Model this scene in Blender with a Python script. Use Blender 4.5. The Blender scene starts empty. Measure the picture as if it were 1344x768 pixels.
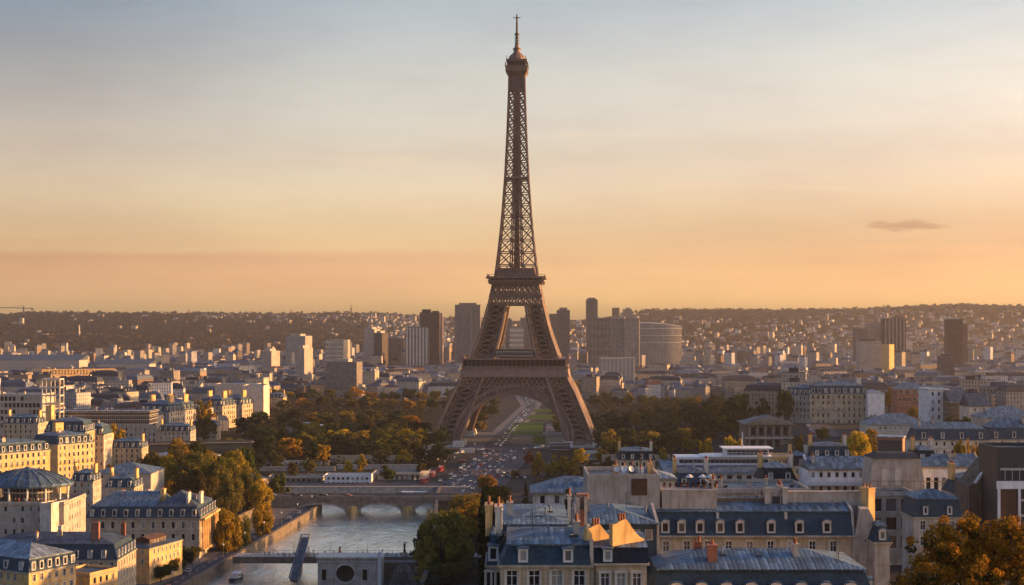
import bpy, math, random
import numpy as np
from mathutils import Vector, Matrix
random.seed(7); RNG = np.random.default_rng(11)
R = math.radians
S = bpy.context.scene
COL = S.collection
# ------------------------------------------------------------------ camera, sky, sun, exposure
CAMH = 97.0; F = 1906.0; HV = 424.0
cam = bpy.data.objects.new('camera', bpy.data.cameras.new('camera')); COL.objects.link(cam)
cam.location = (0, 0, CAMH); cam.rotation_euler = (R(90), 0, 0)
cam.data.sensor_width = 36; cam.data.lens = F/1344*36; cam.data.shift_y = (HV-384)/1344
cam.data.clip_start = 1; cam.data.clip_end = 30000
S.camera = cam
SUN_EL, SUN_AZ = 9.0, 83.0        # azimuth clockwise from the view direction (+Y)
W = bpy.data.worlds.new('World'); S.world = W; W.use_nodes = True
wn, wl = W.node_tree.nodes, W.node_tree.links
wn.clear()
wo = wn.new('ShaderNodeOutputWorld'); wb = wn.new('ShaderNodeBackground')
sky = wn.new('ShaderNodeTexSky'); sky.sky_type = 'NISHITA'; sky.sun_disc = False
sky.sun_elevation = R(SUN_EL); sky.sun_rotation = R(SUN_AZ)
sky.altitude = 60; sky.air_density = 1.6; sky.dust_density = 4.5; sky.ozone_density = 1.5
wb.inputs['Strength'].default_value = 0.15
tc = wn.new('ShaderNodeTexCoord'); sep = wn.new('ShaderNodeSeparateXYZ'); wl.new(tc.outputs['Generated'], sep.inputs[0])
def wmath(op, a, b=None, c=None, clamp=False):
    n = wn.new('ShaderNodeMath'); n.operation = op; n.use_clamp = clamp
    for i, s in enumerate((a, b, c)):
        if s is None: continue
        if isinstance(s, (int, float)): n.inputs[i].default_value = s
        else: wl.new(s, n.inputs[i])
    return n.outputs[0]
ramp = wn.new('ShaderNodeValToRGB'); wl.new(sep.outputs['Z'], ramp.inputs[0])
cr = ramp.color_ramp
SKY_STOPS = [(0.0, (0.6187, 0.6562, 0.9)), (0.016, (0.5719, 0.6, 0.8062)), (0.028, (0.3656, 0.3656, 0.5437)), (0.042, (0.2156, 0.21, 0.3469)), (0.055, (0.1519, 0.15, 0.2475)), (0.068, (0.12, 0.1181, 0.1913)), (0.115, (0.0778, 0.0731, 0.1097)), (0.166, (0.0632, 0.0589, 0.0788)), (0.214, (0.0473, 0.0469, 0.0628)), (0.4, (0.0375, 0.0413, 0.06)), (0.7, (0.0281, 0.0356, 0.0562))]
cr.elements[0].position, cr.elements[0].color = SKY_STOPS[0][0], (*SKY_STOPS[0][1], 1)
cr.elements[1].position, cr.elements[1].color = SKY_STOPS[-1][0], (*SKY_STOPS[-1][1], 1)
for p, c in SKY_STOPS[1:-1]:
    e = cr.elements.new(p); e.color = (*c, 1)
mulc = wn.new('ShaderNodeMix'); mulc.data_type = 'RGBA'; mulc.blend_type = 'MULTIPLY'; mulc.inputs[0].default_value = 1
wl.new(sky.outputs[0], mulc.inputs[6]); wl.new(ramp.outputs[0], mulc.inputs[7])
# thin clouds: a low veil left of the tower, streaks, one small cloud at the right
ax = wmath('DIVIDE', sep.outputs['X'], wmath('MAXIMUM', sep.outputs['Y'], 0.05)); az = wmath('DIVIDE', sep.outputs['Z'], wmath('MAXIMUM', sep.outputs['Y'], 0.05))
cmb = wn.new('ShaderNodeCombineXYZ'); wl.new(ax, cmb.inputs[0]); wl.new(az, cmb.inputs[1])
mp = wn.new('ShaderNodeMapping'); mp.inputs['Scale'].default_value = (5, 60, 1); wl.new(cmb.outputs[0], mp.inputs[0])
nz = wn.new('ShaderNodeTexNoise'); nz.inputs['Scale'].default_value = 1.0; nz.inputs['Detail'].default_value = 6; nz.inputs['Roughness'].default_value = 0.6
wl.new(mp.outputs[0], nz.inputs['Vector'])
def smooth(x, a, b):
    n = wn.new('ShaderNodeMapRange'); n.interpolation_type = 'SMOOTHSTEP'
    n.inputs[1].default_value = a; n.inputs[2].default_value = b
    wl.new(x, n.inputs[0]); return n.outputs[0]
azn = wmath('ADD', az, wmath('MULTIPLY', wmath('SUBTRACT', nz.outputs[0], 0.5), 0.014))
veil = wmath('MULTIPLY', smooth(azn, 0.0512, 0.0465), smooth(azn, 0.0, 0.022))
veil = wmath('MULTIPLY', veil, smooth(ax, 0.07, -0.14))
veil = wmath('MULTIPLY', veil, 0.62)
dx = wmath('DIVIDE', wmath('SUBTRACT', ax, (1190-672)/F), 0.034); dz = wmath('DIVIDE', wmath('SUBTRACT', az, (424-296)/F), 0.0046)
mp2 = wn.new('ShaderNodeMapping'); mp2.inputs['Scale'].default_value = (55, 240, 1); wl.new(cmb.outputs[0], mp2.inputs[0])
nz2 = wn.new('ShaderNodeTexNoise'); nz2.inputs['Scale'].default_value = 1.0; nz2.inputs['Detail'].default_value = 5; wl.new(mp2.outputs[0], nz2.inputs['Vector'])
mp3 = wn.new('ShaderNodeMapping'); mp3.inputs['Scale'].default_value = (9, 34, 1); mp3.inputs['Rotation'].default_value = (0, 0, 0.10); wl.new(cmb.outputs[0], mp3.inputs[0])
nz3 = wn.new('ShaderNodeTexNoise'); nz3.inputs['Scale'].default_value = 1.0; nz3.inputs['Detail'].default_value = 7; nz3.inputs['Roughness'].default_value = 0.6; wl.new(mp3.outputs[0], nz3.inputs['Vector'])
rr = wmath('ADD', wmath('ADD', wmath('MULTIPLY', dx, dx), wmath('MULTIPLY', dz, dz)), wmath('MULTIPLY', wmath('SUBTRACT', nz2.outputs[0], 0.5), 2.4))
puff = wmath('MULTIPLY', smooth(rr, 1.05, 0.1), 0.5)
strk = wmath('MULTIPLY', smooth(nz.outputs[0], 0.56, 0.75), wmath('MULTIPLY', smooth(az, 0.02, 0.06), smooth(az, 0.2, 0.09)))
def wmix(fac, a, col, kind='MIX'):
    n = wn.new('ShaderNodeMix'); n.data_type = 'RGBA'; n.blend_type = kind
    if isinstance(fac, float): n.inputs[0].default_value = fac
    else: wl.new(fac, n.inputs[0])
    wl.new(a, n.inputs[6]); n.inputs[7].default_value = (*col, 1); return n.outputs[2]
skc = wmix(1.0, mulc.outputs[2], (16, 16, 16), 'MULTIPLY')
skc = wmix(wmath('MULTIPLY', smooth(ax, -0.3, 0.4), smooth(az, 0.19, 0.04)), skc, (0.60, 0.56, 0.60), 'MULTIPLY')
skc = wmix(wmath('MULTIPLY', smooth(ax, -0.06, -0.36), smooth(az, 0.11, 0.23)), skc, (0.62, 0.67, 0.76), 'MULTIPLY')
skc = wmix(wmath('MULTIPLY', smooth(ax, -0.08, -0.34), wmath('MULTIPLY', smooth(az, -0.01, 0.05), smooth(az, 0.26, 0.16))), skc, (0.79, 0.75, 0.75), 'MULTIPLY')
skc = wmix(veil, skc, (0.84, 0.70, 0.78), 'MULTIPLY')
skc = wmix(puff, skc, (0.50, 0.36, 0.36), 'MULTIPLY')
skc = wmix(wmath('MULTIPLY', strk, 0.8), skc, (1.16, 1.08, 1.02), 'MULTIPLY')
skc = wmix(smooth(nz3.outputs[0], 0.35, 0.75), skc, (0.93, 0.915, 0.93), 'MULTIPLY')
skc = wmix(smooth(sep.outputs['Y'], 0.75, -0.35), skc, (1.0, 1.06, 1.15), 'MULTIPLY')
hs = wn.new('ShaderNodeHueSaturation'); hs.inputs['Saturation'].default_value = 1.0; wl.new(skc, hs.inputs['Color'])
wl.new(hs.outputs[0], wb.inputs[0]); wl.new(wb.outputs[0], wo.inputs[0])
sl = bpy.data.lights.new('sun', 'SUN'); sl.energy = 3.9; sl.angle = R(0.6); sl.color = (1.0, 0.50, 0.17)
so = bpy.data.objects.new('sun', sl); COL.objects.link(so)
tosun = Vector((math.sin(R(SUN_AZ))*math.cos(R(SUN_EL)), math.cos(R(SUN_AZ))*math.cos(R(SUN_EL)), math.sin(R(SUN_EL))))
so.rotation_euler = tosun.to_track_quat('Z', 'Y').to_euler(); so.location = (300, 0, 400)
S.view_settings.view_transform = 'Standard'; S.view_settings.look = 'None'; S.view_settings.gamma = 1
S.view_settings.exposure = 1.5; S.view_settings.use_curve_mapping = False
S.cycles.use_denoising = True
try: S.cycles.denoiser = 'OPENIMAGEDENOISE'
except Exception: pass
S.cycles.max_bounces = 4; S.cycles.diffuse_bounces = 2; S.cycles.glossy_bounces = 2; S.cycles.transmission_bounces = 2
S.cycles.volume_bounces = 0; S.cycles.transparent_max_bounces = 6
S.cycles.caustics_reflective = False; S.cycles.caustics_refractive = False
# ------------------------------------------------------------------ mapping between the photograph (1344 x 768) and the place
def PX(u, Y): return (u-672)*Y/F
def PZ(v, Y): return CAMH-(v-HV)*Y/F
def GY(v, z=0): return (CAMH-z)*F/(v-HV)
def proj(p): return 672+p[0]*F/p[1], HV+(CAMH-p[2])*F/p[1]
def ss(a, b, t):
    t = min(1, max(0, (t-a)/(b-a))); return t*t*(3-2*t)
WZ = -7.0; QZ = -3.4
def bankL(y): return -122.5+(y-581)*(16.8/206)
def bankR(y): return -34-(max(0, min(200, y-620)))*0.045
def terr(x, y):
    if y < 858 and bankL(y)-9 < x < bankR(y)+9: return -12.5
    if 806 < y < 858 and -330 < x < -26: return -12.5
    if y < 812 and bankL(y)-34 < x < bankL(y): return QZ-0.05
    h1 = 42*ss(-8, 12, x)*(1-ss(430, 800, y))
    h2 = 27*ss(90, 200, x)*(1-ss(1010, 1700, y))
    return max(h1, h2)
# ------------------------------------------------------------------ mesh builder
class MB:
    def __init__(s): s.v = []; s.f = []; s.m = []
    def add(s, vs, fs, m=0):
        b = len(s.v); s.v.extend(vs)
        for f in fs: s.f.append([b+i for i in f]); s.m.append(m)
    def quad(s, a, b, c, d, m=0): s.add([a, b, c, d], [(0, 1, 2, 3)], m)
    def tri(s, a, b, c, m=0): s.add([a, b, c], [(0, 1, 2)], m)
    def box(s, x0, x1, y0, y1, z0, z1, m=0, top=None, noz=False):
        v = [(x0,y0,z0),(x1,y0,z0),(x1,y1,z0),(x0,y1,z0),(x0,y0,z1),(x1,y0,z1),(x1,y1,z1),(x0,y1,z1)]
        s.add(v, [(0,1,5,4),(1,2,6,5),(2,3,7,6),(3,0,4,7)], m)
        s.add(v[4:], [(0,1,2,3)], m if top is None else top)
        if not noz: s.add(v[:4], [(3,2,1,0)], m)
    def frus(s, r0, z0, r1, z1, m=0, cap=True):   # r = x0,x1,y0,y1
        a, b, c, d = r0; e, f, g, h = r1
        v = [(a,c,z0),(b,c,z0),(b,d,z0),(a,d,z0),(e,g,z1),(f,g,z1),(f,h,z1),(e,h,z1)]
        s.add(v, [(0,1,5,4),(1,2,6,5),(2,3,7,6),(3,0,4,7)]+([(4,5,6,7)] if cap else []), m)
    def beam(s, p, q, w, h=None, m=0, up=(0,0,1)):
        h = h or w; p = Vector(p); q = Vector(q); d = q-p
        if d.length < 1e-6: return
        d.normalize(); u = Vector(up)
        if abs(d.dot(u)) > 0.98: u = Vector((0, 1, 0))
        a = d.cross(u).normalized()*w/2; b = a.normalized().cross(d).normalized()*h/2
        v = [p-a-b, p+a-b, p+a+b, p-a+b, q-a-b, q+a-b, q+a+b, q-a+b]
        s.add([tuple(t) for t in v], [(0,1,5,4),(1,2,6,5),(2,3,7,6),(3,0,4,7),(3,2,1,0),(4,5,6,7)], m)
    def ring(s, cx, cy, pts, n=12, m=0, cap=True, sx=1, sy=1, a0=0):   # lathe: pts = [(r,z)...]
        b = len(s.v)
        for r, z in pts:
            for i in range(n):
                a = a0+2*math.pi*i/n; s.v.append((cx+r*sx*math.cos(a), cy+r*sy*math.sin(a), z))
        for k in range(len(pts)-1):
            for i in range(n):
                j = (i+1) % n; s.f.append([b+k*n+i, b+k*n+j, b+(k+1)*n+j, b+(k+1)*n+i]); s.m.append(m)
        if cap: s.f.append([b+(len(pts)-1)*n+i for i in range(n)]); s.m.append(m)
    def prism(s, poly, z0, z1, m=0):
        n = len(poly); v = [(x, y, z0) for x, y in poly]+[(x, y, z1) for x, y in poly]
        s.add(v, [(i, (i+1) % n, n+(i+1) % n, n+i) for i in range(n)]+[tuple(range(n, 2*n))], m)
    def side(s, poly, y0, y1, m=0, ax='x'):       # polygon in (a, z) extruded along the other axis
        n = len(poly)
        P = (lambda a, t, z: (a, t, z)) if ax == 'x' else (lambda a, t, z: (t, a, z))
        v = [P(a, y0, z) for a, z in poly]+[P(a, y1, z) for a, z in poly]
        s.add(v, [(i, (i+1) % n, n+(i+1) % n, n+i) for i in range(n)]+[tuple(range(n))[::-1], tuple(range(n, 2*n))], m)
    def mesh(s, name, mats, uv=True, smooth=False, cols=None):
        me = bpy.data.meshes.new(name); me.from_pydata(s.v, [], s.f)
        for m in (mats if isinstance(mats, (list, tuple)) else [mats]): me.materials.append(m)
        me.polygons.foreach_set('material_index', s.m)
        if smooth: me.polygons.foreach_set('use_smooth', [True]*len(s.f))
        if uv:
            L = me.uv_layers.new(name='UVMap'); data = np.zeros((len(me.loops), 2), dtype=np.float32); V = s.v; k = 0
            for f in s.f:
                a, b, c = V[f[0]], V[f[1]], V[f[2]]
                ux, uy, uz = b[0]-a[0], b[1]-a[1], b[2]-a[2]; wx, wy, wz = c[0]-a[0], c[1]-a[1], c[2]-a[2]
                nx, ny, nzz = uy*wz-uz*wy, uz*wx-ux*wz, ux*wy-uy*wx
                l = math.hypot(nx, ny); L2 = math.sqrt(l*l+nzz*nzz) or 1
                if l/L2 > 0.08:
                    tx, ty = -ny/l, nx/l; g = L2/l
                    for i in f: p = V[i]; data[k] = (p[0]*tx+p[1]*ty, p[2]*min(g, 12)); k += 1
                else:
                    for i in f: p = V[i]; data[k] = (p[0], p[1]); k += 1
            L.data.foreach_set('uv', data.ravel())
        if cols is not None:
            ca = me.color_attributes.new('Col', 'FLOAT_COLOR', 'CORNER'); arr = np.ones((len(me.loops), 4), dtype=np.float32); k = 0
            for f, c in zip(s.f, cols): arr[k:k+len(f), :3] = c; k += len(f)
            ca.data.foreach_set('color', arr.ravel())
        me.update(); return me
    def obj(s, name, mats, parent=None, **k): return mk(name, s.mesh(name, mats, **k), parent)
def mk(name, me, parent=None, loc=None, rz=None, color=None, scale=None):
    o = bpy.data.objects.new(name, me); COL.objects.link(o)
    if parent: o.parent = parent
    if loc is not None: o.location = loc
    if rz is not None: o.rotation_euler = (0, 0, rz)
    if color is not None: o.color = (*color, 1)
    if scale is not None: o.scale = scale if isinstance(scale, tuple) else (scale,)*3
    return o
def tag(o, label=None, cat=None, group=None, kind=None):
    if label: o['label'] = label
    if cat: o['category'] = cat
    if group: o['group'] = group
    if kind: o['kind'] = kind
    return o
def thing(name, loc, label, cat, rz=0, group=None):
    o = mk(name, None, None, loc, rz); o.empty_display_size = 0.5
    return tag(o, label, cat, group)
def struct(name, mb, mat, **k): return tag(mb.obj(name, mat, None, **k), None, None, None, 'structure')
# ------------------------------------------------------------------ materials
class NT:
    def __init__(s, name):
        s.m = bpy.data.materials.new(name); s.m.use_nodes = True; s.n = s.m.node_tree.nodes; s.l = s.m.node_tree.links
        s.b = s.n['Principled BSDF']; s.out = s.n['Material Output']
    def new(s, t, **k):
        n = s.n.new(t)
        for a, b in k.items(): setattr(n, a, b)
        return n
    def put(s, sock, v):
        if v is None: return
        if isinstance(v, (int, float)): sock.default_value = v
        elif isinstance(v, tuple): sock.default_value = (*v, 1) if len(v) == 3 and sock.type == 'RGBA' else v
        else: s.l.new(v, sock)
    def math(s, op, a, b=None, c=None):
        n = s.new('ShaderNodeMath', operation=op)
        for i, x in enumerate((a, b, c)): s.put(n.inputs[i], x)
        return n.outputs[0]
    def mix(s, f, a, b, kind='MIX'):
        n = s.new('ShaderNodeMix', data_type='RGBA', blend_type=kind); s.put(n.inputs[0], f); s.put(n.inputs[6], a); s.put(n.inputs[7], b); return n.outputs[2]
    def noise(s, scale, detail=4, vec=None, rough=0.55, stretch=None):
        if vec is None: vec = s.coord('Object')
        if stretch:
            mp = s.new('ShaderNodeMapping'); mp.inputs['Scale'].default_value = stretch; s.l.new(vec, mp.inputs[0]); vec = mp.outputs[0]
        n = s.new('ShaderNodeTexNoise'); n.inputs['Scale'].default_value = scale; n.inputs['Detail'].default_value = detail; n.inputs['Roughness'].default_value = rough
        s.l.new(vec, n.inputs['Vector']); return n.outputs[0]
    def coord(s, k):
        n = s.new('ShaderNodeTexCoord'); return n.outputs[k]
    def rng(s, x, a, b, c=0., d=1.):
        n = s.new('ShaderNodeMapRange'); s.put(n.inputs[0], x)
        for i, t in enumerate((a, b, c, d)): n.inputs[i+1].default_value = t
        return n.outputs[0]
    def bump(s, h, strength=0.3, dist=0.05):
        n = s.new('ShaderNodeBump'); n.inputs['Strength'].default_value = strength; n.inputs['Distance'].default_value = dist; s.l.new(h, n.inputs['Height']); s.l.new(n.outputs[0], s.b.inputs['Normal'])
    def base(s, c, rough=0.8, metal=0., spec=None):
        s.put(s.b.inputs['Base Color'], c); s.put(s.b.inputs['Roughness'], rough); s.put(s.b.inputs['Metallic'], metal)
        if spec is not None: s.b.inputs['Specular IOR Level'].default_value = spec
        return s.m
    def ocol(s): return s.new('ShaderNodeObjectInfo').outputs['Color']
    def orand(s): return s.new('ShaderNodeObjectInfo').outputs['Random']
    def uvs(s):
        sp = s.new('ShaderNodeSeparateXYZ'); s.l.new(s.coord('UV'), sp.inputs[0]); return sp.outputs[0], sp.outputs[1]
def dirty(t, c, amt=0.35, scale=0.35):
    n1 = t.noise(scale, 5); n2 = t.noise(1.1, 4, stretch=(1.6, 1.6, 0.18))
    c = t.mix(t.rng(n1, 0.35, 0.7), c, t.mix(1.0, c, (1-amt, 1-amt*1.05, 1-amt*1.15), 'MULTIPLY'))
    return t.mix(t.rng(n2, 0.45, 0.72, 0, 0.8), c, t.mix(1.0, c, (0.55, 0.52, 0.48), 'MULTIPLY'))
def stone(name, col, amt=0.35, rough=0.85, joints=False):
    t = NT(name); c = dirty(t, col, amt)
    if joints:
        u, v = t.uvs(); fr = t.math('FRACT', t.math('DIVIDE', v, 0.5)); ln = t.math('LESS_THAN', fr, 0.1)
        c = t.mix(t.math('MULTIPLY', ln, 0.3), c, (0.12, 0.10, 0.08))
    t.bump(t.noise(3, 5), 0.25, 0.04); return t.base(c, rough, 0, 0.2)
def zinc(name, col, seam=0.6, rough=0.5, metal=0.2):
    t = NT(name); u, v = t.uvs()
    n1 = t.noise(0.28, 5); n2 = t.noise(1.6, 4, stretch=(1.5, 1.5, 0.3))
    cell = t.math('FLOOR', t.math('DIVIDE', u, seam))
    wn_ = t.new('ShaderNodeTexWhiteNoise', noise_dimensions='2D'); cb = t.new('ShaderNodeCombineXYZ'); t.put(cb.inputs[0], cell); t.put(cb.inputs[1], t.math('FLOOR', t.math('DIVIDE', v, 2.1))); t.l.new(cb.outputs[0], wn_.inputs['Vector'])
    c = t.mix(t.rng(n1, 0.3, 0.7), col, tuple(x*0.62 for x in col))
    c = t.mix(t.rng(wn_.outputs[0], 0.3, 1, 0, 0.75), c, tuple(min(1, x*2.3) for x in col))
    c = t.mix(t.rng(n2, 0.45, 0.75, 0, 0.7), c, (0.05, 0.045, 0.04))
    fr = t.math('FRACT', t.math('DIVIDE', u, seam)); ln = t.math('LESS_THAN', fr, 0.10)
    c = t.mix(t.math('MULTIPLY', ln, 0.55), c, (0.03, 0.035, 0.045))
    t.bump(t.math('MULTIPLY', t.math('PINGPONG', t.math('MULTIPLY', fr, 2), 1), 1.0), 0.5, 0.04)
    return t.base(c, t.rng(n1, 0.3, 0.7, rough-0.08, rough+0.15), metal, 0.25)
def slate(name, col):
    t = NT(name); br = t.new('ShaderNodeTexBrick'); br.inputs['Scale'].default_value = 1; br.inputs['Brick Width'].default_value = 0.34; br.inputs['Row Height'].default_value = 0.24
    br.inputs['Mortar Size'].default_value = 0.02; br.inputs['Color1'].default_value = (*col, 1); br.inputs['Color2'].default_value = (*[x*1.7 for x in col], 1); br.inputs['Mortar'].default_value = (*[x*0.3 for x in col], 1)
    t.l.new(t.coord('UV'), br.inputs['Vector'])
    c = t.mix(t.rng(t.noise(0.5, 5), 0.4, 0.7, 0, 0.6), br.outputs[0], tuple(x*1.8 for x in col)); t.bump(br.outputs[1], 0.4, -0.02)
    return t.base(c, 0.7, 0, 0.2)
def plain(name, col, rough=0.7, metal=0., amt=0.2, scale=1.0, spec=None):
    t = NT(name); c = t.mix(t.rng(t.noise(scale, 4), 0.3, 0.7), col, tuple(x*(1-amt) for x in col)); return t.base(c, rough, metal, spec)
def facade(name, src):            # far walls: window bays drawn on the wall of houses whose windows are one or two pixels
    t = NT(name); c0 = t.ocol() if src == 'obj' else None
    if src != 'obj':
        a = t.new('ShaderNodeVertexColor'); a.layer_name = 'Col'; c0 = a.outputs[0]
    u, v = t.uvs(); fu = t.math('FRACT', t.math('DIVIDE', u, 2.7)); fv = t.math('FRACT', t.math('DIVIDE', v, 3.15))
    a = t.math('MULTIPLY', t.math('GREATER_THAN', fu, 0.30), t.math('LESS_THAN', fu, 0.70)); b = t.math('MULTIPLY', t.math('GREATER_THAN', fv, 0.28), t.math('LESS_THAN', fv, 0.86))
    win = t.math('MULTIPLY', a, b); c = dirty(t, c0, 0.22, 0.08)
    wn_ = t.new('ShaderNodeTexWhiteNoise', noise_dimensions='2D'); cb = t.new('ShaderNodeCombineXYZ'); t.put(cb.inputs[0], t.math('FLOOR', t.math('DIVIDE', u, 2.7))); t.put(cb.inputs[1], t.math('FLOOR', t.math('DIVIDE', v, 3.15))); t.l.new(cb.outputs[0], wn_.inputs['Vector'])
    wc = t.mix(t.rng(wn_.outputs[0], 0.6, 0.9), (0.035, 0.04, 0.05), (0.22, 0.2, 0.17))
    belt = t.math('LESS_THAN', fv, 0.09); c = t.mix(t.math('MULTIPLY', belt, 0.45), c, (0.10, 0.085, 0.07))
    geo = t.new('ShaderNodeNewGeometry'); sp = t.new('ShaderNodeSeparateXYZ'); t.l.new(geo.outputs['Normal'], sp.inputs[0])
    vert = t.math('LESS_THAN', t.math('ABSOLUTE', sp.outputs[2]), 0.5)
    c = t.mix(t.math('MULTIPLY', t.math('MULTIPLY', win, vert), 0.88), c, wc); return t.base(c, 0.8, 0, 0.15)
M = {}
M['stone'] = stone('cream_limestone', (0.53, 0.43, 0.29), joints=True)
M['stone_pale'] = stone('pale_limestone', (0.64, 0.58, 0.49))
M['stone_grey'] = stone('grey_limestone', (0.48, 0.43, 0.36))
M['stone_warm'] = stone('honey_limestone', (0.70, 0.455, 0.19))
M['render_white'] = stone('white_render', (0.76, 0.76, 0.74), 0.2)
M['render_tan'] = stone('tan_render', (0.44, 0.39, 0.33), 0.3)
M['render_brown'] = stone('brown_render', (0.17, 0.13, 0.09), 0.3)
M['trim'] = plain('painted_trim', (0.62, 0.60, 0.56), 0.5)
M['cornice'] = stone('cornice_stone', (0.48, 0.41, 0.31), 0.45)
M['zinc'] = zinc('blue_grey_zinc', (0.072, 0.115, 0.150))
M['zinc_dark'] = zinc('dark_zinc', (0.042, 0.060, 0.078))
M['zinc_pale'] = zinc('pale_zinc', (0.16, 0.20, 0.235))
M['slate'] = slate('blue_slate', (0.020, 0.040, 0.055))
M['slate_dark'] = slate('black_slate', (0.009, 0.014, 0.020))
M['brick'] = None
t = NT('orange_brick'); br = t.new('ShaderNodeTexBrick'); br.inputs['Scale'].default_value = 1; br.inputs['Brick Width'].default_value = 0.25; br.inputs['Row Height'].default_value = 0.09; br.inputs['Mortar Size'].default_value = 0.012
br.inputs['Color1'].default_value = (0.42, 0.10, 0.03, 1); br.inputs['Color2'].default_value = (0.28, 0.075, 0.03, 1); br.inputs['Mortar'].default_value = (0.3, 0.25, 0.2, 1); t.l.new(t.coord('UV'), br.inputs['Vector'])
M['brick'] = t.base(dirty(t, br.outputs[0], 0.3), 0.85)
M['terracotta'] = plain('terracotta', (0.22, 0.075, 0.035), 0.8)
t = NT('window_glass'); c = t.mix(t.rng(t.orand(), 0.55, 0.95), (0.012, 0.015, 0.02), (0.36, 0.33, 0.28)); M['glass'] = t.base(c, 0.12, 0, 0.8)
t = NT('facade_glass'); u, v = t.uvs(); ln = t.math('MAXIMUM', t.math('LESS_THAN', t.math('FRACT', t.math('DIVIDE', u, 1.5)), 0.09), t.math('LESS_THAN', t.math('FRACT', t.math('DIVIDE', v, 3.2)), 0.16))
M['glazing'] = t.base(t.mix(ln, (0.025, 0.03, 0.04), (0.35, 0.34, 0.32)), 0.2)
M['dark'] = plain('black_opening', (0.015, 0.013, 0.012), 0.8)
M['metal_white'] = plain('white_painted_metal', (0.7, 0.7, 0.7), 0.4)
M['metal_dark'] = plain('dark_painted_metal', (0.04, 0.045, 0.05), 0.5, 0.3)
M['metal_blue'] = plain('blue_painted_metal', (0.13, 0.135, 0.145), 0.6, 0.0)
M['rust'] = plain('rust_brown_panel', (0.10, 0.045, 0.022), 0.8, amt=0.4)
t = NT('tower_iron'); M['iron'] = t.base(t.mix(t.rng(t.noise(0.12, 5), 0.3, 0.7), (0.17, 0.102, 0.074), (0.10, 0.062, 0.046)), 0.62, 0.0)
M['iron_panel'] = plain('tower_iron_panel', (0.22, 0.138, 0.104), 0.65, amt=0.35, scale=0.3)
M['iron_shade'] = plain('shadow_brown_iron', (0.045, 0.026, 0.020), 0.8)  # dark paint standing in for shade inside the ironwork
M['wood'] = plain('bark', (0.06, 0.045, 0.03), 0.95, amt=0.4)
M['bridge_stone'] = stone('old_bridge_stone', (0.30, 0.25, 0.19), 0.5, joints=True)
M['quay'] = stone('shaded_stained_quay_stone', (0.20, 0.165, 0.125), 0.5, joints=True)  # stained stone; its dark base stands in for shade on the quay walls
t = NT('leaves'); geo = t.new('ShaderNodeNewGeometry'); rp = geo.outputs['Random Per Island']; oc = t.ocol()
n1 = t.noise(0.35, 3)
c = t.mix(t.rng(rp, 0, 1, 0, 0.8), t.mix(1.0, oc, (0.5, 0.55, 0.6), 'MULTIPLY'), t.mix(1.0, oc, (1.5, 1.25, 0.95), 'MULTIPLY'))
c = t.mix(t.rng(n1, 0.42, 0.62), c, t.mix(1.0, c, (0.55, 0.72, 0.65), 'MULTIPLY'))
t.base(c, 0.8, 0, 0.1); tr = t.new('ShaderNodeBsdfTranslucent'); t.put(tr.inputs[0], c); ms = t.new('ShaderNodeMixShader'); ms.inputs[0].default_value = 0.3
t.l.new(t.b.outputs[0], ms.inputs[1]); t.l.new(tr.outputs[0], ms.inputs[2]); t.l.new(ms.outputs[0], t.out.inputs[0]); M['leaf'] = t.m
M['fac'] = facade('far_facade', 'obj'); M['fac_v'] = facade('far_facade_mass', 'v')
t = NT('far_roof'); oc = t.ocol(); M['roof_o'] = t.base(dirty(t, oc, 0.35, 0.12), 0.6, 0.05, 0.3)
t = NT('mass_roof'); a = t.new('ShaderNodeVertexColor'); a.layer_name = 'Col'; M['roof_v'] = t.base(dirty(t, a.outputs[0], 0.3, 0.1), 0.7, 0, 0.2)
t = NT('river_water'); wv = t.noise(0.16, 6, stretch=(1, 0.35, 1), rough=0.65); w2 = t.noise(0.8, 5, stretch=(1, .35, 1)); t.bump(t.math('ADD', wv, t.math('MULTIPLY', w2, 0.35)), 0.75, 1.3)
M['water'] = t.base(t.mix(t.rng(t.noise(0.05, 6, stretch=(1, .3, 1), rough=.7), .42, .60), (0.88, 0.86, 0.75), (0.50, 0.50, 0.43)), 0.16, 0.85, 0.9)
t = NT('city_ground'); n1 = t.noise(0.02, 6); n2 = t.noise(0.3, 5)
M['ground'] = t.base(t.mix(t.rng(n2, 0.4, 0.65), t.mix(t.rng(n1, .45, .6), (0.035, 0.033, 0.030), (0.05, 0.045, 0.036)), (0.045, 0.043, 0.04)), 0.95, 0, 0.05)
t = NT('asphalt'); n2 = t.noise(0.25, 5); M['asphalt'] = t.base(t.mix(t.rng(n2, 0.35, 0.7), (0.035, 0.036, 0.042), (0.065, 0.064, 0.068)), 0.85, 0, 0.25)
t = NT('paving'); M['paving'] = t.base(t.mix(t.rng(t.noise(0.4, 5), 0.35, 0.7), (0.15, 0.13, 0.115), (0.09, 0.08, 0.07)), 0.85, 0, 0.2)
t = NT('lawn'); M['lawn'] = t.base(t.mix(t.rng(t.noise(0.15, 5), 0.3, 0.7), (0.045, 0.085, 0.012), (0.075, 0.105, 0.018)), 0.95, 0, 0.05)
t = NT('park_soil'); M['soil'] = t.base(t.mix(t.rng(t.noise(0.06, 6), 0.4, 0.6), (0.020, 0.020, 0.009), (0.038, 0.029, 0.014)), 0.95, 0, 0.03)
t = NT('hill_ground'); M['hill'] = t.base(t.mix(t.rng(t.noise(0.01, 6), 0.45, 0.6), (0.010, 0.009, 0.006), (0.018, 0.015, 0.010)), 1.0, 0, 0.0)
M['paint'] = plain('white_road_paint', (0.6, 0.6, 0.58), 0.7)
t = NT('object_paint'); M['paint_o'] = t.base(t.ocol(), 0.35, 0.1, 0.6)
t = NT('cloth'); M['cloth'] = t.base(t.ocol(), 0.9)
M['skin'] = plain('skin', (0.45, 0.28, 0.2), 0.6)
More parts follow.
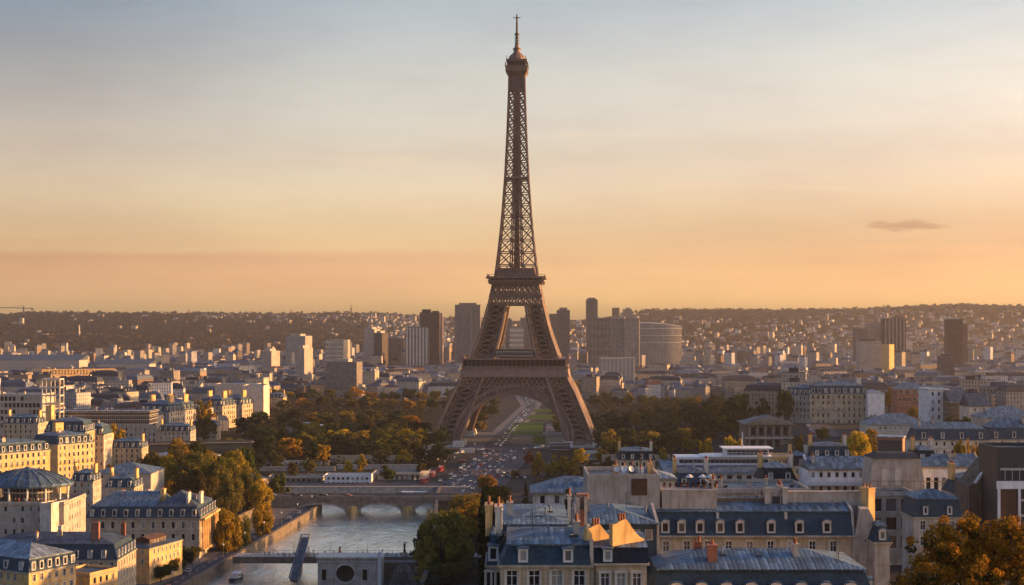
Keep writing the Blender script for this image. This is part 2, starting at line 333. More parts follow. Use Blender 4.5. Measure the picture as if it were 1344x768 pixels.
t = NT('lit_lamp'); t.base((0.9, 0.8, 0.6), 0.4); t.b.inputs['Emission Color'].default_value = (1, 0.85, 0.6, 1); t.b.inputs['Emission Strength'].default_value = 1.0; M['lamp'] = t.m
# ------------------------------------------------------------------ ground, river, roads
def axis(parts):
    out = []
    for a, b, st in parts: out += list(np.arange(a, b, st))
    return out
xs = axis([(-6000, -1500, 900), (-1500, -420, 120), (-420, 420, 8), (420, 1500, 120), (1500, 6001, 900)])
ys = axis([(-1200, 100, 160), (100, 240, 35), (240, 1700, 8), (1700, 2400, 100), (2400, 9400, 700)])
g = MB(); nx = len(xs)
g.v = [(x, y, terr(x, y)) for y in ys for x in xs]
g.f = [[j*nx+i, j*nx+i+1, (j+1)*nx+i+1, (j+1)*nx+i] for j in range(len(ys)-1) for i in range(nx-1)]; g.m = [0]*len(g.f)
struct('ground', g, M['ground'], smooth=True)
w = MB(); w.quad((-330, 300, WZ), (-15, 300, WZ), (-15, 860, WZ), (-330, 860, WZ)); struct('river', w, M['water'])
def sheet(name, pts, mat, dz=0.06, z=None, sub=1):
    b = MB(); pp = [(x, y, (terr(x, y) if z is None else z)+dz) for x, y in pts]; b.add(pp, [tuple(range(len(pp)))]); return struct(name, b, M[mat])
def pxs(pts, z=0): return [(PX(u, GY(v, z)), GY(v, z)) for u, v in pts]
# quays of the left bank (lower than the city) and right bank
b = MB(); Ys = list(range(480, 806, 18))
for a, c in zip(Ys[:-1], Ys[1:]):
    b.add([(bankL(a)-26, a, QZ), (bankL(a), a, QZ), (bankL(c), c, QZ), (bankL(c)-26, c, QZ)], [(0, 1, 2, 3)])
struct('quay_pavement', b, M['paving'])
b = MB()
for a, c in zip(Ys[:-1], Ys[1:]): b.add([(bankL(a)-9.6, a, QZ+.05), (bankL(a)-2.6, a, QZ+.05), (bankL(c)-2.6, c, QZ+.05), (bankL(c)-9.6, c, QZ+.05)], [(0, 1, 2, 3)])
struct('quay_road', b, M['asphalt'])
b = MB()
for a, c in zip(Ys[:-1], Ys[1:]):
    for k in range(2):
        y0 = a+k*9; b.add([(bankL(y0)-6.2, y0, QZ+.09), (bankL(y0)-6.0, y0, QZ+.09), (bankL(y0)-6.0, y0+4, QZ+.09), (bankL(y0)-6.2, y0+4, QZ+.09)], [(0, 1, 2, 3)])
struct('road_markings', b, M['paint'])
def bankwall(name, label, fn, y0, y1, zt, t, mat='stone_grey', sgn=-1):
    b = MB(); ys_ = np.linspace(y0, y1, 16)
    for a, c in zip(ys_[:-1], ys_[1:]):
        for (oa, ob, z0, z1) in ((0, t, -12.6, zt), (-.25, t+.25, zt, zt+.35)):
            p = [(fn(a)+sgn*oa, a), (fn(a)+sgn*ob, a), (fn(c)+sgn*ob, c), (fn(c)+sgn*oa, c)]
            if sgn < 0: p = p[::-1]
            b.prism(p, z0, z1)
    return tag(b.obj(name, M[mat]), label, 'wall')
bankwall('embankment_wall', 'pale stone embankment wall with coping along the left river bank', bankL, 478, 800, QZ+.5, 1.3, 'quay')
bankwall('embankment_wall', 'shaded stone embankment wall under the big willow on the right river bank', bankR, 540, 858, 0.5, 1.3, 'quay', 1)
bankwall('retaining_wall', 'grey retaining wall between the quay road and the palace terrace', lambda y: bankL(y)-25.5, 650, 806, 0.6, 0.8, 'quay')
b = MB(); b.box(-330, -26, 857, 859, -12.6, 0.0); b.box(-330, -26, 856.8, 859.2, 0.0, 0.4); tag(b.obj('embankment_wall', M['stone_grey']), 'shaded stone wall of the far quay behind the arched bridge', 'wall')
b = MB(); b.add([(bankR(540), 540, .05), (0, 540, .05), (0, 860, .05), (bankR(860), 860, .05)], [(0, 1, 2, 3)]); struct('riverside_path', b, M['soil'])
b = MB(); b.add([(-340, 859, .05), (-20, 859, .05), (-20, 885, .05), (-340, 885, .05)], [(0, 1, 2, 3)]); struct('far_quay_road', b, M['asphalt'])
# avenue and esplanade, lawns, park floor
sheet('esplanade', pxs([(552, 650), (655, 646), (690, 606), (700, 584), (640, 580), (622, 604), (588, 630)]), 'asphalt', .10, 0)
sheet('avenue', pxs([(640, 581), (668, 581), (704, 533), (706, 517), (680, 517), (692, 533)]), 'asphalt', .16, 0)
sheet('avenue_pavement', pxs([(630, 581), (640, 581), (692, 533), (682, 517), (674, 517), (684, 533)]), 'paving', .14, 0)
sheet('avenue_pavement', pxs([(668, 581), (674, 581), (710, 533), (712, 517), (706, 517), (704, 533)]), 'paving', .14, 0)
sheet('park_floor', [(-480, 900), (-62, 900), (-40, 1130), (-60, 1700), (-420, 1650)], 'soil', .05, 0)
sheet('park_floor', [(28, 935), (75, 935), (95, 1030), (190, 1160), (250, 1700), (40, 1700)], 'soil', .05, 0)
sheet('tower_forecourt', [(-75, 1120), (75, 1120), (75, 1290), (-75, 1290)], 'paving', .08, 0)
sheet('lawn', pxs([(660, 571), (712, 571), (714, 555), (678, 555)]), 'lawn', .24, 0)
sheet('lawn', pxs([(690, 551), (727, 551), (727, 544.5), (697, 544.5)]), 'lawn', .24, 0)
sheet('lawn', pxs([(699, 541), (728, 541), (727, 537), (701, 537)]), 'lawn', .24, 0)
sheet('lawn', pxs([(700, 583), (716, 583), (716, 572), (699, 572)]), 'lawn', .22, 0)
sheet('lawn', pxs([(716, 569), (728, 569), (728, 556), (717, 556)]), 'paving', .2, 0)
b = MB()
for (u0, v0, u1, v1, n) in ((592, 640, 660, 592, 12), (606, 646, 680, 590, 12), (655, 580, 698, 534, 12)):
    A = pxs([(u0, v0), (u1, v1)])
    for k in range(n):
        f = k/n; x = A[0][0]+(A[1][0]-A[0][0])*f; y = A[0][1]+(A[1][1]-A[0][1])*f; dxn = (A[1][0]-A[0][0])/n*.5; dyn = (A[1][1]-A[0][1])/n*.5
        b.quad((x-.3, y, .24), (x+.3, y, .24), (x+.3+dxn, y+dyn, .24), (x-.3+dxn, y+dyn, .24))
struct('road_markings', b, M['paint'])
# right-hand side street between the portico palace and the curved apartment block
sheet('street', [(PX(1068, 905), 905), (PX(1104, 885), 885), (PX(1090, 990), 990), (PX(1055, 1010), 1010)], 'asphalt', .5)
# ------------------------------------------------------------------ hills on the horizon
RU = [-300, 0, 40, 100, 200, 330, 480, 530, 600, 700, 760, 830, 870, 1000, 1120, 1200, 1260, 1344, 1600]
RV = [416, 416, 413, 413.5, 414, 415, 414, 417, 421, 421, 420, 412, 409.5, 410, 409, 405, 403, 405, 406]
def ridge_z(u): return CAMH+(HV-np.interp(u, RU, RV))*6500/F
def hill_z(x, y):
    u = 672+F*x/y; zr = ridge_z(u); n = 6*math.sin(x*.004+1)+4*math.sin(x*.011+y*.002)
    t = ss(4300, 6500, y); return zr*t+n*t*(1-t)*2
b = MB(); us = np.arange(-900, 2244, 9); yy = [4250, 4500, 4800, 5100, 5400, 5700, 6000, 6250, 6500, 6900]
b.v = [((u-672)*y/F, y, hill_z((u-672)*y/F, y)+random.uniform(-2, 2)-1.0) for y in yy for u in us]; n = len(us)
b.f = [[j*n+i, j*n+i+1, (j+1)*n+i+1, (j+1)*n+i] for j in range(len(yy)-1) for i in range(n-1)]; b.m = [0]*len(b.f)
struct('hills', b, M['hill'], smooth=True)
# ------------------------------------------------------------------ haze
hz = NT('warm_city_haze'); pv = hz.new('ShaderNodeVolumePrincipled'); pv.inputs['Color'].default_value = (0.62, 0.62, 0.66, 1); pv.inputs['Density'].default_value = 4.2e-5; pv.inputs['Anisotropy'].default_value = 0.35
hz.n.remove(hz.b); hz.l.new(pv.outputs[0], hz.out.inputs['Volume'])
b = MB(); b.box(-6500, 6500, -1600, 9900, -14, 366); tag(b.obj('haze', hz.m, uv=False), None, None, None, 'stuff')
# ------------------------------------------------------------------ the iron tower
TX, TY = PX(678.5, 1202), 1202
def interp(z, a, b): return float(np.interp(z, a, b))
def ao(z): return interp(z, [0, 14, 41, 50, 70, 90, 112, 130, 136], [65, 60, 48.5, 43.5, 34.7, 27.6, 22.2, 18.6, 17.4])
def ai(z): return interp(z, [0, 20, 43, 56, 70, 90, 112], [44, 37, 29, 24, 17, 12, 8])
tower = thing('iron_tower', (TX, TY, 0), 'tall brown iron lattice tower on four splayed legs above the park', 'tower', rz=R(-3))
def legs():
    for sx in (-1, 1):
        for sy in (-1, 1):
            b = MB(); zs = [1.5, 9, 17, 25, 33, 41, 49, 57, 64, 71, 79, 87, 95, 103, 112]
            def cor(z, i, j): return (sx*(ao(z) if i else ai(z)), sy*(ao(z) if j else ai(z)), z)
            ed = [(0, 0), (0, 1), (1, 1), (1, 0)]
            for k in range(len(zs)-1):
                z0, z1 = zs[k], zs[k+1]
                for e in ed: b.beam(cor(z0, *e), cor(z1, *e), 2.1 if z0 < 60 else 1.7)
                for q in range(4):
                    p0, p1 = ed[q], ed[(q+1) % 4]; a0, a1, c0, c1 = map(Vector, (cor(z0, *p0), cor(z0, *p1), cor(z1, *p0), cor(z1, *p1)))
                    b.beam(a0, c1, .85); b.beam(a1, c0, .85); b.beam(c0, c1, 1.0)
                    m0, m1, l, r = (a0+a1)/2, (c0+c1)/2, (a0+c0)/2, (a1+c1)/2
                    for s_, t_ in ((m0, l), (m0, r), (m1, l), (m1, r)): b.beam(s_, t_, .36)
                    b.beam(l, r, .4)
            b.obj('leg', M['iron'], tower, uv=False)
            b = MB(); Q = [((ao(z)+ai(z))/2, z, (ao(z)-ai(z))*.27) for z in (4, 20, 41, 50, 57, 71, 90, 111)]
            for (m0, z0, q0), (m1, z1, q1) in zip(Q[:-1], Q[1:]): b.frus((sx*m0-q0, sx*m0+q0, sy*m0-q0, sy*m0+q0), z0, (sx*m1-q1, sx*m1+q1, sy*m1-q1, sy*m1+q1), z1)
            b.obj('leg_shade_core', M['iron_shade'], tower, uv=False)  # added solid core, coloured dark as the shade inside the leg
            f = MB(); c = (sx*54.5, sy*54.5)
            for i in (0, 1):
                for j in (0, 1):
                    px, py = sx*(66 if i else 43), sy*(66 if j else 43)
                    f.frus((px-5, px+5, py-5, py+5), -1, (px-3.4, px+3.4, py-3.4, py+3.4), 4.5)
            f.box(c[0]-15, c[0]+15, c[1]-15, c[1]+15, -1, 1.2); f.obj('foundation', M['stone_pale'], tower)
legs()
def face(k, x, z, off=0.): # point on side k at lateral x, following the lean of the legs
    a = ao(z)+off; return {0: (x, -a, z), 1: (a, x, z), 2: (-x, a, z), 3: (-a, -x, z)}[k]
for k in range(4):
    b = MB(); n = 40; prev = None
    for i in range(n+1):
        t = math.pi*i/n; ci, si = math.cos(t), math.sin(t)
        zi = 1.5+39.5*si; zo = 1.5+45.0*si; xi = -43.0*ci; xo = -47.0*ci
        pi_, po = Vector(face(k, xi, zi, -.3)), Vector(face(k, xo, zo, -.3))
        if prev:
            b.beam(prev[0], pi_, 1.5, 3); b.beam(prev[1], po, 1.3, 3); b.beam(prev[0], po, .6); b.beam(prev[1], pi_, .6)
        b.beam(pi_, po, .7, 2); prev = (pi_, po)
    b.obj('arch', M['iron'], tower, uv=False)
    b = MB()                                                       # spandrel and girder lattice
    for i in range(-8, 9):
        x = i*3.9; zt = 54
        zo = 1.5+45.0*math.sqrt(max(0, 1-(x/47.0)**2)); zo = max(zo, 30)
        if zo < 49.5: b.beam(face(k, x, zo), face(k, x, 50.5), .6)
    for i in range(-11, 11):
        x0 = i*3.96; x1 = x0+3.96
        b.beam(face(k, x0, 46.6, .3), face(k, x1, 53.2, .3), .62); b.beam(face(k, x1, 46.6, .3), face(k, x0, 53.2, .3), .62)
    for z in (46.4, 53.6): b.beam(face(k, -ao(z), z), face(k, ao(z), z), 1.3)
    for s_ in (-1, 1):                                             # rounded openings above the arch haunches
        for i in range(5):
            xx = s_*(19+i*3.1); zz = 45.6-i*.75; P0 = None
            for q in range(9):
                t = 2*math.pi*q/8; p = face(k, xx+1.35*math.cos(t), zz+1.9*math.sin(t), .1)
                if P0: b.beam(P0, p, .5)
                P0 = p
        b.beam(face(k, s_*17, 44), face(k, s_*34, 47.5), 1.0)
    b.obj('girder', M['iron'], tower, uv=False)
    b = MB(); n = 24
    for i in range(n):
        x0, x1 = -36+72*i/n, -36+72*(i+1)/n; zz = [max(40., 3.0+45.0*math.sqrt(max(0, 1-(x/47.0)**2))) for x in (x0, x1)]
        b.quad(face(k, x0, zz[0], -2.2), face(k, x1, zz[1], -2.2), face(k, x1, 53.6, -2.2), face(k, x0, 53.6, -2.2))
    b.obj('girder_shade_sheet', M['iron_shade'], tower, uv=False)  # added dark sheet, painted as the shade behind the girder lattice
def hollow(b, h0, z0, h1, z1, t, m=0):
    for sgn in (-1, 1):
        b.frus((-h0, h0, sgn*h0-t/2, sgn*h0+t/2), z0, (-h1, h1, sgn*h1-t/2, sgn*h1+t/2), z1, m); b.frus((sgn*h0-t/2, sgn*h0+t/2, -h0+t/2+.01, h0-t/2-.01), z0, (sgn*h1-t/2, sgn*h1+t/2, -h1+t/2+.01, h1-t/2-.01), z1, m)
def platform(name, z0, h0, hb, zpan, zgal, ztop, over, inner):
    b = MB(); hollow(b, h0, z0, hb, zpan, 1.2)
    hollow(b, hb+over*.4, zpan, hb+over*.4, zpan+.9, 1.4)
    hollow(b, hb-.9, zpan+.9, hb-.9, zgal, .6, 1)
    hollow(b, hb+over, zgal, hb+over, zgal+1.3, 1.6)
    for zf in (z0+.6, zpan+.4, zgal+.5):                           # floor frame around the open centre
        r = hb-.8; q = inner
        for (x0, x1, y0, y1) in ((-r, r, -r, -q), (-r, r, q, r), (-r, -q, -q, q), (q, r, -q, q)): b.box(x0, x1, y0, y1, zf-.35, zf+.2)
    for k in range(4):
        nn = int(hb*2/3.6)
        for i in range(nn+1):
            x = -hb+i*2*hb/nn
            P = lambda x, z, o=.75: {0: (x, -hb-o, z), 1: (hb+o, x, z), 2: (-x, hb+o, z), 3: (-hb-o, -x, z)}[k]
            b.beam(P(x, z0+.3, .7), P(x, zpan, .95), .7); b.beam(P(x, zpan+.9, .3), P(x, zgal, .3), .3); b.beam(P(x, zgal+1.3, over-.2), P(x, zgal+2.9, over-.2), .22)
        b.beam(P(-hb-over, zgal+2.9, over-.2), P(hb+over, zgal+2.9, over-.2), .3)
    return b.obj(name, [M['iron_panel'], M['dark']], tower, uv=False)
platform('first_platform', 53.9, 43.2, 41.4, 61.5, 67.5, 70, 1.9, 15)
b = MB(); b.box(-15, 15, -38.8, -30, 70.4, 75.6); b.box(-15.5, 15.5, -39.3, -29.5, 75.6, 76.3, 1); b.obj('gallery_pavilion', [M['glazing'], M['iron_panel']], tower)
b = MB(); b.box(-31, 31, -31, -29.6, 69.2, 72.8); b.obj('gallery_wall', M['iron'], tower, uv=False)
b = MB(); b.box(-31, 31, 29.6, 31, 69.2, 72.8); b.obj('gallery_wall', M['iron'], tower, uv=False)
b = MB()                                                           # girder under the second platform
for k in range(4):
    P = lambda x, z: {0: (x, -ao(z)-.2, z), 1: (ao(z)+.2, x, z), 2: (-x, ao(z)+.2, z), 3: (-ao(z)-.2, -x, z)}[k]
    for z in (112, 118.5, 120, 128.6): b.beam(P(-ao(z), z), P(ao(z), z), 1.5)
    nb = 9
    for i in range(nb):
        for (z0, z1, w_) in ((112, 118.5, .8), (120, 128.6, .9)):
            a, c = -ao(z0)+2*ao(z0)*i/nb, -ao(z0)+2*ao(z0)*(i+1)/nb; e, f = -ao(z1)+2*ao(z1)*i/nb, -ao(z1)+2*ao(z1)*(i+1)/nb
            b.beam(P(a, z0), P(f, z1), w_); b.beam(P(c, z0), P(e, z1), w_); b.beam(P(c, z0), P(f, z1), .9)
b.obj('girder', M['iron'], tower, uv=False)
platform('second_platform', 128.8, 20.4, 21.2, 131.2, 133.5, 134.8, 2.3, 9)
b = MB(); b.frus((-16.5, 16.5, -16.5, 16.5), 135.5, (-14.5, 14.5, -14.5, 14.5), 142); b.obj('gallery_pavilion', M['iron_panel'], tower, uv=False)
def au(z): return interp(z, [134, 150, 180, 216, 250, 289, 303], [17.5, 15.3, 12.2, 9.6, 7.9, 6.5, 6.2])
b = MB(); z = 134.0; zs = [z]
while z < 301: z += 10.8*(1-(z-134)/430); zs.append(min(z, 303))
for k in range(4):
    P = lambda fr, z, d=0.: {0: (fr*au(z), -au(z)*(1-d), z), 1: (au(z)*(1-d), fr*au(z), z), 2: (-fr*au(z), au(z)*(1-d), z), 3: (-au(z)*(1-d), -fr*au(z), z)}[k]
    for z0, z1 in zip(zs[:-1], zs[1:]):
        b.beam(P(-1, z0), P(-1, z1), 1.25)
        for fr in (-.30, .30): b.beam(P(fr, z0), P(fr, z1), .9)
        b.beam(P(-1, z1), P(1, z1), .8)
        for (f0, f1) in ((-1, -.3), (.3, 1)): b.beam(P(f0, z0), P(f1, z1), .78); b.beam(P(f1, z0), P(f0, z1), .78)
        b.beam(P(-.3, z0), P(.3, z1), .6); b.beam(P(.3, z0), P(-.3, z1), .6)
        b.beam(P(-.12, z0, .75), P(-.12, z1, .75), 1.0); zm = (z0+z1)/2; b.beam(P(-.3, zm), P(.3, zm), .6); b.beam(P(.12, z0, .75), P(.12, z1, .75), .9)
b.box(-2.1, 2.1, -2.1, 2.1, 136, 290)
b.obj('upper_shaft', M['iron'], tower, uv=False)
b = MB(); b.box(-10.0, 10.0, -10.0, 10.0, 215.8, 217.0); b.obj('intermediate_platform', M['iron_panel'], tower, uv=False)
b = MB(); b.frus((-5.9, 5.9, -5.9, 5.9), 289, (-6.2, 6.2, -6.2, 6.2), 300, 0); b.frus((-6.3, 6.3, -6.3, 6.3), 300, (-9.0, 9.0, -9.0, 9.0), 304.5, 0); b.box(-9.1, 9.1, -9.1, 9.1, 304.5, 308.2, 0); b.box(-9.5, 9.5, -9.5, 9.5, 308.2, 308.8, 0)
b.box(-7.6, 7.6, -7.6, 7.6, 308.8, 312.5, 1); b.box(-8.6, 8.6, -8.6, 8.6, 312.5, 314.2, 0)
for i in range(9):
    for s_ in (-1, 1):
        x = -9+i*2.25; b.box(x-.2, x+.2, s_*9.2-.2, s_*9.2+.2, 308.8, 311.3); b.box(s_*9.2-.2, s_*9.2+.2, x-.21, x+.21, 308.8, 311.4)
for i in range(7): b.box(-8.3+i*2.6, -7.9+i*2.6, -8.5, -8.1, 314.2, 316.8)
b.ring(0, 0, [(7.4, 314.2), (7.2, 316), (5.8, 318.4), (4.2, 319.6), (2.9, 321), (2.8, 323.2), (3.6, 323.5), (3.6, 324), (2.2, 324.8), (1.7, 327)], 12)
b.obj('top_cabin', [M['iron'], M['dark']], tower, uv=False)
b = MB(); b.ring(0, 0, [(1.5, 326), (1.3, 335), (2.1, 335.4), (2.1, 336.4), (1.0, 337), (.75, 349), (.5, 352.6)], 8); b.beam((-2.9, 0, 349.6), (2.9, 0, 349.6), .6)
for zz in (328, 330.5, 333): b.beam((-2.2, 0, zz), (2.2, 0, zz), .4); b.beam((0, -2.2, zz+.8), (0, 2.2, zz+.8), .4)
b.obj('antenna_mast', M['metal_dark'], tower, uv=False)
# ------------------------------------------------------------------ buildings: shared window, dormer and chimney meshes
CACHE = {}
def cached(key, fn):
    if key not in CACHE: CACHE[key] = fn()
    return CACHE[key]
def win_mesh(w, h, style='sash'):          # local: x across, y into the wall, z up; origin bottom centre on the wall face
    def f():
        b = MB(); t = 0.09; y = 0.16
        b.box(-w/2, w/2, y+.05, y+.08, 0, h, 1)
        b.box(-w/2, -w/2+t, y-.02, y+.05, 0, h); b.box(w/2-t, w/2, y-.02, y+.05, 0, h); b.box(-w/2+t, w/2-t, y-.02, y+.05, 0, t); b.box(-w/2+t, w/2-t, y-.02, y+.05, h-t, h)
        if style in ('sash', 'big'): b.box(-.045, .045, y-.01, y+.05, t, h-t); b.box(-w/2+t, -.045, y, y+.05, h*.62, h*.62+.07); b.box(.045, w/2-t, y, y+.05, h*.62, h*.62+.07)
        if style in ('sash', 'sill', 'big'): b.box(-w/2-.12, w/2+.12, -.16, .1, -.16, -.001, 2)
        if style in ('sash', 'hood'):
            for s in (-1, 1): b.box(s*(w/2+.1)-.1, s*(w/2+.1)+.1, -.07, .0, 0, h, 2)
            b.box(-w/2-.25, w/2+.25, -.13, .0, h, h+.25, 2)
        return b.mesh('window', [M['trim'], M['glass'], M['stone_pale']])
    return cached(('w', w, h, style), f)
def rail_mesh(w):
    def f():
        b = MB(); b.box(-w/2, w/2, -.42, -.38, .95, 1.0); b.box(-w/2, w/2, -.42, -.38, .1, .14); n = int(w/.16)
        for i in range(n+1): x = -w/2+w*i/n; b.box(x-.015, x+.015, -.41, -.39, .14, .95)
        b.box(-w/2, w/2, -.5, 0, -.06, 0); return b.mesh('balcony_rail', M['metal_dark'])
    return cached(('r', w), f)
def dormer_mesh(w, h, dep, style, roofmat):    # front face at y=0 looking to -y, bottom z=0
    def f():
        b = MB(); t = .17
        b.box(-w/2, -w/2+t, 0, dep, 0, h); b.box(w/2-t, w/2, 0, dep, 0, h); b.box(-w/2+t, w/2-t, 0, dep, 0, .14); b.box(-w/2+t, w/2-t, 0, dep, h-.16, h)
        if style == 'arch':
            n = 8; pl = [(-(w/2+.14)*math.cos(math.pi*i/n), h+.02+(.42)*math.sin(math.pi*i/n)) for i in range(n+1)]
            b.side(pl, -.16, dep, 1)
            b.side([(x*.8, h+(z-h)*.72) for x, z in pl], -.2, -.165, 0)
        elif style == 'ped': b.side([(-w/2-.14, h+.01), (w/2+.14, h+.01), (0, h+.6)], -.16, dep, 1); b.side([(-w/2, h+.05), (w/2, h+.05), (0, h+.46)], -.2, -.165, 0)
        else: b.side([(-w/2-.14, h+.01), (w/2+.14, h+.01), (w/2+.14, h+.13), (0, h+.24), (-w/2-.14, h+.13)], -.16, dep, 1)
        return b.mesh('dormer', [M['trim'] if style == 'flat' else M['stone_pale'], M[roofmat]])
    return cached(('d', w, h, dep, style, roofmat), f)
def dormer(parent, x, y, z, rz, w=1.35, h=1.85, dep=1.6, style='flat', roofmat='zinc', win=True):
    d = mk('dormer', dormer_mesh(w, h, dep, style, roofmat), parent, (x, y, z), rz)
    if win: mk('window', win_mesh(round(w-.34, 2), round(h-.3, 2), 'plain'), d, (0, -.06, .14))
    return d
POT = None
def pot_mesh():
    b = MB(); b.ring(0, 0, [(.17, 0), (.15, .1), (.13, .6), (.16, .62), (.16, .7), (.1, .71)], 8); return b.mesh('chimney_pot', M['terracotta'])
def chimney(parent, x, y, z, w, d, h, mat='stone', pots=3, rz=0, top=None, name='chimney'):
    b = MB(); b.box(-w/2, w/2, -d/2, d/2, 0, h-.5); b.box(-w/2-.08, w/2+.08, -d/2-.08, d/2+.08, h-.5, h-.3); b.box(-w/2, w/2, -d/2, d/2, h-.3, h); b.box(-w/2-.1, w/2+.1, -d/2-.1, d/2+.1, h, h+.14)
    c = b.obj(name, M[mat], parent); c.location = (x, y, z); c.rotation_euler = (0, 0, rz)
    L = max(w, d)
    for i in range(pots):
        f = (i+.5)/pots*L-L/2; mk('chimney_pot', cached('pot', pot_mesh), c, (f, 0, h+.14) if w >= d else (0, f, h+.14), None, None, (1, 1, random.uniform(.7, 1.25)))
    return c
def wall_face(b, o, dr, L, z0, z1, ops, m=0, rev=.3):   # ops: [(s0,s1,za,zb)] ; outward normal = (dy,-dx)
    nx_, ny_ = dr[1], -dr[0]
    P = lambda s, z, r=0: (o[0]+dr[0]*s-nx_*r, o[1]+dr[1]*s-ny_*r, z)
    S_ = sorted({0, L}|{x for q in ops for x in q[:2]}); Z_ = sorted({z0, z1}|{x for q in ops for x in q[2:]})
    opn = set()
    for q in ops:
        for i in range(len(S_)-1):
            for k in range(len(Z_)-1):
                if q[0]-1e-6 <= S_[i] and S_[i+1] <= q[1]+1e-6 and q[2]-1e-6 <= Z_[k] and Z_[k+1] <= q[3]+1e-6: opn.add((i, k))
        a, c, e, f = q; b.quad(P(a, e), P(a, e, rev), P(a, f, rev), P(a, f), m); b.quad(P(c, e, rev), P(c, e), P(c, f), P(c, f, rev), m); b.quad(P(a, e), P(c, e), P(c, e, rev), P(a, e, rev), m); b.quad(P(a, f, rev), P(c, f, rev), P(c, f), P(a, f), m)
    for k in range(len(Z_)-1):
        i = 0
        while i < len(S_)-1:
            if (i, k) in opn: i += 1; continue
            j = i
            while j+1 < len(S_)-1 and (j+1, k) not in opn: j += 1
            b.quad(P(S_[i], Z_[k]), P(S_[j+1], Z_[k]), P(S_[j+1], Z_[k+1]), P(S_[i], Z_[k+1]), m); i = j+1
def clutter(root, x0, x1, y0, y1, z, n, slope=0.0):
    def hatch():
        b = MB(); b.box(-.45, .45, -.35, .35, -.5, .22); b.box(-.38, .38, -.28, .28, .22, .26, 1); return b.mesh('skylight', [M['metal_dark'], M['glass']], uv=False)
    def pipe():
        b = MB(); b.ring(0, 0, [(.11, -.5), (.11, .8), (.2, .82), (.2, .95), (.04, 1.05)], 8); return b.mesh('vent_pipe', M['zinc_pale'], uv=False)
    def stackm():
        b = MB(); b.box(-.9, .9, -.35, .35, -1, 1.5); b.box(-1, 1, -.43, .43, 1.5, 1.66); return b.mesh('chimney', M['stone_grey'])
    def aerial():
        b = MB(); b.beam((0, 0, -.5), (0, 0, 2.6), .05)
        for i in range(5): b.beam((-.5, 0, 1.6+i*.2), (.5, 0, 1.6+i*.2), .03)
        return b.mesh('aerial', M['metal_dark'], uv=False)
    rg = random.Random(n*7+int(x1*3)); fs = [('skylight', hatch), ('vent_pipe', pipe), ('chimney', stackm), ('aerial', aerial), ('vent_pipe', pipe)]
    for i in range(n):
        nm, f = fs[i % 5]; x, y = rg.uniform(x0, x1), rg.uniform(y0, y1); o = mk(nm, cached('clt'+nm, f), root, (x, y, z+slope*(y-y0)), rg.choice((0, R(90))) if nm == 'chimney' else 0)
        if nm == 'chimney':
            for k in range(3): mk('chimney_pot', cached('pot', pot_mesh), o, (-.6+k*.6, 0, 1.66))
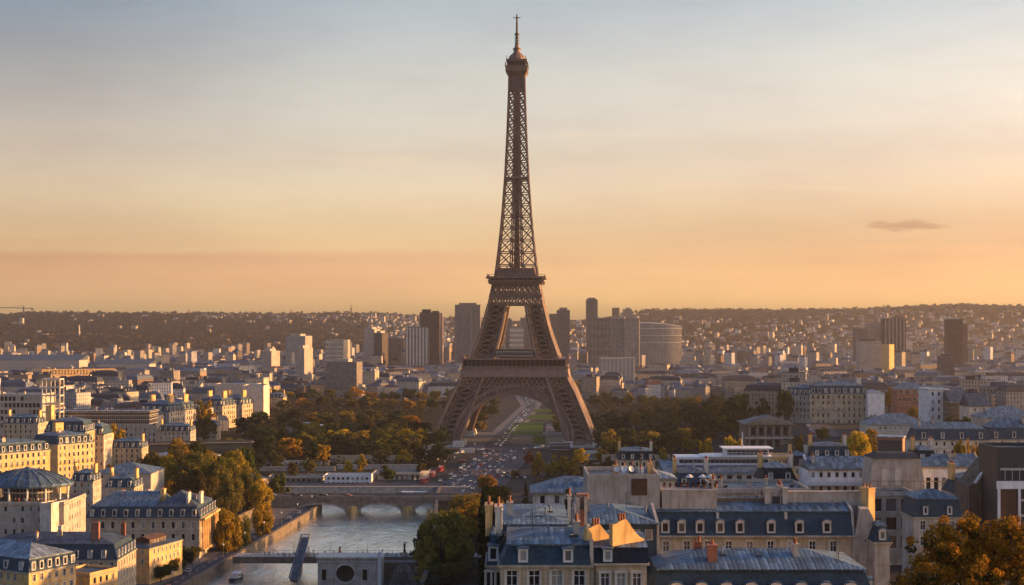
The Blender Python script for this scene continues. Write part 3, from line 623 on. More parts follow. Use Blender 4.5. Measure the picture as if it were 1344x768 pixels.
def building(name, label, cat='building', u0=None, u1=None, vc=None, Y=None, d=12, zb=None, w=None, uc=None, anchor='l', rot=0, h=None, group=None,
             roof='mansard', mh=4.0, mi=1.6, rh=1.6, over=.35, wall='stone', steep='slate', top='zinc', cornice=True, dent=False,
             fw=None, sw=None, lw=None, bay=3.0, st=3.3, ww=1.1, wh=1.9, rows=None, wst='sash', wz=None, rails=(), dorm=None, sdorm=None, ldorm=None,
             dst='flat', dw=1.35, dh=1.85, chim=(), party=(), pmat='stone', sill=True, wallcol=None, roofcol=None):
    """walls with real openings; fw/sw/lw = bays on the front, right, left; dorm = dormers on each slope"""
    if u0 is not None:
        x0 = PX(u0, Y); w = PX(u1, Y)-x0; org = (x0, Y)
    else:
        xa = PX(uc, Y); ca, sa = math.cos(R(rot)), math.sin(R(rot)); off = {'l': 0, 'r': w, 'c': w/2}[anchor]
        org = (xa-ca*off, Y-sa*off)
    ztop = PZ(vc, Y)
    if zb is None: zb = min(terr(org[0], org[1]), terr(org[0]+w, org[1]+d))-.3
    h = ztop-zb if h is None else h; zb = ztop-h
    root = thing(name, (org[0], org[1], zb), label, cat, R(rot), group)
    b = MB(); wins = []
    def side(o, dr, L, n, rz):
        ops = []
        if n:
            nr = rows if rows is not None else max(1, int((h-.6)/st)); pitch = L/n if bay is None else min(bay, L/n); s0 = (L-pitch*(n-1))/2
            for r in range(nr):
                zt = h-(wz if wz is not None else .75)-r*st; zbm = zt-wh
                if zbm < .2: break
                for i in range(n):
                    s = s0+i*pitch; ops.append((s-ww/2, s+ww/2, zbm, zt)); wins.append((o[0]+dr[0]*s, o[1]+dr[1]*s, zbm, rz, r))
        wall_face(b, o, dr, L, 0, h, ops)
    side((0, 0), (1, 0), w, fw, 0); side((w, 0), (0, 1), d, sw, R(90)); side((w, d), (-1, 0), w, 0, 0); side((0, d), (0, -1), d, lw, R(-90))
    b.quad((0, 0, h), (w, 0, h), (w, d, h), (0, d, h))
    wo_ = b.obj('wall', M[wall], root)
    if wallcol: wo_.color = (*wallcol, 1)
    wm = win_mesh(ww, wh, wst)
    for (x, y, z, rz, r) in wins[:100]:
        mk('window', wm, root, (x, y, z), rz)
        if r in rails: mk('balcony_rail', rail_mesh(round(ww+.5, 2)), root, (x, y, z), rz)
    if len(wins) > 100:
        b = MB(); 
        for (x, y, z, rz, r) in wins[100:]:
            mm = Matrix.Translation((x, y, z)) @ Matrix.Rotation(rz, 4, 'Z')
            for sx, sy in (((-ww/2, .2), (ww/2, .2)),): b.quad(*[tuple(mm @ Vector(p)) for p in ((-ww/2, .21, 0), (ww/2, .21, 0), (ww/2, .21, wh), (-ww/2, .21, wh))])
        tag(b.obj('window', M['glass'], root), kind='stuff')
    zc = h
    if cornice:
        b = MB(); e = over
        b.box(-e*.5, w+e*.5, -e*.5, d+e*.5, h-.45, h-.2, noz=False); b.box(-e, w+e, -e, d+e, h-.199, h+.05)
        for q in range(1, int(h/st)): b.box(-e*.3, w+e*.3, -e*.3, d+e*.3, h-st*q-.30, h-st*q-.10)
        if dent:
            for i in range(int(w/.55)): b.box(i*.55+.1, i*.55+.35, -e*.9, -e*.5, h-.42, h-.2)
        b.obj('cornice', M['cornice'], root); zc = h+.051
    def roofpart(nm, bm, mat):
        o = bm.obj(nm, M[mat], root)
        if roofcol: o.color = (*roofcol, 1)
        return o
    o_ = over*.6
    pl, pr = 'l' in party, 'r' in party
    il = 0 if pl else mi; ir = 0 if pr else mi
    zt = zc
    if roof in ('mansard', 'mflat'):
        b = MB(); ol = 0 if pl else o_; orr = 0 if pr else o_
        b.frus((-ol, w+orr, -o_, d+o_), zc, (il, w-ir, mi, d-mi), zc+mh, 0); r = roofpart('mansard_roof', b, steep)
        zt = zc+mh; r1 = (il-.25*(not pl), w-ir+.25*(not pr), mi-.25, d-mi+.25)
        b = MB(); b.box(r1[0], r1[1], r1[2], r1[3], zt+.002, zt+.2)
        if roof == 'mansard' and rh:
            dd = (r1[3]-r1[2])/2; hl = 0 if pl else min(dd, (r1[1]-r1[0])/2-.1); hr = 0 if pr else min(dd, (r1[1]-r1[0])/2-.1)
            b.frus(r1, zt+.2, (r1[0]+hl, r1[1]-hr, r1[2]+dd-.05, r1[3]-dd+.05), zt+.2+rh)
        roofpart('roof', b, top)
    elif roof == 'hip':
        b = MB(); r1 = (-over-.1, w+over+.1, -over-.1, d+over+.1); b.box(*r1, zc, zc+.15); dd = (r1[3]-r1[2])/2; hx = min(dd, (r1[1]-r1[0])/2-.1)
        if w < d: dy = (r1[1]-r1[0])/2; b.frus(r1, zc+.15, (r1[0]+dy-.05, r1[1]-dy+.05, r1[2]+dy, r1[3]-dy), zc+.15+rh)
        else: b.frus(r1, zc+.15, (r1[0]+(0 if pl else hx), r1[1]-(0 if pr else hx), r1[2]+dd-.05, r1[3]-dd+.05), zc+.15+rh)
        roofpart('roof', b, top); zt = zc
    elif roof == 'shed':
        b = MB(); b.side([(-.4, zc), (d+.2, zc), (d+.2, zc+rh), (-.4, zc+.12)], -.2, w+.2, 0, 'y'); roofpart('roof', b, top)
    elif roof == 'gable':
        b = MB(); b.side([(-.3, zc), (d+.3, zc), (d/2, zc+rh)], -.1, w+.1, 0, 'y'); roofpart('roof', b, top)
    elif roof == 'flat':
        b = MB(); b.box(.3, w-.3, .3, d-.3, zc, zc+.12); roofpart('roof', b, top)
        b = MB(); b.box(-.02, w+.02, -.02, .28, zc-.05, zc+.8); b.box(-.02, w+.02, d-.28, d+.02, zc-.05, zc+.8); b.box(-.02, .28, .281, d-.281, zc-.05, zc+.8); b.box(w-.28, w+.02, .281, d-.281, zc-.05, zc+.8)
        b.obj('parapet', M[wall], root)
    ins = mi+o_; fy = -o_+ins*.12
    if dorm:
        for i in range(dorm): dormer(root, (i+.5)/dorm*w if dorm > 1 else w/2, fy-.1, zc+mh*.14, 0, dw, dh, mi+.9, dst, top)
    if sdorm:
        for i in range(sdorm): dormer(root, w-fy+.1, (i+.5)/sdorm*d, zc+mh*.14, R(90), dw, dh, mi+.9, dst, top)
    if ldorm:
        for i in range(ldorm): dormer(root, fy-.1, (i+.5)/ldorm*d, zc+mh*.14, R(-90), dw, dh, mi+.9, dst, top)
    for sd in party:
        x = -.35 if sd == 'l' else w-.05; zz = zc+(mh if roof in ('mansard', 'mflat') else 0)
        b = MB(); b.side([(0, 0), (d, 0), (d, zc), (d-mi+.3, zz+.3), (d/2, zz+rh+.6), (mi-.3, zz+.3), (0, zc)], x, x+.4, 0, 'y'); b.obj('party_wall', M[pmat], root)
    for c in chim:    # fx, fy, w, d, h, mat, pots, rz
        fx, fyy, cw, cd, ch = c[:5]; chimney(root, fx*w, fyy*d, zt-.3, cw, cd, ch+.3, *(c[5:] if len(c) > 5 else ()))
    root['_top'] = 0; del root['_top']
    return root, w, h, zt
# ------------------------------------------------------------------ foreground roofs at the right (on the hill)
B = building
r, w, h, zt = B('zinc_roofed_house', 'grey-blue hip-roofed house with orange chimney at the bottom edge', 'house', u0=866, u1=1133, vc=748, Y=190, d=13, zb=40, mi=1.7, mh=4.2, rh=1.7, h=26, wall='stone', fw=8, rows=2, sw=6, bay=3.3, cornice=False,
    roof='hip', top='zinc', chim=())
# the front of this house is its mansard: built as a second step below the zinc roof
b = MB(); b.frus((-1.7, w+1.7, -1.7, 14.7), h-4.4, (-.05, w+.05, -.05, 13.05), h-.02); b.obj('mansard_roof', M['slate'], r)
for i in range(8): dormer(r, 2+i*(w-4)/7, -1.6, h-3.9, 0, 1.5, 2.2, 2.2, 'arch', 'zinc')
for i in range(3): dormer(r, w+1.6, 2.4+i*4.0, h-3.9, R(90), 1.5, 2.2, 2.2, 'arch', 'zinc')
clutter(r, 2, w-2, 2.5, 5, h+.7, 7, .25)
chimney(r, 7.2, 2.6, h+.5, 1.2, 1.4, 2.3, 'brick', 2)
chimney(r, 5.9, 7.5, h+.9, 1.0, .7, 1.5, 'terracotta', 2)

r, w, h, zt = B('terrace_house', 'stone terrace house with two gold-lit curved party walls above its slate roof', 'house', u0=657, u1=775, vc=742, Y=160, d=15, h=30, mh=2.0, mi=.9, rh=.9, fw=4, rows=3, bay=2.75, ww=1.25, wh=1.75, wz=.55, dorm=2, dw=1.1, dh=1.5, steep='slate', party=('r',), sill=True)
b = MB(); e = .3; b.box(w+.4, w+6.2, 0, 14, 0, h-.02); b.box(w+.4, w+6.5, -.3, 14.3, h-.01, h+.22); b.obj('wall', M['stone'], r)
wm = win_mesh(1.0, 1.5, 'sash')
for i in range(3):
    for k in range(2): mk('window', wm, r, (w+1.6+i*1.75, -.26, h-2.3-3.3*k))
b = MB(); b.frus((w+.4, w+6.4, -.1, 14), h+.22, (w+.4, w+6.4, .7, 13), h+1.9); b.obj('mansard_roof', M['slate_dark'], r)
b = MB(); b.frus((w+.4, w+3.0, .45, 13.2), h+1.9, (w+.4, w+3.0, 5.4, 6.5), h+2.9); b.frus((w+3.1, w+6.4, .45, 13.2), h+1.9, (w+3.1, w+6.4, 5.4, 6.5), h+2.7); b.obj('roof', M['zinc'], r)
clutter(r, 1, w-1, 3, 8, h+2.6, 4)
for xx in (w+1.9,): dormer(r, xx, -.1, h+.4, 0, 1.0, 1.35, 1.2, 'flat', 'zinc')
b = MB(); b.beam((w+.5, -.25, 1), (w+.5, -.25, h), .14); b.obj('drainpipe', M['rust'], r)
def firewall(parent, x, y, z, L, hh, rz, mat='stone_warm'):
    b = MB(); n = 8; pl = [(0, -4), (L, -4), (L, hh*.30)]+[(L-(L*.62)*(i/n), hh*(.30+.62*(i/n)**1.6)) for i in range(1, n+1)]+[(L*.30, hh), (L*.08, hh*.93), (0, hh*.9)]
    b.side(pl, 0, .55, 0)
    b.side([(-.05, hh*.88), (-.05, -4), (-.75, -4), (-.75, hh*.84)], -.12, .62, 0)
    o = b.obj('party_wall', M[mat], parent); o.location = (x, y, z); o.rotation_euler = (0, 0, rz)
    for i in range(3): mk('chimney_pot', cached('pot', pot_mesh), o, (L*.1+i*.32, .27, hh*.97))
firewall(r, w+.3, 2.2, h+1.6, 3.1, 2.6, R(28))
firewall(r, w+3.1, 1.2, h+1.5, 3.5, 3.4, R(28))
B('corner_house', 'low mansard house with flat ribbed zinc roof left of the gold-lit party walls', 'house', u0=651, u1=755, vc=722, Y=176, d=21, h=32, mh=2.8, mi=.9, rh=.5, roof='mansard', wall='stone_pale', fw=3, rows=2, bay=3, ww=1.0, wh=1.2, dorm=3, dw=1.2, dh=1.6, steep='slate', top='zinc', chim=((.95, .3, .4, .8, 3.0, 'stone_pale', 2),))
B('zinc_roofed_house', 'long low zinc-roofed house with dark attic just before the windowless wall', 'house', u0=760, u1=862, vc=688, Y=200, d=17, h=28, roof='hip', rh=1.3, party=('l', 'r'), top='zinc', wall='slate', fw=6, rows=1, bay=1.7, ww=1.1, wh=1.5, wst='plain', cornice=False, pmat='render_tan')
# big blind wall with roof plant
r, w, h, zt = B('blind_wall_building', 'tall grey building with windowless wall and a dark brown panel', u0=771, u1=866, vc=629, Y=238, d=13, h=36, roof='flat', wall='render_tan', top='zinc_dark', cornice=False)
b = MB(); b.box(7.2, 9.8, -.12, .0, h-2.6, h+.1); b.obj('wall_panel', M['rust'], r)
b = MB(); b.box(7.1, 8.9, -1.2, 0, h-6.5, h-3.7); b.obj('vent_housing', M['render_tan'], r)
b = MB(); b.box(8.9, 11.0, -1.0, -.02, h-6.5, h-5.7); b.obj('vent_grille', M['metal_dark'], r)
for i, (x, y, hh, m) in enumerate(((6.4, 5, 1.5, 'metal_white'), (7.6, 4, 1.8, 'metal_dark'), (9.2, 5, 1.2, 'metal_white'), (5.2, 8, 1.4, 'stone_warm'), (10.9, 7, 1.9, 'stone_warm'))): chimney(r, x, y, h, .8, .8, hh, m, 1)
b = MB(); b.beam((9.0, 4, h), (9.0, 4, h+5.4), .13); b.beam((8.3, 4, h+4.6), (9.7, 4, h+4.6), .07); b.beam((8.5, 4, h+3.9), (9.5, 4, h+3.9), .07); b.obj('antenna', M['rust'], r)
for i in range(3):
    b = MB(); b.ring(0, 0, [(.02, .0), (.4, .12), (.52, .3)], 12, cap=False); b.beam((0, 0, -.9), (0, 0, 0), .08)
    o = b.obj('satellite_dish', M['metal_white'], r, smooth=True); o.location = (5.0+i*1.1, 1.2, h+1.5); o.rotation_euler = (R(70), 0, R(-20+25*i))
# gold gable and brick box on the low villa
r, w, h, zt = B('garden_villa', 'pale low villa with wide blue-grey zinc roof and a tall gold-lit chimney gable', 'villa', u0=700, u1=800, vc=647, Y=420, d=18, roof='hip', rh=3.8, top='zinc', wall='stone_pale', fw=5, rows=1, bay=4.2, ww=1.5, wh=2.4, wst='plain', over=.8)
b = MB(); b.side([(0, 0), (3.8, 0), (3.8, 4), (3.2, 5.2), (2.0, 5.8), (1.0, 5.3), (0, 3)], 0, .8); o = b.obj('chimney_gable', M['stone_warm'], r); o.location = (18.0, 3, h); o.rotation_euler = (0, 0, R(30))
r = thing('brick_chimney_box', (PX(756, 195), 195, PZ(672, 195)-6), 'small open brick chimney box with orange inside beside the blind wall', 'chimney')
b = MB(); b.box(0, .5, 0, 1.4, 0, 8); b.box(1.1, 1.5, 0, 1.4, 0, 8.2); b.box(.5, 1.1, 1.1, 1.4, 0, 7.8); b.obj('stack', M['render_tan'], r)
b = MB(); b.box(.5, 1.1, .3, 1.1, 0, 6.3); b.box(.1, 1.6, -.15, 1.5, 8.2, 8.4); b.obj('brick_lining', M['brick'], r)
# long mansard palace front
r, w, h, zt = B('mansard_palace', 'long stone apartment house with dark slate mansard, dentil cornice and bare gable wall', u0=849, u1=1119, vc=703, Y=236, d=15, h=32, mh=3.6, mi=1.3, rh=1.5, wall='stone', fw=9, rows=2, bay=3.4, ww=1.05, wh=2.0, wz=.9, dorm=0, steep='slate', top='zinc', dent=True, over=.6, party=('r',), pmat='stone_grey')
clutter(r, 6, w-2, 3.5, 6, h+4.2, 11)
for i, u in enumerate((873, 894.5, 918.5, 945, 971, 1012, 1049, 1085)):
    dormer(r, PX(u, 236)-PX(849, 236), -.35, h+.45, 0, 1.35, 1.8, 1.8, 'arch', 'zinc')
for u_, hh_ in ((941, 5.2), (1031, 4.2)):
    b = MB(); b.side([(1.0, -1), (14, -1), (14, 1.0), (8.2, 2.2), (7.4, 3.0), (6.8, hh_-3.6), (3.4, .9), (1.0, .3)], 0, .45, 0, 'y'); o = b.obj('party_wall', M['stone_grey'], r); o.location = (PX(u_, 236)-PX(849, 236), -.2, h+3.3)
    chimney(r, PX(u_, 236)-PX(849, 236)+.2, 6.5, h+3.2, .6, 3.2, hh_, 'render_tan', 5)
b = MB(); x0, x1 = PX(868, 239)-PX(849, 236), PX(940, 239)-PX(849, 236); b.box(x0, x1, 2.0, 7, h+3.0, h+7.0); b.box(x0-.1, x1+.1, 1.9, 2.4, h+7.0, h+7.25); b.obj('terrace_block', M['render_tan'], r)
b = MB(); x0, x1 = PX(1003, 242)-PX(849, 236), PX(1133, 242)-PX(849, 236); b.box(x0, x1, 5, 6.2, h+2.0, h+6.4); b.box(x0-.1, x1+.1, 4.9, 6.3, h+6.4, h+6.6); b.obj('ridge_wall', M['render_tan'], r)
for (xx, m) in ((x0+3.2, 'stone_grey'), (x0+.3, 'render_tan')): chimney(r, xx, 4.7, h+1.5, .9, .8, 5.6, m, 0)
chimney(r, x1+.3, 4.6, h+1.5, 1.3, 2.4, 5.7, 'stone_warm', 3, R(25))
b = MB(); b.box(x0+.9, x0+2.6, 4.4, 4.95, h+3, h+5.8); b.obj('attic_glazing', M['glazing'], r)
b = MB(); b.box(PX(940, 242)-PX(849, 236), x0-.02, 5.5, 6.0, h+2, h+5.4); b.obj('ridge_wall', M['render_brown'], r)
# gable end with sloping top and three small openings
r = thing('gable_end_house', (PX(1119, 236), 236, 30), 'narrow house end with plain grey sloping gable wall and tiny windows', 'house', R(-8))
Wg = 5.6; zt = PZ(668, 236)-30; b = MB(); b.side([(0, 0), (Wg, 0), (Wg, zt-6.5), (Wg-1.5, zt-3.2), (2.6, zt), (1.2, zt), (0, zt-6)], 0, 9, 0); b.obj('wall', M['stone_grey'], r)
for (x, z) in ((2.0, zt-5.6), (1.7, zt-8.6), (3.2, zt-9.0), (1.9, zt-12)): mk('window', win_mesh(.4, .9, 'plain'), r, (x, -.25, z))
r, w, h, zt = B('slate_turret_house', 'narrow house with rounded slate attic beside the plain gable wall', 'house', u0=1148, u1=1168, vc=712, Y=232, d=5, h=30, mh=2.4, mi=.6, rh=.5, wall='stone_grey', dorm=1, dw=1.1, dh=1.5, steep='slate', dst='arch')
# mid-right buildings
r, w, h, zt = B('white_apartment_house', 'white rendered apartment house with blue zinc roof and two rows of windows', u0=1062, u1=1146, vc=616, Y=362, d=11, roof='hip', rh=2.6, top='zinc', wall='render_white', fw=8, rows=3, st=3.3, bay=2.0, ww=.95, wh=1.4, wz=.7, wst='plain', party=('l', 'r'), pmat='render_white')
b = MB(); b.box(-.5, w+.5, -2.2, 0, h-3.9, h-3.75); b.box(-.5, w+.5, -2.25, -2.15, h-3.75, h-2.8); b.obj('balcony', M['metal_white'], r)
r = thing('stone_studio_house', (PX(1143, 345), 345, 40), 'bare stone studio house with blind arched window and long balcony railing', 'house')
w = PX(1208, 345)-PX(1143, 345); zt = PZ(602, 345)-40
b = MB(); b.side([(0, 0), (w+1.2, 0), (w+1.2, zt-8), (w, zt), (.6, zt), (0, zt-5)], 0, 9, 0); b.obj('wall', M['render_tan'], r)
b = MB(); b.frus((.3, w+.3, -.3, 9.3), zt+.01, (2.4, w-.5, 3, 7), zt+1.1); b.obj('roof', M['slate_dark'], r)
for x in (3.3, 6.4):
    b = MB(); n = 8; b.side([(-.75, 0), (.75, 0)]+[(.75*math.cos(math.pi*i/n), 3.2+.75*math.sin(math.pi*i/n)) for i in range(n+1)], -.08, .05); o = b.obj('blind_arch', M['stone_pale'], r); o.location = (x, 0, zt-6.4)
b = MB(); b.box(-.3, w+.5, -1.3, 0, zt-8.3, zt-8.0); b.beam((-.3, -1.25, zt-5.2), (w+.5, -1.25, zt-5.2), .09)
for i in range(9): b.beam((-.2+i*1.45, -1.25, zt-8), (-.2+i*1.45, -1.25, zt-5.2), .07)
b.obj('balcony', M['metal_dark'], r)
r = thing('rooftop_tank_house', (PX(1151, 372), 372, PZ(597, 372)-2), 'boxy roof plant with orange-lit brick side and black louvred front', 'roof plant', R(-22))
b = MB(); b.box(0, 6.4, 0, 4.6, 0, 6.4); b.obj('wall', M['brick'], r); b = MB(); b.box(.3, 6.1, -.12, 0, .6, 5.8); b.obj('louvre_panel', M['metal_dark'], r); b = MB(); b.box(-.3, 6.7, -.3, 4.9, 6.4, 6.8); b.obj('roof', M['zinc_pale'], r)
r, w, h, zt = B('white_studio_building', 'white studio building with seven tall dark windows under a zinc roof', u0=1212, u1=1287, vc=613, Y=352, d=10, roof='hip', rh=2.6, top='zinc', wall='render_white', fw=7, rows=1, bay=1.9, ww=1.2, wh=3.4, wz=2.5, wst='plain', party=('r',), pmat='stone_warm')
r, w, h, zt = B('loggia_building', 'grey stone building with deep square loggias below the studio house', u0=1140, u1=1200, vc=650, Y=330, d=9, h=22, roof='flat', wall='stone_grey', top='zinc_dark', fw=3, rows=3, st=4.2, bay=3.4, ww=2.6, wh=3.0, wst='plain')
B('slate_pavilion', 'small square slate-roofed pavilion with two white dormers', 'pavilion', u0=1199, u1=1262, vc=679, Y=300, d=9, h=20, mh=3.6, mi=.5, rh=1.6, wall='stone_grey', dorm=2, dw=1.0, dh=1.7, steep='slate', fw=3, rows=2)
b = MB(); n = 10; x0 = PX(1272, 310); pts = [(0, 0), (9.5, 0), (9.5, 13.2)]+[(9.5-8.2*(i/n), 13.2+(-6.5)*(i/n)**2.0-.4*i/n) for i in range(1, n+1)]+[(0, 6.0)]
r = thing('curved_brown_building', (x0, 310, PZ(674, 310)-6), 'brown building with sweeping curved gable and pale coping', 'building')
b.side([(a, z+6) if z else (a, 0) for a, z in pts], 0, 10, 0); b.obj('wall', M['render_brown'], r)
b = MB()
for i in range(n): a0, z0 = pts[2+i]; a1, z1 = pts[3+i]; b.beam((a0, 0, z0+6.15), (a1, 0, z1+6.15), 1.0, .4, up=(0, 0, 1))
b.obj('coping', M['trim'], r)
r, w, h, zt = B('modern_corner_block', 'black and white modern block at the right edge above the orange tree', u0=1309, u1=1372, vc=592, Y=300, d=12, roof='flat', wall='metal_dark', top='zinc_dark', cornice=False, h=20)
b = MB(); b.box(-.2, w+.2, -.5, 0, h-7.8, h-6.2); b.box(0, .5, -.5, 0, 0, h-7.8); b.box(4.2, 4.7, -.5, 0, 0, h-7.8); b.obj('white_band', M['render_white'], r)
b = MB(); b.box(.6, 8.4, -.14, -.01, h-6.1, h-3.4); b.obj('ribbon_window', M['glazing'], r); b = MB(); b.box(.6, 4.1, -.14, -.01, h-14, h-8); b.obj('wall_panel', M['rust'], r); b = MB(); b.box(4.8, 8.4, -.14, -.01, h-14, h-8); b.obj('shopfront', M['glazing'], r)
r, w, h, zt = B('long_mansard_house', 'long pale house with blue mansard and small white dormers beyond the studio building', u0=1200, u1=1300, vc=578, Y=620, d=14, mh=4.6, mi=1.8, rh=2.6, wall='stone_pale', fw=9, rows=2, bay=3.4, dorm=4, dw=1.5, dh=2.6, ww=1.0, wh=1.7, wst='plain', steep='slate', top='zinc')
B('long_mansard_house', 'taller blue-roofed wing joined to the right end of the long mansard house', u0=1296, u1=1390, vc=577, Y=626, d=15, mh=4.8, mi=1.9, rh=4.4, wall='stone_pale', fw=8, rows=2, bay=3.6, dorm=4, dw=1.5, dh=2.6, wst='plain', steep='slate', top='zinc')
# ship-like terrace building
r, w, h, zt = B('ship_terrace_building', 'long building with ribbed blue zinc roof and white ship-like terraces on top', u0=872, u1=1018, vc=621, Y=480, d=17, roof='shed', rh=2.6, top='zinc', wall='stone_pale', fw=11, rows=1, bay=3.2, ww=1.9, wh=2.9, wz=.7, wst='plain', over=.6)
b = MB(); b.box(5, 36.5, 10, 20, h+1.5, h+4.4); b.obj('terrace_cabin', M['metal_white'], r)
b = MB(); b.box(6, 36, 9.85, 9.98, h+2.4, h+3.8); b.obj('ribbon_window', M['glazing'], r)
b = MB(); b.box(14, 37.5, 9, 20, h+4.4, h+4.7); b.box(22, 36.5, 11, 19, h+4.7, h+7.0); b.box(21, 38, 10, 20, h+7.0, h+7.3)
for i in range(12): b.beam((14.2+i*2.1, 9.1, h+4.7), (14.2+i*2.1, 9.1, h+5.9), .1)
b.beam((14, 9.1, h+5.9), (37.5, 9.1, h+5.9), .12); b.obj('upper_deck', M['metal_white'], r)
b = MB(); b.box(22.5, 36, 10.85, 10.98, h+5.1, h+6.6); b.obj('ribbon_window', M['glazing'], r)
b = MB(); b.beam((28, 14, h+7.3), (28, 14, h+12.5), .3); b.obj('mast', M['metal_white'], r)
B('low_zinc_house', 'low house with bright zinc roof between the ship-like terraces and the white apartment house', 'house', u0=1016, u1=1062, vc=641, Y=402, d=12, roof='hip', rh=3.2, top='zinc', wall='stone_grey', fw=4, rows=1, wst='plain', ww=.9, wh=1.2)
B('low_zinc_house', 'small zinc-roofed outhouse just left of the plant-lined roof terrace', 'house', u0=835, u1=886, vc=629, Y=300, d=9, roof='hip', rh=1.4, top='zinc_pale', wall='stone_pale', h=16)
B('flat_roofed_annex', 'long low annex with dark flat roof behind the mansard palace', u0=940, u1=1062, vc=646, Y=330, d=20, roof='flat', wall='render_tan', top='zinc_dark', h=20, fw=8, rows=1, ww=1, wh=1.1, wst='plain')
B('blue_metal_shed', 'blue metal-roofed shed at the far right edge behind the modern block', 'shed', u0=1325, u1=1372, vc=600, Y=420, d=14, roof='hip', rh=3.5, top='zinc', wall='metal_dark', fw=3, rows=1)
B('glass_roofed_hall', 'low hall with glazed front and long yellow-lit colonnade below the street', 'hall', u0=1014, u1=1066, vc=601, Y=560, d=12, roof='flat', wall='stone_warm', top='zinc', fw=9, rows=1, bay=1.6, ww=.8, wh=2.4, wst='plain')
# portico palace
r, w, h, zt = B('portico_palace', 'dark stone palace with low pediment and two storeys of columns', 'palace', u0=979, u1=1040, vc=557, Y=900, d=26, wall='quay', roof='hip', rh=5, top='zinc_dark', over=1.4, fw=5, rows=2, st=8.2, bay=5.0, ww=3.0, wh=5.4, wz=1.6, wst='plain')
b = MB(); b.side([(-1.6, 0), (w+1.6, 0), (w/2, 4.8)], -2.2, -.2); o = b.obj('pediment', M['bridge_stone'], r); o.location = (0, 0, h+.05)
for i in range(6):
    for k in (0, 1): b = MB(); b.ring(0, 0, [(.8, 0), (.62, .4), (.55, 6.2), (.85, 6.8)], 10); o = b.obj('column', M['bridge_stone'], r); o.location = (2+i*(w-4)/5, -1.4, h-7.6-8.2*k)
b = MB(); b.box(-.6, w+.6, -2.2, 0, h-8.9, h-7.7); b.obj('ledge', M['stone_grey'], r)
# curved apartment block at right
B('corner_apartment_block', 'large cream apartment block with grey mansard and rows of balconies', u0=1063, u1=1139, vc=517, Y=1010, d=22, mh=5.5, mi=2.2, rh=3.2, wall='stone', fw=11, sw=5, rows=6, st=4.3, bay=3.6, ww=1.4, wh=2.6, rails=(0, 2, 4), dorm=9, dw=2.0, dh=3.0, steep='slate', top='zinc', wst='plain', chim=((.1, .5, 8, 3, 6.5, 'render_tan', 5), (.9, .5, 3, 4, 5, 'stone_pale', 3)))
B('corner_apartment_block', 'slanting left wing of the large cream apartment block', uc=1063.5, vc=519, Y=1009.5, w=24, d=20, anchor='r', rot=-52, mh=4.6, mi=2.2, rh=2.2, wall='stone_grey', fw=7, rows=6, st=4.3, bay=3.3, ww=1.3, wh=2.5, dorm=6, dw=1.9, dh=2.8, wst='plain', steep='slate')
B('white_blind_house', 'white house with windowless side attached to the cream apartment block', 'house', u0=1139, u1=1161, vc=516, Y=1004, d=18, roof='hip', rh=2, top='zinc_pale', wall='render_white', cornice=False)
B('white_apartment_house', 'pale narrow apartment house with three rows of small windows right of the gold tree row', u0=1219, u1=1246, vc=512, Y=940, d=24, roof='flat', top='zinc', wall='render_white', fw=3, rows=4, st=5, bay=4, ww=1.5, wh=2.6, wz=1.2, wst='plain')
B('tall_brick_house', 'brown gabled house beside the pale narrow apartment house', 'house', u0=1247, u1=1272, vc=528, Y=925, d=24, roof='gable', rh=7, top='zinc_dark', wall='render_brown', fw=3, rows=2, wst='plain')
B('tan_gabled_house', 'tan house with steep grey roof right of the brown gabled house', 'house', u0=1272, u1=1300, vc=534, Y=900, d=20, roof='gable', rh=8, top='zinc_dark', wall='stone_pale', fw=3, rows=2, wst='plain')
B('long_brick_school', 'long red-brown building with a row of square windows', u0=1178, u1=1219, vc=511, Y=1120, d=18, roof='hip', rh=5, top='zinc', wall='brick', fw=8, rows=2, st=6, bay=2.8, ww=1.5, wh=2.6, wst='plain')
B('low_blue_roof_hall', 'low hall with long blue-grey roof between gold trees and the mansard house', 'hall', u0=1142, u1=1222, vc=558, Y=860, d=26, roof='hip', rh=6, top='zinc', wall='stone_pale', fw=9, rows=1, wst='plain')
B('low_blue_roof_hall', 'blue-roofed hall with brown chimney block at the right edge above the long mansard house', 'hall', u0=1292, u1=1366, vc=549, Y=800, d=24, roof='hip', rh=6, top='zinc', wall='render_tan', fw=8, rows=2, wst='plain', chim=((.55, .5, 8, 4, 5, 'render_tan', 4),))
# ------------------------------------------------------------------ left bank
def columns(root, n, L, x, y, z, hh, rz, r_=.45, mat='stone_warm', along='x'):
    me = cached(('col', hh, r_, mat), lambda: (lambda b: (b.box(-r_*1.3, r_*1.3, -r_*1.3, r_*1.3, 0, .3), b.ring(0, 0, [(r_, .3), (r_*.82, hh-.5), (r_*1.25, hh-.3)], 8), b.box(-r_*1.4, r_*1.4, -r_*1.4, r_*1.4, hh-.3, hh), b.mesh('column', M[mat]))[-1])(MB()))
    for i in range(n): o = mk('column', me, root, (x+(L*i/(n-1) if along == 'x' else 0), y+(L*i/(n-1) if along == 'y' else 0), z))
r, w, h, zt = B('riverside_palace', 'large palace with blue hip roof, ten dormers and gold-lit colonnaded side by the river', 'palace', u0=113, u1=262, vc=680, Y=620, d=34, rot=0, mh=4.6, mi=1.6, rh=0, wall='stone', fw=11, sw=7, rows=3, st=5.2, bay=4.3, ww=1.5, wh=3.0, wz=1.5, wst='hood', dorm=10, sdorm=6, dw=1.7, dh=2.7, dst='arch', steep='slate', top='zinc', over=.7, dent=True)
b = MB(); b.frus((1.4, w*.60, 1.4, 32), zt+.2, (8, w*.60, 15, 18), zt+5.0); b.obj('roof', M['zinc'], r)
b = MB(); b.frus((w*.60+.4, w-1.4, 1.4, 32), zt+.2, (w*.60+8, w-12, 15, 18), zt+5.4); b.obj('roof', M['zinc_dark'], r)
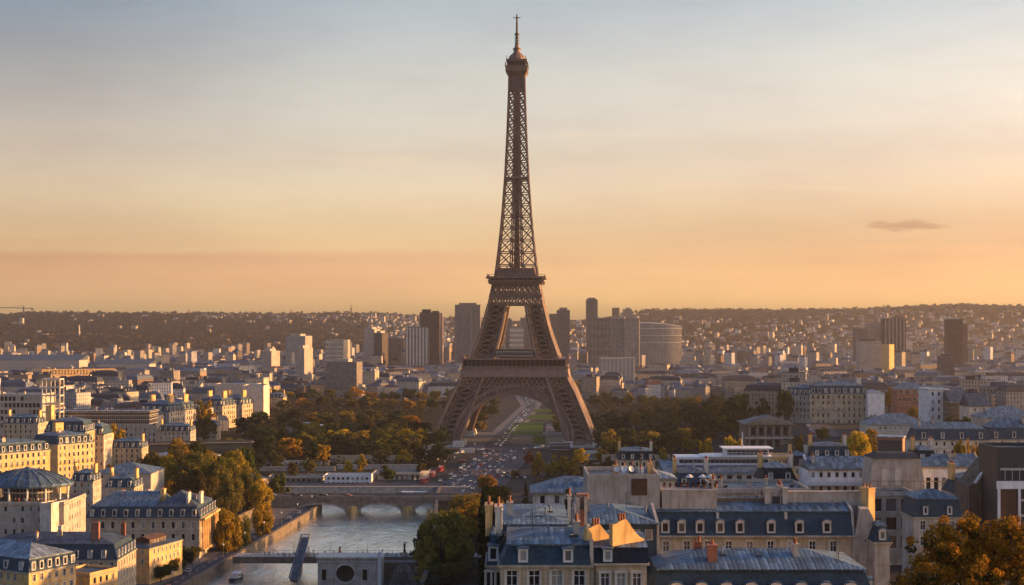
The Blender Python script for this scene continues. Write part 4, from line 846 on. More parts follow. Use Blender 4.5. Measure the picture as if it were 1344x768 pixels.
columns(r, 8, 30, w+1.1, 2, h-13.6, 12.6, 0, .55, 'stone_warm', 'y')
b = MB(); b.box(w, w+2.2, .5, 33.5, h-1.0, h-.1); b.box(w, w+2.2, .5, 33.5, h-14.4, h-13.6); b.obj('entablature', M['stone_warm'], r)
chimney(r, w*.61, 14, zt+1, 1.6, 3.5, 5.2, 'stone_warm', 4); chimney(r, w-6, 6, zt, .9, 5, 5.6, 'stone_pale', 4); chimney(r, w-1.9, 12, zt, .9, 5, 5.2, 'stone_pale', 4); chimney(r, w*.2, 22, zt, 1.4, 2.5, 4.5, 'stone_warm', 3); chimney(r, w*.43, 22, zt, 1.4, 2.5, 4.8, 'stone_pale', 3)
r, w, h, zt = B('mansard_townhouse', 'dark-roofed townhouse with gold-lit river side, brick chimneys and open loggia', u0=-24, u1=154, vc=735, Y=480, d=24, rot=0, mh=4.8, mi=1.5, rh=2.6, wall='stone', fw=13, sw=7, rows=3, st=4.0, bay=3.4, ww=1.2, wh=2.4, dorm=0, sdorm=6, dw=1.5, dh=2.6, steep='slate', top='zinc_dark', chim=((.80, .25, 2.6, 1.5, 6.6, 'brick', 4), (.93, .8, 1.4, 1.2, 4.5, 'terracotta', 2), (.45, .8, 1.2, 2.2, 3.8, 'stone_pale', 2)))
for u in (22, 47, 72, 100, 118, 136): dormer(r, PX(u, 480)-PX(-24, 480), -.3, h+.6, 0, 1.5, 2.5, 2.0, 'flat', 'zinc')
r, w, h, zt = B('white_tower_block', 'blank pale block with lit side rising behind the dark-roofed townhouse', u0=52, u1=69, vc=663, Y=508, d=11, h=36, roof='flat', wall='stone_pale', top='zinc_dark', cornice=False, rot=-14, sw=0)
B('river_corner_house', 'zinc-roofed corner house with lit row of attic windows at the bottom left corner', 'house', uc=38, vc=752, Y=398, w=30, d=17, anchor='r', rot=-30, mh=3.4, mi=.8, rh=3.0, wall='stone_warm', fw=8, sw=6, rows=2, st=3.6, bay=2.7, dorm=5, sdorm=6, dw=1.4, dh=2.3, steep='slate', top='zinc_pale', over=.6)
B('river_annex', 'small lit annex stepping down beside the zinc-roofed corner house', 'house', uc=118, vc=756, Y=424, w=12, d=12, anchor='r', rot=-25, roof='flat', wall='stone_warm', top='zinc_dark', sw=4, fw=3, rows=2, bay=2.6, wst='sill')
r, w, h, zt = B('red_shed_house', 'low house with brown roof shed between the townhouse and the palace', 'house', uc=196, vc=720, Y=558, w=12, d=24, anchor='r', rot=-18, roof='hip', rh=1.2, wall='stone_warm', top='zinc_dark', sw=7, fw=3, rows=2, st=3.6, bay=2.9, ww=1.0, wh=1.8)
b = MB(); b.box(3, 9, 5, 17, h, h+2.6); b.side([(2.6, h+2.61), (9.4, h+2.61), (6, h+3.7)], 4.6, 17.4); b.obj('roof_shed', M['rust'], r)
for i in range(5): mk('window', win_mesh(1.0, 1.5, 'plain'), r, (9.26, 6.4+i*2.3, h+.6), R(90))
# domed pavilion on its roof terrace
r, w, h, zt = B('terrace_building', 'flat-topped building whose roof terrace carries the domed pavilion', u0=-25, u1=84, vc=662, Y=512, d=26, roof='flat', wall='render_tan', top='paving', cornice=True, fw=9, sw=5, rows=3, st=4, wst='sill')
zz = PZ(660, 520); r = thing('domed_pavilion', (PX(36, 526), 526, zz), 'round pavilion with shallow ribbed zinc dome on white columns', 'pavilion')
b = MB(); n = 24; b.ring(0, 0, [(16.5, 6.2), (16.3, 6.7), (13, 8.6), (9, 10.2), (4.5, 11.4), (1.2, 11.9), (.3, 12.4)], n, sy=.7); b.ring(0, 0, [(16.3, 5.6), (16.5, 6.2)], n, sy=.7); b.obj('dome', M['zinc'], r)
b = MB()
for i in range(n):
    a = 2*math.pi*i/n; pr_ = [(16.4, 6.75), (13, 8.7), (9, 10.3), (4.5, 11.5)]
    for (a0, z0), (a1, z1) in zip(pr_[:-1], pr_[1:]): b.beam((a0*math.cos(a), .7*a0*math.sin(a), z0), (a1*math.cos(a), .7*a1*math.sin(a), z1), .14)
b.obj('dome_rib', M['zinc_dark'], r)
cm = cached('pcol', lambda: (lambda b: (b.ring(0, 0, [(.5, 0), (.4, .4), (.35, 5.1), (.5, 5.6)], 8), b.mesh('column', M['trim']))[-1])(MB()))
for i in range(14): a = 2*math.pi*i/14; mk('column', cm, r, (14.6*math.cos(a), .7*14.6*math.sin(a), 0))
b = MB(); b.ring(0, 0, [(9, 0), (9, 5.5)], 20, sy=.7); b.obj('inner_room', M['glazing'], r)
# the lit Haussmann terrace at the left edge
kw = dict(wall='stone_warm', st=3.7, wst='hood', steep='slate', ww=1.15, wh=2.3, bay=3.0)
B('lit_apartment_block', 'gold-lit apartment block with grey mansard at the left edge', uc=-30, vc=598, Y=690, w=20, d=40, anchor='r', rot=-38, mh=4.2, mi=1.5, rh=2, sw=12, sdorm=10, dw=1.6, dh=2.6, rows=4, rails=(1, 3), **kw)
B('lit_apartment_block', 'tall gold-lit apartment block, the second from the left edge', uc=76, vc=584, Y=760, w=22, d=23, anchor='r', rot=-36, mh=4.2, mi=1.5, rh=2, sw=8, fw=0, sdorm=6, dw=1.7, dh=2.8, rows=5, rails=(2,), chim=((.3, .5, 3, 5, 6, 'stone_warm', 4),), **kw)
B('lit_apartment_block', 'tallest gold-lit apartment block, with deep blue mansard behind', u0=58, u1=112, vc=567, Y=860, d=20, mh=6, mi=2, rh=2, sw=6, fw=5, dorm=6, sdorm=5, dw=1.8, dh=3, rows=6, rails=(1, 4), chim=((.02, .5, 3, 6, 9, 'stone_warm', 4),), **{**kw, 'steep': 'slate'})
B('pale_apartment_block', 'grey unlit apartment block just right of the gold-lit blocks', u0=112, u1=136, vc=571, Y=880, d=20, mh=5, mi=2, rh=2, wall='stone_grey', fw=4, sw=5, rows=6, st=3.9, ww=1.2, wh=2.3, wst='plain', dorm=3, dw=1.7, dh=2.8, bay=2.9)
B('low_zinc_hall', 'low wide hall with blue pyramid roof and pale skylights below the autumn trees', 'hall', u0=122, u1=198, vc=622, Y=730, d=28, h=14, roof='hip', rh=4.6, top='zinc', wall='stone_grey', fw=6, rows=1, bay=4, wst='plain')
B('gold_garden_house', 'small gold-lit stone house at the end of the riverside trees', 'house', uc=330, vc=631, Y=800, w=12, d=16, anchor='r', rot=-26, roof='hip', rh=2.5, wall='stone_warm', top='zinc_dark', sw=4, fw=3, rows=2, st=4.5, wh=2.6)
B('curved_apartment_row', 'long grey apartment row with three floors of windows and flat front block', u0=126, u1=206, vc=546, Y=1150, d=22, roof='mflat', mh=4, mi=2, wall='stone_grey', fw=13, sw=6, rows=5, st=4.3, bay=3.6, ww=1.5, wh=2.8, wst='plain', top='zinc_pale')
for i, (u, vc, Y, ww_) in enumerate(((222, 541, 1185, 30), (240, 539, 1225, 26), (292, 533, 1330, 26), (318, 531, 1400, 26))):
    B('curved_apartment_row', ['bay of the grey apartment row next to the flat front block', 'last bay of the grey apartment row before the round tree', 'apartment block with rounded roof just right of the tall ochre tree', 'apartment block ending the row left of the park'][i], uc=u, vc=vc, Y=Y, w=ww_, d=24, anchor='r', rot=-20, mh=6, mi=2.5, rh=3, wall='stone_grey' if i < 2 else 'stone', fw=7, sw=6, rows=6, st=4.4, ww=1.5, wh=2.8, bay=3.5, wst='plain', dorm=5, sdorm=4, dw=2.2, dh=3.4, rails=(1, 3), steep='slate', chim=((.2, .5, 2, 6, 7, 'stone_warm', 4), (.8, .5, 2, 6, 7, 'stone_warm', 4)))
b = MB(); r = thing('open_steel_frame', (PX(55, 1000), 1000, 0), 'open white steel frame of three tall bays standing above the roofs at the left', 'frame')
x1 = PX(78, 1000)-PX(55, 1000); zt = PZ(498, 1000); zl = PZ(541, 1000)
for x in (0, x1*.5, x1): b.beam((x, 0, 0), (x, 0, zt), .8); b.beam((x, 9, 0), (x, 9, zt), .7)
for k in range(5): z = zl+(zt-zl)*k/4; b.beam((0, 0, z), (x1, 0, z), .9); b.beam((0, 9, z), (x1, 9, z), .9); b.beam((0, 0, z), (0, 9, z), .8); b.beam((x1, 0, z), (x1, 9, z), .8)
b.obj('steel_lattice', M['stone_pale'], r)
B('glass_fronted_office', 'low office with lit glass front left of the open steel frame', 'office', u0=-12, u1=54, vc=519, Y=1010, d=30, roof='flat', wall='stone_grey', top='zinc_pale', fw=12, rows=7, st=4.6, bay=2.8, ww=2.3, wh=3.2, wst='plain', cornice=False)
B('dark_glass_office', 'long dark flat-roofed office below the open steel frame', 'office', u0=60, u1=196, vc=541, Y=1060, d=26, h=9, zb=12, roof='flat', wall='glazing', top='zinc_pale', cornice=True, over=1.4)
B('white_roof_shed', 'long open-sided shed with pale flat roof between the trees left of the park', 'shed', uc=186, vc=583, Y=1010, w=76, d=10, anchor='l', rot=14, h=6, roof='flat', wall='metal_dark', top='zinc_pale', cornice=True, over=1.2)
B('white_roof_shed', 'smaller shed with two pale roof ends above the palace trees', 'shed', u0=196, u1=282, vc=600, Y=960, d=18, h=7, roof='hip', rh=2.5, wall='render_tan', top='zinc_pale', fw=7, rows=1)
B('yellow_long_hall', 'long low yellow-lit hall beneath the blue warehouse roofs', 'hall', uc=55, vc=486, Y=2120, w=12, d=105, anchor='r', rot=-66, roof='flat', wall='stone_warm', top='zinc_dark', sw=18, rows=2, bay=4.4, ww=2, wh=2.6, wst='plain')
B('blue_warehouse', 'wide warehouse with long dark blue roof under the wooded ridge', 'warehouse', u0=-40, u1=104, vc=473, Y=2500, d=50, h=20, roof='shed', rh=9, wall='render_tan', top='zinc_dark', cornice=False)
B('blue_warehouse', 'shorter warehouse with blue roof left of the tower blocks of the far plain', 'warehouse', u0=128, u1=196, vc=478, Y=2420, d=44, h=18, roof='shed', rh=7, wall='render_tan', top='zinc_dark', cornice=False)
B('pale_blank_block', 'large pale blank-walled block right of the grey apartment rows', u0=282, u1=336, vc=505, Y=1500, d=30, rot=0, roof='flat', wall='stone_grey', top='zinc_pale', cornice=False)
B('pale_blank_block', 'big pale windowless block left of the orange tree beside the park', u0=318, u1=346, vc=507, Y=1420, d=34, roof='flat', wall='stone_pale', top='zinc_dark', cornice=False)

for nm, n_, z_ in (('corner_house', 6, 3.2), ('zinc_roofed_house.001', 5, .9), ('white_apartment_house', 6, 1.4), ('white_studio_building', 5, 1.2), ('long_mansard_house', 8, 6.5), ('long_mansard_house.001', 8, 7.5), ('garden_villa', 5, 2.0), ('mansard_townhouse', 8, 6.4), ('riverside_palace', 8, 6.5), ('low_blue_roof_hall', 5, 3.0), ('low_blue_roof_hall.001', 6, 3.0), ('flat_roofed_annex', 9, .6), ('ship_terrace_building', 6, 1.2), ('lit_apartment_block', 8, 5.5), ('lit_apartment_block.001', 6, 5.5), ('lit_apartment_block.002', 6, 7.5), ('curved_apartment_row', 10, 5.0), ('glass_fronted_office', 9, .7), ('dark_glass_office', 9, .7), ('corner_apartment_block', 9, 8), ('pale_apartment_block', 5, 6.5)):
    o = bpy.data.objects[nm]; wl_ = next(c for c in o.children if c.name.startswith('wall')); xs_ = [v.co.x for v in wl_.data.vertices]; ys_ = [v.co.y for v in wl_.data.vertices]; hz_ = max(v.co.z for v in wl_.data.vertices)
    clutter(o, max(xs_)*.08, max(xs_)*.92, max(ys_)*.25, max(ys_)*.5, hz_+z_, n_)

# smaller houses that break up the blocks between the big ones
for i, a in enumerate(((640, 655, 742, 168, 9, 'stone_grey', 'slate', 'narrow grey house squeezed between the tall hedge and the terrace house'),
    (886, 934, 640, 352, 12, 'stone_pale', 'zinc_dark', 'pale low house behind the plant-lined roof terrace'), (1000, 1046, 632, 372, 12, 'stone', 'zinc', 'cream low house behind the long ridge wall'),
    (1256, 1300, 650, 322, 11, 'stone_pale', 'slate', 'pale house behind the slate pavilion beside the curved gable'), (1204, 1232, 606, 440, 14, 'stone', 'zinc', 'cream house rising behind the stone studio house'),
    (812, 860, 604, 560, 16, 'stone', 'zinc', 'cream house with zinc roof behind the windowless wall'), (1066, 1118, 600, 470, 14, 'stone_grey', 'zinc_dark', 'grey house with dark roof behind the white apartment house'),
    (1040, 1064, 612, 470, 12, 'stone_warm', 'zinc', 'gold-lit house left of the white apartment house'), (1300, 1350, 622, 380, 14, 'stone_grey', 'slate', 'grey mansard house behind the black and white block'))):
    u0_, u1_, vc_, Y_, d_, wm_, rf_, lb_ = a
    B('city_townhouse', lb_, 'house', u0=u0_, u1=u1_, vc=vc_, Y=Y_, d=d_, mh=3.2, mi=1.2, rh=1.2, wall=wm_, steep='slate' if rf_ != 'zinc' else 'slate_dark', top='zinc' if rf_ == 'slate' else rf_, fw=max(2, int((u1_-u0_)*Y_/F/2.8)), rows=3, bay=2.8, ww=1.0, wh=1.8, wst='hood', dorm=max(1, int((u1_-u0_)*Y_/F/3.2)), dw=1.2, dh=1.7, roof='mansard', chim=((.06, .5, .8, 3.0, 3.2, 'stone_warm', 4), (.94, .5, .8, 3.0, 3.0, 'stone_pale', 4)))
for i, a in enumerate(((138, 176, 640, 668, 16, 'stone', 'cream house behind the riverside palace, left one'), (92, 122, 632, 700, 14, 'stone_grey', 'grey house behind the domed pavilion'), (206, 250, 566, 1080, 18, 'stone_grey', 'grey mansard house before the last bays of the apartment row'), (140, 186, 588, 900, 16, 'stone', 'cream mansard house left of the long pale-roofed shed'),
    (4, 50, 556, 930, 16, 'stone', 'cream mansard house below the glass-fronted office'), (250, 284, 560, 1190, 18, 'stone', 'cream mansard house left of the tall ochre tree'), (352, 372, 522, 1620, 22, 'stone_warm', 'gold-lit mansard house at the left edge of the park'))):
    u0_, u1_, vc_, Y_, d_, wm_, lb_ = a; k = Y_/900
    B('city_townhouse', lb_, 'house', u0=u0_, u1=u1_, vc=vc_, Y=Y_, d=d_, mh=3.8, mi=1.5, rh=1.6, wall=wm_, fw=max(2, int((u1_-u0_)*Y_/F/3.2)), sw=4, rows=5, bay=3.2, ww=1.2, wh=2.2, wst='plain', dorm=max(1, int((u1_-u0_)*Y_/F/3.6)), sdorm=3, dw=1.5, dh=2.4, chim=((.06, .5, .9, 4.0, 4.2, 'stone_warm', 4), (.94, .5, .9, 4.0, 4.0, 'stone_warm', 4)))
# ------------------------------------------------------------------ bridges, pavilion, river things
def arch_bridge():
    Y0, Y1 = 791, 806; r = thing('arched_bridge', (PX(332, 791), Y0, WZ), 'pale stone bridge with three low arches across the river', 'bridge')
    ox = r.location.x; X0, X1 = 0, PX(596, Y0)-ox; zd = 8.2
    arches = [(PX(a, Y0)-ox, PX(c, Y0)-ox) for a, c in ((385, 455), (469, 528), (542, 590))]
    def low(x):
        for a, c in arches:
            if a < x < c: t = (x-(a+c)/2)/((c-a)/2); return .2+4.9*math.sqrt(max(0, 1-t*t))
        return -5.0
    xs_ = sorted(set(list(np.linspace(X0, X1, 60))+[q for a, c in arches for q in (a, c, a+.01, c-.01)]+[a+(c-a)*k/16 for a, c in arches for k in range(17)]))
    b = MB()
    for a, c in zip(xs_[:-1], xs_[1:]):
        la, lc = low(a+1e-4), low(c-1e-4); h = Y1-Y0
        b.quad((a, 0, la), (c, 0, lc), (c, 0, zd), (a, 0, zd)); b.quad((c, h, lc), (a, h, la), (a, h, zd), (c, h, zd)); b.quad((a, h, la), (c, h, lc), (c, 0, lc), (a, 0, la))
    b.obj('span', M['bridge_stone'], r)
    b = MB(); b.box(X0-8, X1+24, -.3, Y1-Y0+.3, zd, zd+.5); b.obj('deck', M['asphalt'], r)
    for y in (-.45, Y1-Y0+.1):
        b = MB(); b.box(X0-8, X1+24, y, y+.35, zd-.6, zd+1.3); b.box(X0-8, X1+24, y-.12, y+.47, zd+1.3, zd+1.5); b.obj('parapet', M['bridge_stone'], r)
    for (a, c), (e, f) in zip(arches[:-1], arches[1:]):
        b = MB(); m = (c+e)/2; wd = (e-c)/2+.4; b.prism([(m-wd, .2), (m, -3.2), (m+wd, .2), (m+wd, 14.8), (m, 18), (m-wd, 14.8)], -5, 2.6); b.prism([(m-wd*.8, -.1), (m, -2.4), (m+wd*.8, -.1)], 2.6, 4.2); b.obj('pier', M['stone_warm'], r)
    for a, c in arches:
        b = MB(); n = 16; P = None
        for k in range(n+1):
            t = -1+2*k/n; p = ((a+c)/2+t*(c-a)/2, -.18, .2+4.9*math.sqrt(max(0, 1-t*t))+.35)
            if P: b.beam(P, p, .5, .8)
            P = p
        b.obj('arch_ring', M['stone_grey'], r)
arch_bridge()
def near_bridge():
    Y0 = 597; r = thing('footbridge', (PX(318, Y0), Y0, WZ+1.6), 'dark flat bridge crowded with people at the bottom of the picture', 'bridge'); X1 = PX(664, Y0)-r.location.x
    b = MB(); b.box(-4, X1+5, 0, 12, 4.9, 6.0); b.obj('deck', M['stone_grey'], r)
    b = MB(); b.box(-4, X1+5, -.3, -.02, 3.6, 6.3); b.obj('girder', M['quay'], r)
    for y in (0, 11.8):
        b = MB(); b.box(-4, X1+5, y+.05, y+.15, 6.9, 7.0)
        for i in range(int((X1+9)/2.4)): b.box(-4+i*2.4, -3.9+i*2.4, y+.05, y+.15, 6.0, 6.9)
        b.obj('railing', M['metal_dark'], r)
    for x in (22, 44, 66):
        b = MB(); b.box(x-1.2, x+1.2, .8, 11.2, -6.5, 4.9); b.obj('pier', M['stone'], r)
    for i in range(7):
        l = mk('lamp_post', cached('blamp', lambda: (lambda b: (b.ring(0, 0, [(.16, 0), (.08, .5), (.06, 4.4)], 6), b.beam((-.6, 0, 4.4), (.6, 0, 4.4), .07), b.mesh('lamp_post', M['metal_dark']))[-1])(MB())), r, (4+i*15.5, 11.4, 6.0))
near_bridge()
Yp = 572; r = thing('stone_gatehouse', (PX(417, Yp), Yp, PZ(768, Yp)-6), 'pale stone gatehouse with round opening between two arched windows', 'gatehouse')
w = PX(501, Yp)-PX(417, Yp); ht = PZ(733, Yp)-r.location.z
b = MB(); cx, cz, rx, rz = w*.43, ht-6.0, 3.6, 3.4; n = 24     # front wall with an oval opening
ring = [(cx+rx*math.cos(2*math.pi*i/n), cz+rz*math.sin(2*math.pi*i/n)) for i in range(n)]
x0, x1, z0, z1 = cx-5, cx+5, 0, ht
def outer(i):
    a = 2*math.pi*i/n; c, s_ = math.cos(a), math.sin(a); k = min(5/abs(c) if abs(c) > 1e-6 else 1e9, ((z1-cz) if s_ > 0 else (cz-z0))/abs(s_) if abs(s_) > 1e-6 else 1e9); return (cx+c*k, cz+s_*k)
for i in range(n):
    j = (i+1) % n; o0, o1, p0, p1 = outer(i), outer(j), ring[i], ring[j]
    b.quad((o0[0], 0, o0[1]), (p0[0], 0, p0[1]), (p1[0], 0, p1[1]), (o1[0], 0, o1[1])); b.quad((p0[0], 0, p0[1]), (p0[0], 1.4, p0[1]), (p1[0], 1.4, p1[1]), (p1[0], 0, p1[1]))
for xx in ((x0, z1), (x1, z1), (x0, z0), (x1, z0)): pass
for (cxx, czz) in ((x0, z1), (x1, z1), (x0, z0), (x1, z0)):
    q = sorted([outer(i) for i in range(n)], key=lambda p: (p[0]-cxx)**2+(p[1]-czz)**2)[:2]; b.tri((cxx, 0, czz), (q[0][0], 0, q[0][1]), (q[1][0], 0, q[1][1]))
wall_face(b, (0, 0), (1, 0), x0, 0, ht, [(1.6, 3.4, ht-8.6, ht-4.4)], 0, .6); wall_face(b, (x1, 0), (1, 0), w-x1, 0, ht, [(1.8, 3.6, ht-8.6, ht-4.4)], 0, .6)
b.quad((w, 0, 0), (w, 9, 0), (w, 9, ht), (w, 0, ht)); b.quad((0, 9, 0), (0, 0, 0), (0, 0, ht), (0, 9, ht)); b.quad((w, 9, 0), (0, 9, 0), (0, 9, ht), (w, 9, ht)); b.quad((0, 0, ht), (w, 0, ht), (w, 9, ht), (0, 9, ht)); b.quad((0, 4.5, 0), (w, 4.5, 0), (w, 4.5, ht), (0, 4.5, ht), 2)
for q in range(7): b.beam((cx-3+q, 3.5, cz-3.4), (cx-3+q, 3.5, cz+3.4), .22, m=2)
b.obj('wall', [M['stone_grey'], M['dark'], M['render_brown']], r)
b = MB(); b.box(-.6, w+.6, -.6, 9.6, ht, ht+.6); b.box(-.3, w+.3, -.3, -.02, ht-1.5, ht-1.1); b.obj('cornice', M['stone_pale'], r)
b = MB(); P = None
for i in range(n+1):
    a = 2*math.pi*i/n; p = (cx+(rx+.35)*math.cos(a), -.12, cz+(rz+.35)*math.sin(a))
    if P: b.beam(P, p, .3, .7)
    P = p
b.obj('moulding', M['stone_pale'], r)
b = MB(); b.box(w-1.5, w-.1, -1.0, -.03, 0, ht+2.6); b.obj('pilaster', M['trim'], r)
r = thing('escalator_canopy', (PX(392, 580), 580, -5), 'steep blue glazed stair canopy leaning up beside the round-windowed gatehouse', 'canopy')
b = MB(); b.beam((-1.2, -6, 0), (1.6, 8, 15), 2.9, 1.2); o = b.obj('canopy_roof', M['metal_blue'], r)
for x in (-1.7, 1.7): b = MB(); b.beam((x-1.2, -6, 1.2), (x+1.6, 8, 16.2), .45); b.obj('rail', M['metal_blue'], r)
b = MB()
for k in range(9): f = k/8; b.beam((-2.9+2.8*f, -6+14*f, 1.5+15*f), (.5+2.8*f, -6+14*f, 1.5+15*f), .3)
for q in range(6): x = -2.7+q*.6; b.beam((x, -6, 1.25), (x+2.8, 8, 16.25), .14)
b.obj('frame', M['zinc_pale'], r)
r = thing('iron_arch_entrance', (PX(529, 560), 560, PZ(768, 560)-3), 'curly blue iron arch with open latticework right of the gatehouse', 'arch')
b = MB(); hh = PZ(741, 560)-r.location.z; n = 16; prev = None
for i in range(n+1):
    t = -1+2*i/n; xo = 5.6*math.copysign(abs(t)**.8, t); zo = hh*(1-abs(t)**2.2); xi = 3.8*math.copysign(abs(t)**.8, t); zi = (hh-2)*(1-abs(t)**2.2)
    if prev:
        b.beam(prev[0], (xo, 0, zo), .35); b.beam(prev[1], (xi, 0, zi), .3); b.beam(prev[0], (xi, 0, zi), .18); b.beam(prev[1], (xo, 0, zo), .18)
    prev = ((xo, 0, zo), (xi, 0, zi))
b.obj('arch_rib', M['metal_blue'], r)
b = MB()
for s_ in (-1, 1):
    for k in range(3):
        P = None
        for q in range(14):
            a = q*.5; rr_ = 1.5*(1-q/15); p = (s_*(1.6-.25*k)+rr_*math.cos(a)*s_*.8, 0, 2.2+k*2.5+rr_*math.sin(a))
            if P: b.beam(P, p, .16)
            P = p
b.obj('scroll', M['metal_blue'], r)
def boat(name, label, x, y, rz, L, W_, cabins, colr, hull='metal_dark', roofm='metal_white'):
    r = thing(name, (x, y, WZ), label, 'boat', rz)
    b = MB(); n = 10; secs = []
    for i in range(n+1):
        t = i/n; hw = W_/2*min(1, (1-t)*3.2+.02)**.6*(.85+.15*min(1, t*6)); zt = 1.2+.7*max(0, t-.7)*2; secs.append([(L*(t-.5), -hw, zt), (L*(t-.5), -hw*.7, -.4), (L*(t-.5), hw*.7, -.4), (L*(t-.5), hw, zt)])
    for a, c in zip(secs[:-1], secs[1:]):
        for k in range(3): b.quad(a[k], a[k+1], c[k+1], c[k])
        b.quad(a[3], a[0], c[0], c[3])
    b.quad(*secs[0][::-1]); h = b.obj('hull', M['paint_o'] if hull == 'o' else M[hull], r); h.color = (*colr, 1)
    for (a, c, z0, z1) in cabins:
        b = MB(); b.box(L*a, L*c, -W_*.36, W_*.36, z0, z1); b.box(L*a-.2, L*c+.2, -W_*.4, W_*.4, z1, z1+.18, 1); cb = b.obj('cabin', [M[roofm], M[roofm]], r)
        b = MB(); b.box(L*a+.3, L*c-.3, -W_*.36-.03, W_*.36+.03, z0+.6, z1-.4); b.obj('window', M['glass'], cb)
    return r
boat('river_launch', 'small dark motor launch with white cabin leaving the flat bridge', PX(322, 606), 588, R(78), 11, 3.6, [(-.3, .12, 1.1, 3.1)], (.05, .06, .08))
boat('houseboat', 'long white houseboat moored behind the arched bridge near its right end', PX(545, 846), 848, 0, 19, 5, [(-.42, .36, 1.3, 5.4)], (.6, .6, .58), 'o')
boat('houseboat', 'houseboat with dark red hull moored behind the first arch', PX(452, 846), 849, 0, 14, 4, [(-.3, .3, 1.2, 3.4)], (.3, .05, .04), 'o', 'metal_dark')
boat('houseboat', 'houseboat with brown hull moored behind the middle pier', PX(480, 846), 849, 0, 10, 4, [(-.2, .2, 1.2, 3.6)], (.16, .06, .04), 'o', 'metal_white')
# terraces between the river and the park
B('white_river_pavilion', 'two-storey white pavilion with a band of dark windows behind the arched bridge', 'pavilion', u0=426, u1=487, vc=625, Y=880, d=12, h=6.6, zb=0, roof='flat', wall='render_white', top='zinc_pale', fw=9, rows=2, st=3.1, bay=2.9, ww=1.7, wh=1.7, wst='plain', wz=.6, cornice=False)
B('riverside_hall', 'long low dark-roofed hall left of the white pavilion', 'hall', u0=352, u1=424, vc=627, Y=892, d=16, roof='flat', h=6.5, wall='render_tan', top='zinc_dark', fw=10, rows=1, wh=2.4, bay=3.2, ww=1.7, wst='plain', over=1.2)
B('riverside_hall', 'long low dark-roofed hall right of the white pavilion', 'hall', u0=490, u1=552, vc=622, Y=900, d=18, roof='flat', h=7, wall='stone_grey', top='zinc_dark', fw=9, rows=1, wh=2.8, bay=3.2, ww=1.6, wst='plain', over=1.5)
def lowwall(label, u0, u1, v, vt, Y=None, mat='stone', rz=0, t=.8, name='terrace_wall'):
    Y = Y or GY(v); x0, x1 = PX(u0, Y), PX(u1, Y); b = MB(); L = x1-x0; h = PZ(vt, Y)+1; b.box(0, L, 0, t, 0, h); b.box(-.2, L+.2, -.2, t+.2, h, h+.25)
    for i in range(int(L/5)): b.box(i*5+.3, i*5+1.0, -.25, -.01, 0, h)
    o = b.obj(name, M[mat]); o.location = (x0, Y, -1); o.rotation_euler = (0, 0, rz); return tag(o, label, 'wall')
lowwall('long pale terrace wall below the yellow tree', 322, 432, 611, 605, None, 'stone_pale')
lowwall('tall pale terrace wall right of the yellow tree', 433, 540, 608, 598, None, 'stone')
lowwall('brown terrace wall over the dark-roofed hall, left part', 340, 440, 621, 613, 950, 'render_tan')
lowwall('brown terrace wall over the dark-roofed hall, right part', 442, 556, 618, 610, 962, 'render_tan')
lowwall('low quay wall running left of the avenue mouth', 336, 556, 641.5, 639, 862, 'stone_pale')
lowwall('short slanting end wall beside the avenue mouth', 553, 566, 630, 619, 905, 'stone_grey', R(35))
lowwall('long low wall below the right-hand park trees', 790, 880, 606, 597, 1010, 'stone')
lowwall('low wall between the ochre trees right of the esplanade', 720, 835, 614, 608, 975, 'stone_grey')
B('tent_roof_kiosk', 'pale tent-roofed kiosk left of the avenue', 'kiosk', u0=555, u1=574, vc=596, Y=1010, d=14, h=5, roof='hip', rh=3.5, wall='stone_pale', top='render_white', cornice=False)
B('glass_kiosk', 'low white-roofed kiosk at the foot of the tower by its right leg', 'kiosk', u0=722, u1=748, vc=583, Y=1100, d=12, h=4.5, roof='flat', wall='glazing', top='render_white', cornice=False)
B('stone_kiosk', 'pale kiosk under the left side of the arch beside the avenue', 'kiosk', u0=604, u1=622, vc=591, Y=1085, d=10, h=5, roof='flat', wall='stone_pale', top='zinc_pale', cornice=False)
B('ticket_pavilion', 'small pale pavilion with dark doorway among the ochre trees', 'kiosk', u0=765, u1=785, vc=594, Y=1030, d=9, h=6, roof='flat', wall='stone_pale', top='zinc', fw=1, rows=1, ww=6, wh=3.6, cornice=False, wst='plain')
B('orange_market_stall', 'little orange-lit stall on the left side of the avenue', 'stall', u0=602, u1=611, vc=605, Y=1005, d=5, h=4, roof='hip', rh=1.5, wall='rust', top='terracotta', cornice=False)
B('flat_park_building', 'low flat building between park trees left of the tower', u0=376, u1=420, vc=560, Y=1250, d=22, h=8, roof='hip', rh=3, wall='stone_grey', top='zinc_pale', fw=6, rows=1, wst='plain')
B('flat_park_building', 'low white-roofed building under the gold trees inside the arch', u0=600, u1=655, vc=533, Y=1720, d=22, h=6, roof='flat', wall='stone_pale', top='zinc_pale', fw=8, rows=1, wst='plain', cornice=False)
